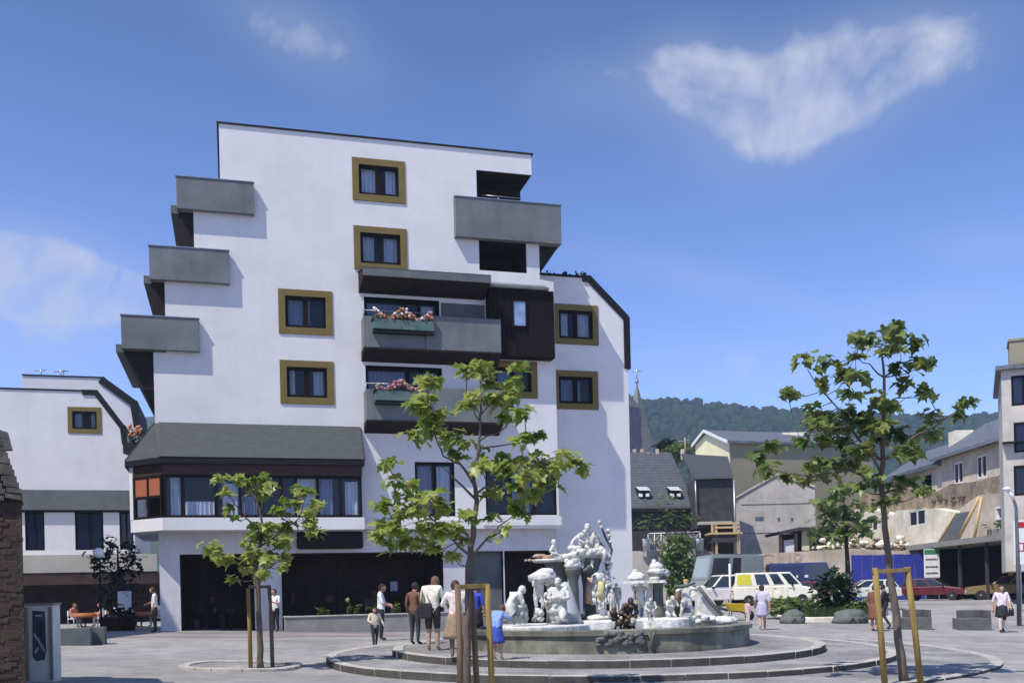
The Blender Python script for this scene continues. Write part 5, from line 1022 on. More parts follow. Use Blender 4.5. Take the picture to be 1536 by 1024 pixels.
# ------------------------------------------------------------------ vehicles
def car(name, label, px, Y_, yaw, L, W, lower, belt, gh, roof, col, cat='car', pillars=(.0, .33, .66, 1.0), wheels=(.72, .8), wr=.30, pane_cols=None, stripe=None, dpx=0, extra=None, group=None, tumble=.82):
    p = at(px, 900, Y_); p = V((p.x, Y_, g(p.x, Y_))); t = thing(name, label, cat, p, group); t.rotation_euler = (0, 0, R_(yaw)); z0 = V((0, 0, 0)); paint = cmat(col, .3, .6)
    x0 = -L/2; b = MB(); b.prism([(x0+x, -W/2, z) for x, z in lower], (0, W, 0)); b.build('body', paint, t, z0, bev=.06)
    (gb0, gb1, gt0, gt1) = gh; hw = W/2-.03; tw = hw*tumble
    A0 = [V((x0+gb0, -hw, belt)), V((x0+gb1, -hw, belt)), V((x0+gb1, hw, belt)), V((x0+gb0, hw, belt))]; A1 = [V((x0+gt0, -tw, roof)), V((x0+gt1, -tw, roof)), V((x0+gt1, tw, roof)), V((x0+gt0, tw, roof))]
    b = MB(); b.loft([A0, A1]); b.build('cabin', paint, t, z0, bev=.05)
    def quad(P00, P10, P11, P01, a0, a1, c0, c1, off):
        f = lambda u, v: (P00*(1-u)+P10*u)*(1-v)+(P01*(1-u)+P11*u)*v
        n = (P10-P00).cross(P01-P00).normalized()*off; q = [f(a0, c0)+n, f(a1, c0)+n, f(a1, c1)+n, f(a0, c1)+n]; return q, n
    for side in (0, 1):
        P = (A0[0], A0[1], A1[1], A1[0]) if side == 0 else (A0[2], A0[3], A1[3], A1[2])
        for i in range(len(pillars)-1):
            a, c = pillars[i]+.02, pillars[i+1]-.02
            if side: a, c = 1-c, 1-a
            q, n = quad(*P, a+.015, c-.015, .12, .88, .004); b = MB(); b.prism(q, n.normalized()*.012)
            mt = M['carglass']
            if pane_cols and i in pane_cols: mt = cmat(pane_cols[i], .3)
            b.build('side_window', mt, t, z0)
    q, n = quad(A0[1], A0[2], A1[2], A1[1], .08, .92, .1, .9, .004); b = MB(); b.prism(q, n.normalized()*.012); b.build('windscreen', cmat((.34, .40, .42), .15) if cat == 'camper' else M['carglass'], t, z0)
    q, n = quad(A0[3], A0[0], A1[0], A1[3], .1, .9, .2, .88, .004); b = MB(); b.prism(q, n.normalized()*.012); b.build('rear_window', M['carglass'], t, z0)
    fx = max(x for x, z in lower); fz = [z for x, z in lower if x == fx]; fh = max(fz)
    for sy in (-1, 1):
        b = MB(); b.ball((x0+fx-.02, sy*(W/2-.28), fh-.1), (.06, .16, .09), 8); b.build('headlight', M['lamp_glass'], t, z0); b = MB(); b.box(x0-.02, sy*(W/2-.22)-.12, .62, x0+.03, sy*(W/2-.22)+.12, .78); b.build('tail_light', M['tail'], t, z0)
    b = MB(); b.box(x0+fx-.02, -W/2+.04, .36, x0+fx+.09, W/2-.04, .50); b.build('bumper', M['chrome'], t, z0, bev=.02); b = MB(); b.box(x0-.09, -W/2+.04, .36, x0+.02, W/2-.04, .50); b.build('bumper', M['chrome'], t, z0, bev=.02)
    b = MB(); b.box(x0+fx-.01, -.45, fh-.18, x0+fx+.025, .45, fh-.04); b.build('grille', M['black_edge'], t, z0)
    for wx in (wheels[0], L-wheels[1]):
        for sy in (-1, 1):
            b = MB(); yy = sy*(W/2-.10); rings = []
            for r, dy in ((wr*.66, -.115), (wr*.94, -.115), (wr, -.07), (wr, .07), (wr*.94, .115), (wr*.66, .115)): rings.append([V((x0+wx+r*math.cos(k*math.pi/10), yy+dy, wr+r*math.sin(k*math.pi/10))) for k in range(20)])
            b.loft(rings); w = b.build('wheel', M['tyre'], t, z0); b = MB(); rings = []
            for r, dy in ((wr*.65, -.09), (wr*.65, .10), (wr*.5, .112), (.03, .116)): rings.append([V((x0+wx+r*math.cos(k*math.pi/10), yy+dy*sy, wr+r*math.sin(k*math.pi/10))) for k in range(20)])
            b.loft(rings); b.build('rim', M['rim'], w, z0)
    b = MB(); b.box(x0+fx-L*.30-.1, -W/2-.16, belt+.0, x0+fx-L*.30+.0, -W/2-.02, belt+.14); b.box(x0+fx-L*.30-.1, W/2+.02, belt, x0+fx-L*.30, W/2+.16, belt+.14); b.build('mirror', M['black_edge'], t, z0)
    b = MB()
    for dxx in [gb0+(gb1-gb0)*q for q in pillars[1:-1]]:
        for sy in (-1, 1): b.box(x0+dxx-.006, sy*(W/2+.001)-.004, .36, x0+dxx+.006, sy*(W/2+.001)+.004, belt-.04)
        for sy in (-1, 1): b.box(x0+dxx+.06, sy*(W/2+.012)-.012, belt-.16, x0+dxx+.2, sy*(W/2+.012)+.012, belt-.13)
    b.build('door_trim', M['black_edge'], t, z0)
    if stripe:
        b = MB(); b.box(x0+.1, -W/2-.004, belt*.62, x0+fx-.2, W/2+.004, belt*.70); b.build('stripe', cmat(stripe, .4), t, z0)
    if extra: extra(t, x0, z0)
    return t
HATCH = [(0, .34), (0, .78), (.1, .88), (2.7, .90), (3.65, .76), (3.9, .62), (3.9, .34)]
car('parked_car', 'dark red hatchback parked before the black sheds', 1402, 62, -36, 3.95, 1.65, HATCH, .88, (.1, 2.85, .45, 2.0), 1.38, (.11, .016, .02))
EST = [(0, .34), (0, .80), (.06, .90), (3.0, .92), (4.2, .80), (4.45, .64), (4.45, .34)]
def taxi(t, x0, z0): b = MB(); b.box(x0+1.7, -.25, 1.43, x0+1.9, .25, 1.55); b.build('roof_sign', M['yellow'], t, z0, bev=.02)
car('parked_car', 'olive brown estate car parked behind the woman in the black skirt', 1506, 60, 165, 4.45, 1.7, EST, .9, (.1, 3.1, .3, 2.3), 1.42, (.22, .16, .06), extra=taxi)
VAN = [(0, .36), (0, 1.12), (3.7, 1.14), (4.4, 1.0), (4.72, .72), (4.72, .36)]
car('parked_van', 'white minibus with yellow panel in its rear side window', 1160, 58.5, -9, 4.6, 1.75, VAN, 1.12, (.03, 3.9, .12, 3.2), 1.92, (.82, .78, .64), 'van', (0, .3, .56, .78, 1.0), (.85, .75), .32, {0: (.62, .58, .05)}, tumble=.9)
PICK = [(0, .36), (0, 1.0), (2.6, 1.05), (3.6, .98), (4.1, .7), (4.1, .36)]
car('parked_van', 'white short-bonnet van facing the other way beside the minibus', 1078, 59, 194, 4.1, 1.7, PICK, 1.03, (.05, 2.9, .15, 2.1), 1.85, (.80, .74, .70), 'van', (0, .5, 1.0), tumble=.88)
TRUCK = [(0, .5), (0, 1.6), (4.15, 1.6), (4.4, 1.3), (4.4, .5)]
def tank(t, x0, z0):
    b = MB(); b.box(x0+.2, -.7, 3.12, x0+3.4, .7, 3.18); b.build('roof_rack', M['metal'], t, z0)
car('camper_truck', 'grey green box camper with pale windscreen parked behind the white vans', 1090, 62.2, 200, 4.4, 2.0, TRUCK, 1.6, (.02, 4.15, .05, 3.75), 3.1, (.24, .28, .27), 'camper', (0, .4, .62, .98), (1.0, 1.0), .38, {0: (.24, .28, .27), 1: (.02, .02, .025)}, extra=tank, tumble=.94)
def marks(t, x0, z0):
    for k, (x, w_) in enumerate(((.7, .08), (.95, .3), (1.7, .1), (2.2, .22))): b = MB(); b.box(x0+x, -.93, 1.62, x0+x+w_, -.915, 1.78); b.build('marking', M['white_paint'], t, z0)
car('parked_van', 'dark blue van with white marks parked behind the minibus nose', 1206, 63, -6, 4.6, 1.8, [(0, .4), (0, 1.3), (4.0, 1.3), (4.5, 1.1), (4.6, .8), (4.6, .4)], 1.3, (.03, 4.0, .08, 3.6), 2.55, (.03, .04, .12), 'van', (0, .62, 1.0), pane_cols={0: (.03, .04, .12)}, extra=marks, tumble=.95)
car('parked_car', 'red car half hidden by the bush on the grass island', 1222, 60.3, -5, 3.95, 1.62, HATCH, .88, (.1, 2.85, .45, 2.0), 1.34, (.2, .025, .025))
car('parked_car', 'pale car standing behind the grass island near the blue hoarding', 1296, 60, 176, 4.0, 1.65, HATCH, .88, (.1, 2.85, .45, 2.0), 1.36, (.62, .64, .58))
# wheelbarrow
p = stand(1105, 930); o = thing('wheelbarrow', 'bright yellow wheelbarrow standing next to the pink-clothed child', 'wheelbarrow', p)
b = MB(); q = lambda sx, sy, z, s=1: p+V((sx*s, sy*.3*s, z)); b.loft([[p+V((-.28, -.22, .42)), p+V((.3, -.22, .36)), p+V((.3, .22, .36)), p+V((-.28, .22, .42))], [p+V((-.48, -.34, .74)), p+V((.5, -.34, .7)), p+V((.5, .34, .7)), p+V((-.48, .34, .74))]]); b.build('tub', M['yellow'], o, bev=.02)
b = MB()
for sy in (-1, 1): b.tube([p+V((.55, sy*.08, .2)), p+V((.2, sy*.2, .36)), p+V((-.4, sy*.26, .42)), p+V((-.8, sy*.28, .62))], .02, 6); b.tube([p+V((-.25, sy*.22, .4)), p+V((-.3, sy*.24, 0))], .02, 6)
b.build('frame', M['black_edge'], o)
b = MB(); b.loft([[p+V((.55+r*math.cos(k*math.pi/8), dy, .2+r*math.sin(k*math.pi/8))) for k in range(16)] for r, dy in ((.12, -.05), (.2, -.03), (.2, .03), (.12, .05))]); b.build('wheel', M['tyre'], o)
# white pole by the wheelbarrow
p = stand(1096, 918); b = MB(); b.tube([p, V((p.x, p.y, at(1094, 845, p.y).z))], .05, 8); b.lathe([(.14, 0), (.14, .05), (.06, .08)], p, 10); tag(b.build('white_post', M['white_paint'], None, p), 'slim white post standing between the vans and the fountain', 'post')
# ------------------------------------------------------------------ grass island, carved boulders, concrete blocks
pl, pr, pf = stand(1130, 940), stand(1345, 940), stand(1240, 946)
i0, i1, yf = at(1150, 930, 47).x, at(1338, 930, 40.8).x, 40.8
o = thing('raised_bed', 'raised planting bed with pale stone edge behind the carved boulders', 'planter', V(((i0+i1)/2, yf+2, -.2)))
b = MB(); b.box(i0, yf, -.6, i1, yf+.3, .40); b.box(i0, yf+.301, -.6, i0+.3, yf+7, .40); b.box(i1-.3, yf+.301, -.6, i1, yf+7, .40); b.build('edge_wall', M['white_wall'], o, bev=.03)
b = MB(); n = 20
for i in range(n):
    for j in range(10):
        f = lambda a, c: V((i0+.3+(i1-i0-.6)*a/n, yf+.3+6.6*c/10, .33+.45*math.sin(math.pi*min(1, c/8))*(.7+.3*mnoise.noise(V((a*.4, c*.4, 0))))))
        b.face([f(i, j), f(i+1, j), f(i+1, j+1), f(i, j+1)], 0, True)
b.build('soil', M['soil'], o)
b = MB(); rnd = random.Random(31)
for i in range(9000):
    x = rnd.uniform(i0+.3, i1-.3); c = rnd.uniform(0, 8.5); y = yf+.3+.66*c; z = .33+.45*math.sin(math.pi*min(1, c/8))*.85-.03; hgt = rnd.uniform(.1, .32); a = rnd.uniform(0, 3.14); d = V((math.cos(a), math.sin(a), 0))*.03; ln = V((rnd.uniform(-.1, .1), rnd.uniform(-.1, .1), hgt)); P = V((x, y, z)); b.face([P-d, P+d, P+ln])
struct(b.build('grass', M['grass']), 'stuff')
def bush(label, px, py, Y, r, n, size, lm, name='bush', group=None, z=None, seed=0):
    c = at(px, py, Y); rnd = random.Random(seed+int(px)); o = thing(name, label, 'bush', V((c.x, c.y, c.z-r[2])), group); b = MB()
    for i in range(n):
        d = V((rnd.gauss(0, 1), rnd.gauss(0, 1), rnd.gauss(0, 1))).normalized(); q = 1+.3*mnoise.noise(d*2.3+V((seed, 0, 0))); P = c+V((d.x*r[0], d.y*r[1], d.z*r[2]))*rnd.uniform(.35, 1)*q
        leaf(b, P, (d+V((rnd.uniform(-.8, .8), rnd.uniform(-.8, .8), rnd.uniform(-.6, .6)))).normalized(), V((rnd.uniform(-.5, .5), rnd.uniform(-.5, .5), 1)), size*rnd.uniform(.6, 1.3), rnd)
    b.build('foliage', lm, o); b = MB()
    for k in range(6): a = k*1.05; b.tube([c-V((0, 0, r[2]+.1)), c+V((math.cos(a)*r[0]*.5, math.sin(a)*r[1]*.5, r[2]*.4))], [.03, .012], 5)
    b.build('stem', M['bark_dark'], o); return o
bush('dark round bush on the grass island before the red car', 1252, 885, 43, (1.0, .9, .85), 500, .24, M['leaf_c'])
bush('low dark green shrub on the grass island nearest the blue hoarding', 1292, 912, 42.5, (.9, .7, .35), 260, .2, M['leaf_b'])
bush('low spreading green shrub on the grass island behind the lavender dress', 1185, 908, 43, (1.3, .8, .35), 380, .2, M['leaf_b'], seed=4)
bush('low green shrub in the middle of the grass island', 1222, 910, 43.4, (.8, .7, .32), 240, .2, M['leaf_b'], seed=9)
def boulder(label, px, py, r, seed):
    p = at(px, py, 40.1); p.z = g(p.x, p.y); b = MB(); b.ball(p+V((0, 0, r[2]*.35)), r, 12, 0, None, .3, seed); b.ball(p+V((r[0]*.25, -r[1]*.35, r[2]*.75)), (r[0]*.5, r[1]*.6, r[2]*.5), 10, 0, None, .3, seed+3); b.ball(p+V((-r[0]*.7, -.1, r[2]*.2)), (r[0]*.45, r[1]*.6, r[2]*.4), 9, 0, None, .3, seed+7)
    b.tube([p+V((r[0]*.1, -r[1]*.85, .02)), p+V((r[0]*.3, -r[1]*.95, r[2]*.5)), p+V((r[0]*.55, -r[1]*.8, r[2]*.05))], .06, 6); b.tube([p+V((-r[0]*.3, -r[1]*.9, .02)), p+V((-r[0]*.1, -r[1]*1.0, r[2]*.6)), p+V((r[0]*.1, -r[1]*.9, r[2]*.1))], .05, 6)
    tag(b.build('carved_boulder', M['statue_dark'], None, p), label, 'boulder')
boulder('grey carved boulder half sunk near the lavender dressed woman', 1190, 938, (.5, .4, .4), 2)
boulder('grey carved boulder half sunk near the rust brown dress', 1276, 941, (.68, .45, .42), 6)
def block(label, px, py, w, h, Y=None):
    p = stand(px, py); o = thing('concrete_block', label, 'concrete block', p, 'concrete blocks by the street'); fr = Fr((p.x, p.y), -4)
    b = MB(); z = p.z; fr.box(b, -w/2, z-.05, w/2, z+h*.62, -.75, 0); fr.box(b, -w/2+.35, z-.05, w/2+.02, z+h, -1.3, -.752); fr.box(b, w/2-.12, z+h*.621, w/2, z+h, -.75, -.04); b.build('slabs', mat('dark_exposed_concrete', (.12, .12, .12), .9, .25, 3, .4, 40, stain_shade=.5), o, bev=.02)
block('stepped concrete block right behind the yellow stakes', 1377, 944, 1.0, .72); block('stepped concrete block beside the walking woman in the black skirt', 1464, 945, 1.12, .72)
# ------------------------------------------------------------------ houses to the right
def slab_poly(px_pts, Y0, vec, m, name, parent):
    b = MB(); b.prism([at(x, y, Y0) for x, y in px_pts], vec); return b.build(name, m, parent)
# slate-roofed house right behind the white block
E_ = Fr(at(950, 765, 72), 8)
ho = thing('slate_roof_house', 'low house with grey slate roof and two open skylights beside the white block', 'house', E_.F(3, 0, -3))
z_e = at(1000, 766, 72.5).z; z_r = at(1000, 683, 77.5).z
b = MB(); u0 = -3.0; u1 = E_.uz(1042, 765)[0]
q = [E_.F(u0, z_e, .15), E_.F(u1, z_e, .15), E_.F(u1-.25, z_r, -4.6), E_.F(u0, z_r, -4.6)]
b.prism(q, V((0, .05, .22))); rf = b.build('roof', M['slate'], ho)
b = MB()
for k in range(1, 34):
    t = k/34; a_ = q[0].lerp(q[3], t)+V((0, .05, .222)); c_2 = q[1].lerp(q[2], t)+V((0, .05, .222)); b.prism([a_, c_2, c_2+V((0, .05, .05)), a_+V((0, .05, .05))], V((0, 0, .012)))
b.build('slate_course', M['slate_old'], rf)
def onroof(px, py):
    n_ = (q[1]-q[0]).cross(q[3]-q[0]).normalized(); o_ = V((0, 0, H_)); r = ray(px, py); t = (q[0]+V((0, .05, .22))-o_).dot(n_)/r.dot(n_); return o_+r*t, (n_ if n_.z > 0 else -n_)
for (xa, ya) in ((957, 727), (1004, 727)):
    P, n_ = onroof(xa+9, ya+19); ax = E_.U; upv = n_.cross(ax).normalized(); upv = upv if upv.z > 0 else -upv
    b = MB(); fr_ = [P-ax*.45, P+ax*.45, P+ax*.45+upv*1.1, P-ax*.45+upv*1.1]; b.prism(fr_, n_*.10); s1 = b.build('skylight', M['black_edge'], rf)
    top0 = P+upv*1.08+n_*.13; dvec = (upv*-1.0+n_*.45).normalized(); b = MB(); b.prism([top0-ax*.42, top0+ax*.42, top0+ax*.42+dvec*1.05, top0-ax*.42+dvec*1.05], n_*.03); b.build('sash', mat('skylight_pane', (.62, .66, .72), .15, .1, 2, spec=.8), s1)
    b = MB(); b.box(P.x-.4, P.y-.25, P.z+.05, P.x-.12, P.y, P.z+.3); b.box(P.x+.1, P.y-.25, P.z+.05, P.x+.36, P.y, P.z+.28); b.build('sill_pot', M['white_paint'], s1)
b = MB(); E_.box(b, u0, -.3, u1-.05, z_e, -4.5, -.25); b.build('wall', M['dark_boards'], ho)
b = MB(); E_.box(b, u0, z_e-.02, u1, z_e+.14, .155, .30); b.build('gutter', M['black_edge'], ho)
b = MB()
for px, c in ((952, 0), (963, 0), (972, 1), (986, 0), (1024, 0)):
    P = at(px, 683, 77); b.box(P.x-.12, P.y-.1, P.z-.3, P.x+.12, P.y+.2, P.z+(.5 if c == 0 else .25))
P = at(1028, 683, 77); b.tube([P, P+V((0, 0, 1.4))], .04, 5); b.tube([P+V((-.5, 0, 1.1)), P+V((.4, 0, 1.2))], .025, 5)
b.build('chimney_pot', M['pale_wall'], rf)
# dark attic house with big dormer
dh = thing('dormer_house', 'dark house with a wide black boarded dormer next to the skylight roof', 'house', at(1070, 890, 71))
slab_poly([(1042, 718), (1099, 717), (1101, 792), (1044, 792)], 70.6, V((0, 3, 0)), M['dark_boards'], 'dormer', dh)
b = MB(); r0 = [at(1040, 718, 70.3), at(1100, 717, 70.3), at(1092, 687, 74.6), at(1022, 683, 75.2)]; b.prism(r0, V((0, .05, .15))); b.build('roof', M['slate'], dh)
slab_poly([(1045, 792), (1100, 792), (1102, 860), (1046, 860)], 71.2, V((0, 3, 0)), M['interior2'], 'ground_floor', dh)
b = MB(); P = at(1043, 720, 70.4); Q = at(1045, 775, 70.4); b.tube([P, Q], .07, 6); P = at(1101, 720, 70.3); Q = at(1104, 850, 70.3); b.tube([P, Q], .09, 6); b.build('downpipe', M['metal'], dh)
b = MB(); b.box(at(1046, 785, 70.5).x, 70.0, at(1046, 785, 70.5).z-.1, at(1096, 785, 70.5).x, 70.58, at(1046, 785, 70.5).z+.1); b.build('ledge', M['awning'], dh)
# cream yellow house
C0 = at(1094, 663, 87); C1 = at(1043, 668, 97); gd = (V((C1.x-C0.x, C1.y-C0.y, 0))); gl = gd.length; gd.normalize(); gn = V((-1, -.1, 0))
yh = thing('gabled_house', 'cream yellow gabled house with a long shaded beige side wall', 'house', V((C0.x+4, C0.y+3, .5)))
ze = C0.z; Pm = at(1060, 649, 94); ul_ = V((1, .33, 0)).normalized(); LL = 15
b = MB(); gp = [V((C0.x, C0.y, 0)), V((C1.x, C1.y, 0)), V((C1.x, C1.y, C1.z)), V((Pm.x, Pm.y, Pm.z)), V((C0.x, C0.y, ze))]
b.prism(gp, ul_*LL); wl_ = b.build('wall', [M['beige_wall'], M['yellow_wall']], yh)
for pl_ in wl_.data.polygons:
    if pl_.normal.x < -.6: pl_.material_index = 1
b = MB(); ov = ul_*-.35
b.prism([V((C0.x, C0.y-.4, ze-.12))+ov, V((C0.x, C0.y-.4, ze-.12))+ul_*LL, Pm+ul_*LL+V((0, 0, .05)), Pm+ov+V((0, 0, .05))], V((0, 0, .22))); b.prism([Pm+ov+V((0, 0, .055)), Pm+ul_*LL+V((0, 0, .055)), C1+ul_*LL+V((0, .4, -.1)), C1+ov+V((0, .4, -.1))], V((0, 0, .22))); rf2 = b.build('roof', M['slate_old'], yh)
b = MB(); b.prism([V((C0.x, C0.y-.45, ze-.16))+ov*1.1, Pm+ov*1.1+V((0, 0, .04)), Pm+ov*1.1+V((0, 0, .30)), V((C0.x, C0.y-.45, ze+.1))+ov*1.1], ul_*.1); b.prism([Pm+ov*1.1+V((0, 0, .04)), C1+ov*1.1+V((0, .4, -.12)), C1+ov*1.1+V((0, .4, .14)), Pm+ov*1.1+V((0, 0, .30))], ul_*.1); b.build('verge_board', M['white_paint'], yh)
P = at(1192, 648, 95); b = MB(); b.box(P.x-1.1, P.y, P.z-1.8, P.x+1.1, P.y+1, P.z); b.build('chimney', M['white_wall'], yh)
# paler cement patch on the side wall
b = MB(); pz = lambda x, y: (lambda r: V((0, 0, H_))+r*(((C0-V((0, 0, H_))).dot(V((ul_.y, -ul_.x, 0)))-.012)/r.dot(V((ul_.y, -ul_.x, 0)))))(ray(x, y))
b.face([pz(*q_) for q_ in ((1098, 690), (1106, 695), (1113, 705), (1116, 712), (1140, 712), (1160, 722), (1150, 735), (1112, 760), (1098, 745))]); b.build('cement_patch', M['concrete'], yh)
# grey cement gable
gw = thing('gabled_house', 'windowless grey cement gable wall with a light roof edge', 'house', at(1165, 890, 77))
slab_poly([(1108, 745), (1166, 713), (1222, 732), (1226, 872), (1112, 880)], 77, V((.5, 8, 0)), M['grey_wall'], 'wall', gw)
b = MB(); a_, m_, c_2 = at(1106, 746, 76.9), at(1166, 712, 76.9), at(1223, 731, 76.9)
for p_, q_ in ((a_, m_), (m_, c_2)): b.prism([p_, q_, q_+V((0, 0, .16)), p_+V((0, 0, .16))], V((.5, 8.2, 0)))
b.build('roof', M['pale_wall'], gw)
b = MB()
for (x, y, w_, h_) in ((1139, 777, .32, .25), (1168, 778, .08, .2), (1188, 778, .08, .2)): P = at(x, y, 76.99); b.box(P.x-w_, P.y-.03, P.z-h_/2, P.x+w_, P.y+.0, P.z+h_/2)
for (x0, x1, y) in ((1112, 1216, 757), (1114, 1190, 800)): P = at(x0, y, 76.99); Q = at(x1, y, 76.99); b.box(P.x, P.y-.02, P.z, Q.x, P.y+.0, P.z+.04)
b.build('vent_grille', M['slate_old'], gw)
# street row running towards us on the right: X about 33
S_ = Fr((33, 76), -90)
def sp(px, py, w=0): return S_.uz(px, py, w)
row = thing('terrace_house', 'long pale upper house with dark slate roof above the rubble wall', 'house', S_.F(10, 8, -3))
ua, za = sp(1412, 690); ub = 24; zt_ = sp(1505, 660)[1]; zb_ = sp(1505, 715)[1]
b = MB(); S_.box(b, ua, zb_-3, ub, zt_, -7, 0); wl = b.build('wall', [M['pale_wall'], M['interior']], row); ct = MB()
for px, py in ((1437, 690), (1472, 686), (1505, 674), (1500, 676)):
    u, z = sp(px, py)
    if px == 1500: u += 3.0
    big_window(S_, u-.75, zt_-2.15, u+.75, zt_-.55, 0, row, [u], [], cut_mb=ct, glass='glass_dark', depth=.4, fw=.12, fm='white_paint')
cut(wl, ct)
b = MB(); b.prism([S_.F(ua-.3, zt_-.05, .6), S_.F(ub, zt_-.05, .6), S_.F(ub, zt_+2.5, -3.5), S_.F(ua-.3, zt_+2.5, -3.5)], V((0, 0, .2))); b.prism([S_.F(ua-.3, zt_+2.5, -3.51), S_.F(ub, zt_+2.5, -3.51), S_.F(ub, zt_, -7.4), S_.F(ua-.3, zt_, -7.4)], V((0, 0, .2))); rr_ = b.build('roof', M['slate_old'], row)
b = MB(); S_.box(b, ua-.3, zt_-.12, ub, zt_+.1, .605, .74); b.build('gutter', M['metal'], rr_)
b = MB(); rnd = random.Random(6)
for k in range(8): u = ua+3+k*2.2; P = S_.F(u, zt_+2.7, -3.5); b.box(P.x-.3, P.y-.3, P.z-.6, P.x+.3, P.y+.3, P.z+rnd.uniform(.3, .9)) if k % 3 == 0 else b.ball(P, .2, 5)
b.build('chimney', M['brick'], rr_)
# neighbour with brown dormer
u0, z0 = sp(1345, 735); u1, z1 = sp(1412, 690)
nb = thing('terrace_house', 'small pale house with one tall dark door opening behind the staked tree', 'house', S_.F((u0+ua)/2, 7, -3))
b = MB(); S_.box(b, u0-2, z1-6.0, ua-.05, z1-.3, -6, -.15); wl = b.build('wall', [M['pale_wall'], M['interior']], nb); ct = MB(); u, z = sp(1390, 710, -.15); S_.box(ct, u-.9, z1-3.3, u+.9, z1-.8, -1, .2); cut(wl, ct)
b = MB(); S_.box(b, u-.89, z1-3.29, u+.89, z1-.81, -.99, -.95); b.build('door', M['soffit'], nb)
b = MB(); b.prism([S_.F(u0-2.2, z1-.35, .5), S_.F(ua-.05, z1-.35, .5), S_.F(ua-.05, z1+1.9, -3.2), S_.F(u0-2.2, z1+1.9, -3.2)], V((0, 0, .2))); b.prism([S_.F(u0-2.2, z1+1.9, -3.21), S_.F(ua-.05, z1+1.9, -3.21), S_.F(ua-.05, z1-.3, -6.2), S_.F(u0-2.2, z1-.3, -6.2)], V((0, 0, .2))); b.build('roof', M['slate_old'], nb)
b = MB(); S_.box(b, ua-1.4, z1-.2, ua-.2, z1+2.3, -2.6, -1.2); b.build('chimney', M['white_wall'], nb)
# bright rendered houses below, half demolished, behind the tall tree
ww = thing('ruined_wall', 'stepped rubble stone wall of a half demolished house below the upper row', 'wall', S_.F(8, 4, 1))
pts = [(1222, 752), (1262, 735), (1300, 742), (1345, 728), (1375, 735), (1400, 740), (1424, 726), (1462, 722), (1500, 712), (1545, 706), (1545, 830), (1222, 830)]
b = MB(); S_.poly(b, [sp(x, y, .6) for x, y in pts], -.1, .6); b.build('masonry', M['stone'], ww)
b = MB(); rnd = random.Random(15)
for k in range(36):
    u, z = sp(rnd.uniform(1400, 1530), rnd.uniform(742, 752), .6); z += (u-8)*.0
    b.ball(S_.F(u, z, .62), (rnd.uniform(.1, .25), rnd.uniform(.1, .3), rnd.uniform(.08, .22)), 6, 0, None, .4, k)
b.build('broken_stone', M['bark'], ww)
lw = thing('rendered_house', 'low limewashed house front with small windows behind the sheds', 'house', S_.F(8, 3, 2))
pts = [(1225, 765), (1262, 768), (1300, 762), (1340, 772), (1345, 765), (1400, 762), (1432, 768), (1436, 830), (1225, 835)]
b = MB(); S_.poly(b, [sp(x, y, 1.5) for x, y in pts], .62, 1.5); wl = b.build('wall', [M['white_wall'], M['interior']], lw); ct = MB()
for (xa, xb, ya, yb) in ((1363, 1388, 767, 786), (1268, 1290, 778, 800), (1300, 1316, 775, 795)):
    a_, zA = sp(xa, ya, 1.5); c_2, zB = sp(xb, yb, 1.5); big_window(S_, a_, zB, c_2, zA, 1.5, lw, [(a_+c_2)/2], [], cut_mb=ct, glass='glass_dark', depth=.35, fw=.11, fm='white_paint')
cut(wl, ct)
tw = thing('rendered_house', 'tan rendered wall with white framed window next to the right edge block', 'house', S_.F(18, 4, 2))
b = MB(); S_.poly(b, [sp(x, y, 1.4) for x, y in ((1440, 762), (1468, 742), (1545, 735), (1545, 850), (1440, 850))], .63, 1.4); wl = b.build('wall', [M['pale_wall'], M['interior']], tw); ct = MB()
a_, zA = sp(1493, 760, 1.4); c_2, zB = sp(1508, 795, 1.4); S_.box(ct, a_, zB, c_2, zA, .9, 1.6); cut(wl, ct)
b = MB(); S_.ring(b, a_+.01, zB+.01, c_2-.01, zA-.01, .12, 1.2, 1.42); S_.box(b, a_+.13, (zA+zB)/2-.06, c_2-.13, (zA+zB)/2+.06, 1.2, 1.418); wo = b.build('window', M['white_paint'], tw); b = MB(); S_.box(b, a_+.13, zB+.13, c_2-.13, zA-.13, 1.1, 1.15); b.build('pane', M['glass_dark'], wo)
# site hut with flat roof, door openings, white things inside
hut = thing('site_hut', 'open flat-roofed builders\' hut with white and yellow boards inside', 'hut', at(1225, 890, 71))
slab_poly([(1168, 797), (1200, 790), (1272, 790), (1272, 794), (1200, 795), (1170, 801)], 71, V((0, 4, 0)), M['dark_boards'], 'roof', hut)
slab_poly([(1172, 801), (1270, 796), (1270, 850), (1172, 850)], 74.5, V((0, .2, 0)), M['interior2'], 'back_wall', hut)
for px in (1171, 1194, 1217, 1270): b = MB(); P, Q = at(px, 799, 71.1), at(px, 855, 71.1); b.box(P.x-.1, 71.1, Q.z, P.x+.1, 71.3, P.z); b.build('post', M['dark_boards'], hut)
slab_poly([(1176, 810), (1192, 808), (1193, 830), (1176, 830)], 71.4, V((0, .1, 0)), M['white_paint'], 'board', hut); slab_poly([(1203, 794), (1218, 793), (1218, 825), (1203, 825)], 71.5, V((0, .1, 0)), M['yellow_wall'], 'board', hut)
slab_poly([(1238, 815), (1256, 798), (1256, 806), (1242, 820)], 71.5, V((0, .3, 0)), M['timber'], 'board', hut)
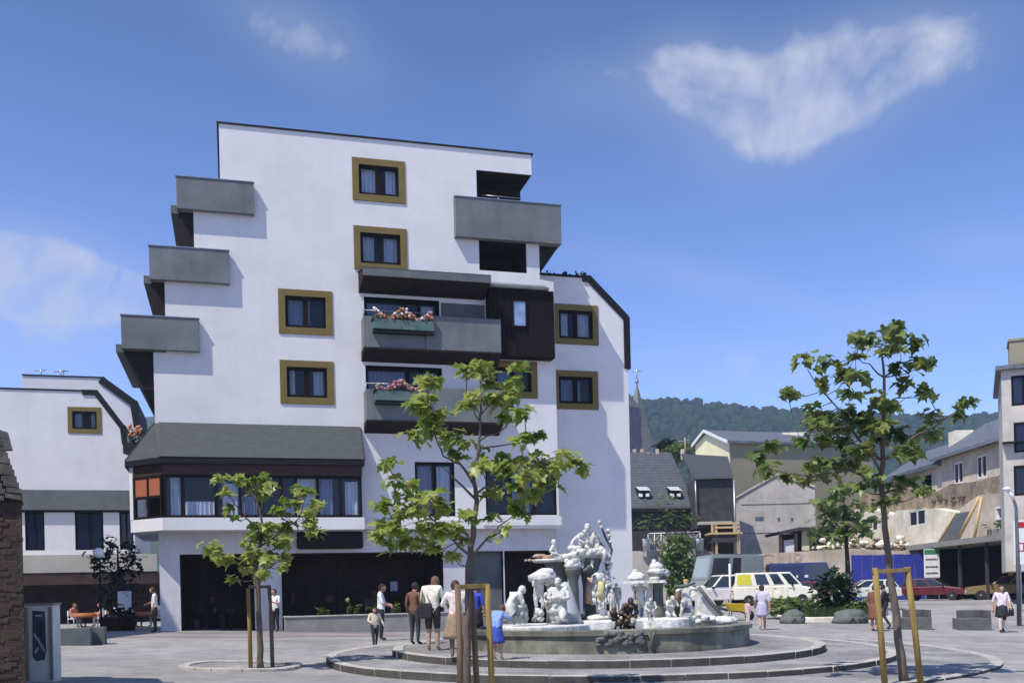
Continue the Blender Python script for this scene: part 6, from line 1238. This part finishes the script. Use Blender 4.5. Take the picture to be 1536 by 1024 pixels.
# rubble and timber on the building site
P0 = at(1290, 822, 70.5); rp_ = thing('rubble_heap', 'pale heap of broken masonry on the building site above the blue hoarding', 'rubble', P0); b = MB(); rnd = random.Random(91)
for i in range(90):
    P = P0+V((rnd.uniform(-3.2, 3.6), rnd.uniform(-.5, 1.5), 0)); P.z += abs(rnd.gauss(0, .28)); q_ = V((rnd.uniform(-1, 1), rnd.uniform(-1, 1), rnd.uniform(-1, 1))).normalized(); b.ball(P, (rnd.uniform(.12, .4), rnd.uniform(.12, .3), rnd.uniform(.1, .25)), 5, rnd.choice((0, 0, 1)), None, .5, i)
b.build('stones', [M['white_wall'], M['stone']], rp_)
for k in range(6): P = P0+V((-2.5+k*1.05+rnd.uniform(-.3, .3), -.6, .2)); b = MB(); d = V((rnd.uniform(-1.2, 1.2), .5, rnd.uniform(.5, 1.5))); b.prism([P, P+V((.14, 0, 0)), P+V((.14, 0, 0))+d, P+d], V((0, .05, 0))); b.build('plank', M['timber'], rp_)
# painted retaining wall
rw = thing('retaining_wall', 'long pale street wall with faded pink painted letters behind the vans', 'wall', at(1180, 880, 69.5))
slab_poly([(1112, 832), (1280, 822), (1345, 826), (1385, 822), (1385, 900), (1112, 900)], 69.6, V((0, .5, 0)), M['pale_wall'], 'masonry', rw)
cu = bpy.data.curves.new('lettering', 'FONT'); cu.body = 'GUR'; cu.size = 1.6; cu.extrude = .01; to = bpy.data.objects.new('lettering', cu); COL.objects.link(to); dg = bpy.context.evaluated_depsgraph_get(); dg.update()
lm_ = bpy.data.meshes.new_from_object(to.evaluated_get(dg)); bpy.data.objects.remove(to); lo = bpy.data.objects.new('lettering', lm_); COL.objects.link(lo); lm_.materials.clear(); lm_.materials.append(M['fadedink']); lo.parent = rw; P = at(1138, 853, 69.58); lo.location = P-V(rw.location); lo.rotation_euler = (R_(90), 0, 0)
# terrace with railing and pots next to the white block
te = thing('raised_terrace', 'raised terrace with lattice railing panels right of the white block', 'terrace', at(1000, 880, 66))
slab_poly([(948, 826), (1052, 824), (1112, 836), (1112, 905), (950, 905)], 66, V((0, 3.5, 0)), M['grey_wall'], 'base', te)
b = MB(); P, Q = at(972, 800, 66), at(1050, 797, 66); zA = P.z; zB = at(1010, 824, 66).z
b.tube([P, Q], .04, 6); b.tube([V((P.x, 66, zB)), V((Q.x, 66, zB))], .03, 6)
for k in range(9): x = P.x+(Q.x-P.x)*k/8; b.tube([(x, 66, zB), (x, 66, zA)], .03, 5)
b.build('railing', M['white_paint'], te)
b = MB()
for k in range(4):
    x = P.x+(Q.x-P.x)*(k+.08)/4; x2 = P.x+(Q.x-P.x)*(k+.92)/4
    b.tube([(x, 66.03, zB+.05), (x2, 66.03, zA-.05)], .025, 5); b.tube([(x, 66.03, zA-.05), (x2, 66.03, zB+.05)], .025, 5); b.box(x, 66.08, zB+.06, x2, 66.10, zA-.08)
b.build('lattice_panel', M['awning'], te)
for lab, px in (('white terrace pot beside the white block end of the railing', 970), ('white terrace pot at the scaffold end of the railing', 1050)):
    P = at(px, 826, 65.6); b = MB(); b.lathe([(.22, 0), (.28, .75), (.3, .8), (.25, .8), (.01, .78)], P, 14); tag(b.build('flower_pot', M['white_paint'], None, P), lab, 'pot', 'white terrace pots')
def sapling(label, px, py0, py1, Y, r, n, lm, seed):
    rnd = random.Random(seed); p = at(px, py0, Y); t = at(px, py1, Y); o = thing('sapling', label, 'plant', p); b = MB(); b.tube([p, p.lerp(t, .5)+V((.05, 0, 0)), t], [.04, .03, .012], 6); b.build('stem', M['bark'], o); b = MB()
    for i in range(n):
        s = rnd.uniform(.3, 1.05); q_ = p.lerp(t, s)+V((rnd.gauss(0, r), rnd.gauss(0, r), rnd.gauss(0, .1))); a = rnd.uniform(0, 6.28); leaf(b, q_, V((math.cos(a), math.sin(a), rnd.uniform(-.6, .3))).normalized(), V((0, 0, 1)), rnd.uniform(.18, .34), rnd)
    b.build('foliage', lm, o)
sapling('tall thin sapling rising in front of the dark eave of the skylight house', 1000, 800, 745, 65, .35, 60, M['leaf_b'], 1)
sapling('bushy terrace plant nearest the white block', 972, 800, 775, 65, .55, 70, M['leaf_d'], 2); sapling('leafy terrace plant between sapling and scaffold', 1028, 800, 770, 65, .5, 70, M['leaf_d'], 3)
vp = at(1015, 880, 64.5); o = thing('climbing_vine', 'yellow green vine hanging over the terrace wall behind the fountain', 'vine', vp); b = MB(); rnd = random.Random(44)
for i in range(900):
    x = rnd.gauss(1016, 15); y = rnd.uniform(800, 895); w_ = 1-abs(y-845)/75
    if abs(x-1016) > 34*max(.25, w_): continue
    P = at(x, y, 64.8+rnd.uniform(-.9, .6)); a = rnd.uniform(0, 6.28); leaf(b, P, V((math.cos(a), math.sin(a)*.6-.4, -.5)).normalized(), V((0, -.6, .7)), rnd.uniform(.16, .34), rnd)
b.build('foliage', M['leaf_d'], o); b = MB()
for px in (1000, 1012, 1024): b.tube([at(px, 900, 65), at(px+4, 850, 65.1), at(px-3, 805, 65.3)], [.04, .03, .01], 5)
b.build('stem', M['bark'], o)
sc_ = thing('timber_scaffold', 'pale timber scaffold platform with guard rails before the grey gable', 'scaffold', at(1090, 880, 64.5)); b = MB()
for px in (1074, 1108):
    for dy in (0, 1.2): P, Q = at(px, 783, 64.5), at(px, 905, 64.5); b.box(P.x-.07, 64.5+dy, Q.z, P.x+.07, 64.62+dy, P.z)
b.build('upright', M['timber'], sc_); b = MB()
for py in (785, 791): P, Q = at(1072, py, 64.5), at(1108, py, 64.5); b.box(P.x, 64.45, P.z-.06, Q.x, 64.498, P.z+.06)
b.build('guard_rail', M['timber'], sc_); b = MB(); P, Q = at(1064, 799, 64.3), at(1114, 797, 64.3); b.box(P.x, 64.3, P.z-.1, Q.x, 65.9, P.z+.02); b.build('deck', M['timber'], sc_); b = MB(); P, Q = at(1068, 802, 64.4), at(1106, 812, 64.4); b.box(P.x, 64.4, Q.z, Q.x, 65.8, P.z-.06); b.build('underside', M['dark_boards'], sc_)
for px, lab in ((948, 'person in dark clothes standing on the ground in front of the terrace base'), ): person('person', lab, stand(px-2, 921), R_(0), 1.7, None, top=(.04, .03, .03), legs=(.03, .03, .03), hair=(.03, .02, .02))
pz_ = at(1126, 836, 57.5); person('person', 'worker in white shirt visible behind the camper by the painted wall', V((at(1126, 836, 69.2).x, 69.2, at(1126, 834, 69.2).z-1.0)), R_(120), 1.6, dict(SIT), top=(.78, .76, .72), legs=(.3, .3, .34), hair=(.03, .02, .02))
# dark shed row with sign
K_ = Fr((28.3, 69), -90)
sh = thing('market_shed', 'long black open-fronted shed with a flat roof on the far street side', 'shed', K_.F(8, .6, -1))
uA, zA = K_.uz(1386, 812); zR = K_.uz(1450, 808)[1]
b = MB(); K_.box(b, uA-8, zR-.35, 30, zR, -3.8, .5); b.build('roof', M['concrete'], sh); b = MB(); K_.box(b, uA, -.2, 30, zR-.35, -3.6, -2.6); K_.box(b, uA-.2, -.2, uA, zR-.35, -2.6, 0); b.build('back_wall', M['interior'], sh)
for k in range(6): b = MB(); u = uA+k*3.6+1.5; K_.box(b, u-.08, -.2, u+.08, zR-.35, -.2, -.04); b.build('post', M['dark_boards'], sh)
b = MB(); a_ = uA+6.2; K_.box(b, a_, .6, a_+1.3, 1.5, -2.5, -1.6); K_.box(b, a_+2.2, .6, a_+3, 2.1, -2.5, -2.2); b.build('counter', mat('dull_blue_panel', (.05, .09, .2), .6, .2, 2), sh)
b = MB(); rnd = random.Random(77); K_.box(b, 10.5, zR, 15, zR+.35, -2, .3); sb_ = b.build('roof_planter', M['concrete'], sh); b = MB()
for i in range(260): u = rnd.uniform(10.5, 15.5); P = K_.F(u, zR+rnd.uniform(.25, .8), rnd.uniform(-1.5, .4)); a = rnd.uniform(0, 6.28); leaf(b, P, V((math.cos(a), math.sin(a), rnd.uniform(-.3, .5))).normalized(), V((0, 0, 1)), rnd.uniform(.2, .4), rnd)
b.build('roof_plants', M['leaf_d'], sb_)
bd = thing('leaning_panel', 'dark square panel propped by timber on the shed roof', 'panel', at(1445, 806, 64)); b = MB(); u, z = K_.uz(1444, 804, -1)
b.prism([K_.F(u-1.3, zR+.01, -.2), K_.F(u+1.1, zR+.01, -.2), K_.F(u+1.5, zR+1.75, -.9), K_.F(u-.7, zR+1.75, -.9)], V((0, 0, .08))); b.build('panel', M['plate'], bd)
for pa, pb_, r_ in ((K_.F(u+1.25, zR+.02, -.1), K_.F(u+2.6, zR+2.6, -.9), .13), (K_.F(u+2.9, zR+.02, -.4), K_.F(u+2.75, zR+2.6, -1.0), .1), (K_.F(u-1.45, zR+.02, -.1), K_.F(u-.8, zR+1.9, -.9), .09)): b = MB(); b.tube([pa, pb_], r_, 4); b.build('prop', M['timber'], bd)
# blue hoarding
bh = thing('blue_hoarding', 'bright blue board hoarding along the street behind the tall tree', 'hoarding', at(1310, 890, 68)); P, Q = at(1277, 832, 68), at(1388, 828, 68)
for k in range(7):
    b = MB(); x0, x1 = P.x+(Q.x-P.x)*k/7, P.x+(Q.x-P.x)*(k+1)/7-.03; b.box(x0, 68+.01*(k % 2), .5, x1, 68.05+.01*(k % 2), P.z-.02*(k % 3)); b.build('panel', M['blue_board'], bh)
b = MB(); b.box(P.x, 68.08, P.z-.4, Q.x, 68.16, P.z-.3); b.build('rail', M['timber'], bh)
# white and green sign
sg = thing('street_sign', 'white upright sign board with green top and dark text lines', 'sign', at(1400, 895, 65.5)); fr = Fr(at(1398, 845, 65.5), -6); w_ = .5; zt_, zb_ = at(1398, 823, 65.5).z, at(1398, 866, 65.5).z
b = MB(); fr.box(b, -w_, zb_, w_, zt_, -.06, 0); b.build('board', M['white_paint'], sg, bev=.03); b = MB(); fr.box(b, -w_+.02, zt_-.34, w_-.02, zt_-.03, .001, .012); b.build('header', M['green'], sg)
b = MB(); rnd = random.Random(3)
for row_, zf in enumerate((.36, .62, .84)):
    z = zt_-(zt_-zb_)*zf; u = -w_+.1
    while u < w_-.16: l_ = rnd.uniform(.06, .13); fr.box(b, u, z-.06, u+l_, z+.06, .001, .010); u += l_+.03
b.build('text_line', M['ink'], sg); b = MB(); fr.box(b, -w_+.05, .3, -w_+.12, zb_+.01, -.05, -.01); fr.box(b, w_-.12, .3, w_-.05, zb_+.01, -.05, -.01); b.build('post', M['metal'], sg)
# tall building at the right edge
tb = thing('corner_block', 'pale plastered tall building cut by the picture edge with a chimney', 'building', at(1540, 900, 52)); T_ = Fr(at(1505, 700, 50), -25); zT = at(1510, 556, 50).z
ct = MB(); b = MB(); T_.box(b, 0, 2.2, 9, zT, -8, 0); wl = b.build('wall', [M['grey_wall'], M['interior']], tb)
for i, (px, py) in enumerate(((1532, 585), (1536, 655), (1536, 720))):
    u, z = T_.uz(px, py); big_window(T_, u-.45, z-.75, u+.65, z+.75, 0, tb, [u+.1], [(u-.35, u+.5, 'curtain', z+.65)] if i == 0 else [], cut_mb=ct, glass='glass_dark', depth=.35)
cut(wl, ct)
b = MB(); T_.box(b, -.25, zT, 9, zT+.22, -8.2, .3); b.build('roof_edge', M['slate_old'], tb); b = MB(); u, z = T_.uz(1514, 520); T_.box(b, u, zT+.22, u+1.9, z+.3, -2, -.2); T_.box(b, u-.06, z+.3, u+1.96, z+.42, -2.06, -.14); b.build('chimney', M['beige_wall'], tb)
b = MB(); u, z = T_.uz(1520, 664); T_.box(b, u-.5, z-.03, u+.6, z+.03, .002, .5); b.build('awning', M['black_edge'], tb)
# lamp post and hoarding board at the right edge
p = stand(1529, 938); o = thing('street_lamp', 'grey street lamp post with a short curved white arm', 'street lamp', p); top = at(1524, 760, p.y); b = MB(); b.tube([p, V((p.x, p.y, 3)), top, at(1518, 742, p.y), at(1512, 735, p.y)], [.09, .075, .06, .05, .04], 8); b.build('post', M['slate_old'], o); b = MB(); b.ball(at(1510, 733, p.y), (.16, .12, .08), 8); b.tube([at(1512, 735, p.y), at(1517, 742, p.y), at(1521, 750, p.y)], [.06, .07, .062], 7); b.build('lamp_head', M['white_paint'], o)
bb_ = thing('advertising_board', 'tall white advertising board with red patches at the picture edge', 'sign', at(1545, 880, 46)); fr = Fr(at(1521, 800, 46), 0); zA, zB = fr.uz(1522, 780)[1], fr.uz(1530, 846)[1]
b = MB(); fr.box(b, 0, zB, 2.6, zA, -.1, 0); b.build('board', M['white_paint'], bb_); b = MB(); fr.box(b, .1, zA-.35, 2.4, zA-.08, .001, .01); fr.ring(b, .12, zB+.6, .45, zB+1.0, .05, .001, .01); b.build('printing', M['tail'], bb_); b = MB(); fr.box(b, .2, -.4, .3, zB, -.09, -.01); fr.box(b, 2.2, -.4, 2.3, zB, -.09, -.01); b.build('post', M['metal'], bb_)
# church spire beyond the roofs
cz = thing('church_spire', 'slender grey church spire with cross beyond the slate roof', 'church', at(962, 890, 140)); P0 = at(958, 690, 140); Pt = at(957, 575, 140)
b = MB(); b.lathe([(2.5, P0.z-14), (2.5, P0.z+.3)], (P0.x, 140, 0), 4, 0, False); b.build('tower', M['stone'], cz)
b = MB(); b.lathe([(2.75, P0.z+.3), (1.55, P0.z+4.4), (.06, Pt.z)], (P0.x, 140, 0), 4, 0, False); b.build('spire', mat('weathered_shingle', (.2, .19, .165), .8, .2, 2, .4, 8), cz)
b = MB(); b.tube([(P0.x, 140, Pt.z-.2), (P0.x, 140, Pt.z+2.4)], .10, 5); b.tube([(P0.x-.6, 140, Pt.z+1.7), (P0.x+.6, 140, Pt.z+1.7)], .07, 5); b.ball((P0.x, 140, Pt.z+.3), .3, 6); b.build('cross', M['metal'], cz)
b = MB(); P = at(948, 575, 120); b.lathe([(2.6, 0), (2.6, P.z-3), (.1, P.z+.3)], (P.x-1.6, 120, 0), 4, 0, False); tag(b.build('slate_turret', M['slate_old'], None, V((P.x-1.6, 120, 0))), 'dark pointed slate turret roof partly hidden by the white block edge', 'turret')
# trees between the roofs and the hill
for (px, py, Y, r, lab) in ((1000, 676, 130, (1.6, 1.5, 1.5), 'round dark tree beyond the skylight roof ridge'), (1014, 679, 125, (1.5, 1.5, 1.1), 'lighter tree beyond the roof ridge near the mast'), (1032, 676, 160, (2.4, 2, 1.4), 'wide tree crown beyond the roofs left of the yellow gable')):
    c = at(px, py, Y); rnd = random.Random(int(px)); o = thing('background_tree', lab, 'tree', V((c.x, c.y, .6)), 'trees between roofs and hill'); b = MB()
    for i in range(700):
        d = V((rnd.gauss(0, 1), rnd.gauss(0, 1), rnd.gauss(0, 1))).normalized(); P = c+V((d.x*r[0], d.y*r[1], d.z*r[2]))*rnd.uniform(.5, 1)*(1+.3*mnoise.noise(d*2)); leaf(b, P, (d+V((rnd.uniform(-1, 1), rnd.uniform(-1, 1), 0))).normalized(), V((rnd.uniform(-.5, .5), 0, 1)), rnd.uniform(.3, .55), rnd)
    b.build('crown', M['leaf_c'] if px == 1000 else M['leaf_b'], o); b = MB(); b.tube([(c.x, c.y, .5), (c.x, c.y, c.z)], [.35, .15], 7); b.build('trunk', M['bark_dark'], o)
# ------------------------------------------------------------------ wooded hill
def crest(x):
    # height of the ridge by bearing, from the skyline
    tab = [(-500, 175), (0, 178), (60, 181), (110, 182), (170, 178), (220, 170), (300, 162), (370, 157), (430, 158), (520, 164), (900, 172)]
    for (a, za), (c, zc) in zip(tab[:-1], tab[1:]):
        if a <= x <= c: return za+(zc-za)*(x-a)/(c-a)
    return 175
def hillz(x, y):
    t = min(1.15, max(0, (y-330)/570)); base = crest(x*900/max(y, 300))*(t if t < 1 else 1-(t-1)*.3)**1.0*(1 if t < 1 else 1)
    return .6+base*1.0*(.45*t+.55*t*t*(3-2*min(t, 1)) if t < 1 else 1)*.96+6*mnoise.noise(V((x*.006, y*.006, 3)))*t
b = MB(); vs = []; fs = []; xs = list(range(-350, 861, 22)); ys = list(range(320, 1081, 20))
for y in ys:
    for x in xs: vs.append((x, y, hillz(x, y)-.3))
n = len(xs)
for j in range(len(ys)-1):
    for i in range(n-1): fs.append([j*n+i, j*n+i+1, (j+1)*n+i+1, (j+1)*n+i])
b.raw(vs, fs, 0, True); struct(b.build('hill', M['hill']))
def forest():
    rs = np.random.RandomState(4); proto = []
    for s in range(6):
        bm = bmesh.new(); bmesh.ops.create_icosphere(bm, subdivisions=2, radius=1)
        for v in bm.verts: v.co *= 1+.35*mnoise.noise(v.co*2.1+V((s*3, 0, 0)))+.18*mnoise.noise(v.co*5+V((s*5, 1, 0)))
        bm.verts.index_update(); proto.append((np.array([v.co[:] for v in bm.verts]), np.array([[v.index for v in f.verts] for f in bm.faces]))); bm.free()
    P = []; Fc = []; off = 0; y = 360.0
    while y < 925:
        x0, x1 = y*.07, y*.60; x = x0
        while x < x1:
            xx, yy = x+rs.uniform(-3, 3), y+rs.uniform(-4, 4); z = hillz(xx, yy); r = rs.uniform(1.8, 5.2); v, f = proto[rs.randint(6)]; a = rs.uniform(0, 6.28); ca, sa = math.cos(a), math.sin(a)
            q = np.stack([(v[:, 0]*ca-v[:, 1]*sa)*r+xx, (v[:, 0]*sa+v[:, 1]*ca)*r+yy, v[:, 2]*r*rs.uniform(.8, 1.25)+z+r*.45], 1); P.append(q); Fc.append(f+off); off += len(v); x += 5.0
        y += 7.5
    P = np.concatenate(P).astype(np.float32); Fc = np.concatenate(Fc).astype(np.int32)
    me = bpy.data.meshes.new('forest'); me.vertices.add(len(P)); me.vertices.foreach_set('co', P.ravel()); me.loops.add(Fc.size); me.loops.foreach_set('vertex_index', Fc.ravel()); me.polygons.add(len(Fc)); me.polygons.foreach_set('loop_start', np.arange(0, Fc.size, 3, dtype=np.int32)); me.update(); me.validate()
    me.polygons.foreach_set('use_smooth', [True]*len(Fc)); me.materials.append(M['forest']); o = bpy.data.objects.new('forest', me); COL.objects.link(o); struct(o, 'stuff')
forest()
# ------------------------------------------------------------------ air, sky, sun
def haze():
    b = MB(); b.box(-950, -950, -1.6, 950, 1150, 260); o = b.build('haze', M['hill']); mt = bpy.data.materials.new('haze_air'); mt.use_nodes = True; n = mt.node_tree.nodes; n.remove(n['Principled BSDF']); v = n.new('ShaderNodeVolumePrincipled'); v.inputs['Color'].default_value = (.60, .76, 1, 1); v.inputs['Density'].default_value = .0003; v.inputs['Anisotropy'].default_value = .2
    mt.node_tree.links.new(v.outputs[0], n['Material Output'].inputs['Volume']); o.data.materials.clear(); o.data.materials.append(mt); struct(o, 'stuff')
haze()
EL = R_(57); AZ = V((.70, .71)).normalized(); TR = V((AZ.x*math.cos(EL), AZ.y*math.cos(EL), -math.sin(EL)))
sd = bpy.data.lights.new('sun', 'SUN'); so = bpy.data.objects.new('sun', sd); COL.objects.link(so); so.rotation_euler = TR.to_track_quat('-Z', 'Y').to_euler(); sd.energy = 5.0; sd.angle = R_(.5); sd.color = (1, .95, .87)
wd = bpy.data.worlds.new('World'); SC.world = wd; wd.use_nodes = True; N = wd.node_tree.nodes; L = wd.node_tree.links; bg = N['Background']
sky = N.new('ShaderNodeTexSky'); sky.sky_type = 'NISHITA'; sky.sun_disc = False; sky.sun_elevation = EL; sky.sun_rotation = math.atan2(-AZ.x, -AZ.y); sky.air_density = 1.0; sky.dust_density = .6; sky.ozone_density = 3.0
tc = N.new('ShaderNodeTexCoord')
def mth(op, a, c=None, clamp=False):
    m_ = N.new('ShaderNodeMath'); m_.operation = op; m_.use_clamp = clamp
    for i, v in enumerate((a, c)):
        if v is None: continue
        if isinstance(v, (int, float)): m_.inputs[i].default_value = v
        else: L.new(v, m_.inputs[i])
    return m_.outputs[0]
def dot(vec):
    d = N.new('ShaderNodeVectorMath'); d.operation = 'DOT_PRODUCT'; L.new(tc.outputs['Generated'], d.inputs[0]); d.inputs[1].default_value = vec; return d.outputs['Value']
nmp = N.new('ShaderNodeMapping'); L.new(tc.outputs['Generated'], nmp.inputs[0]); nmp.inputs['Location'].default_value = (2.3, .7, 1.9)
nz = N.new('ShaderNodeTexNoise'); nz.inputs['Scale'].default_value = 9; nz.inputs['Detail'].default_value = 8; nz.inputs['Roughness'].default_value = .6; nz.inputs['Distortion'].default_value = .9; L.new(nmp.outputs[0], nz.inputs['Vector'])
nz2 = N.new('ShaderNodeTexNoise'); nz2.inputs['Scale'].default_value = 26; nz2.inputs['Detail'].default_value = 6; L.new(nmp.outputs[0], nz2.inputs['Vector'])
tot = None
BL = [(1035, 125, 75, 60, 8, 1), (1160, 185, 105, 62, 15, 1.15), (1270, 120, 130, 75, 25, 1.15), (1395, 72, 110, 55, 12, .85), (1190, 115, 120, 60, 0, .62), (1010, 90, 60, 40, 0, .5), (450, 50, 110, 50, -25, 1.0), (60, 425, 170, 60, -10, 1.6), (20, 400, 110, 60, 0, 1.3), (150, 440, 110, 34, 0, 1.1), (1060, 420, 160, 22, -12, .68), (1110, 550, 220, 40, 0, .68), (60, 530, 160, 40, 0, .7), (880, 130, 90, 50, 0, .6), (1480, 370, 90, 30, 0, .65), (1400, 460, 150, 30, 8, .6)]
for px, py, rx, ry, rot, amp in BL:
    d0 = ray(px, py); d1 = ray(px+1, py); d2 = ray(px, py-1); ln = d0.length; d0n = d0.normalized(); ex = (d1.normalized()-d0n); ey = (d2.normalized()-d0n); k_ = ex.length; ex = ex.normalized(); ey = (ey-ex*ey.dot(ex)).normalized(); a = R_(rot); e1 = ex*math.cos(a)+ey*math.sin(a); e2 = -ex*math.sin(a)+ey*math.cos(a)
    x = mth('DIVIDE', dot(e1), rx*k_); y = mth('DIVIDE', dot(e2), ry*k_); x = mth('SUBTRACT', x, float(d0n.dot(e1))/(rx*k_)); y = mth('SUBTRACT', y, float(d0n.dot(e2))/(ry*k_))
    r2 = mth('ADD', mth('MULTIPLY', x, x), mth('MULTIPLY', y, y)); gsn = mth('POWER', 2.718, mth('MULTIPLY', r2, -.8)); front = mth('GREATER_THAN', dot(d0n), .3); gsn = mth('MULTIPLY', mth('MULTIPLY', gsn, amp), front); tot = gsn if tot is None else mth('ADD', tot, gsn)
tex = mth('ADD', mth('MULTIPLY', nz.outputs['Fac'], 1.25), mth('MULTIPLY', nz2.outputs['Fac'], .7)); tex = mth('SUBTRACT', tex, .475); tot = mth('MINIMUM', tot, 1.25); thr = mth('SUBTRACT', 1.0, mth('MULTIPLY', tot, .56)); fac = mth('MULTIPLY', mth('SUBTRACT', tex, thr), 1.6, True); fac = mth('ADD', fac, mth('MULTIPLY', tot, .20), True); fac = mth('MULTIPLY', fac, .95, True)
tint = N.new('ShaderNodeMixRGB'); tint.blend_type = 'MULTIPLY'; tint.inputs[0].default_value = 1; L.new(sky.outputs[0], tint.inputs[1]); zc = N.new('ShaderNodeSeparateXYZ'); L.new(tc.outputs['Generated'], zc.inputs[0]); lift = mth('ADD', 1.0, mth('MULTIPLY', mth('MAXIMUM', mth('SUBTRACT', .48, zc.outputs[2]), 0.0), 2.5)); lr = mth('ADD', 1.0, mth('MULTIPLY', mth('MAXIMUM', mth('SUBTRACT', .48, zc.outputs[2]), 0.0), 4.2)); cv = N.new('ShaderNodeCombineXYZ'); L.new(mth('MULTIPLY', lr, .64), cv.inputs[0]); L.new(mth('MULTIPLY', lift, .89), cv.inputs[1]); L.new(mth('MULTIPLY', lift, 1.30), cv.inputs[2]); L.new(cv.outputs[0], tint.inputs[2])
mx = N.new('ShaderNodeMixRGB'); L.new(fac, mx.inputs[0]); L.new(tint.outputs[0], mx.inputs[1]); mx.inputs[2].default_value = (5.8, 6.2, 7.4, 1)
L.new(mx.outputs[0], bg.inputs[0]); bg.inputs[1].default_value = .10
SC.view_settings.view_transform = 'Standard'; SC.view_settings.look = 'None'; SC.view_settings.exposure = .06; SC.view_settings.gamma = 1
SC.cycles.max_bounces = 8; SC.cycles.transparent_max_bounces = 12; SC.cycles.volume_bounces = 1; SC.cycles.use_denoising = True
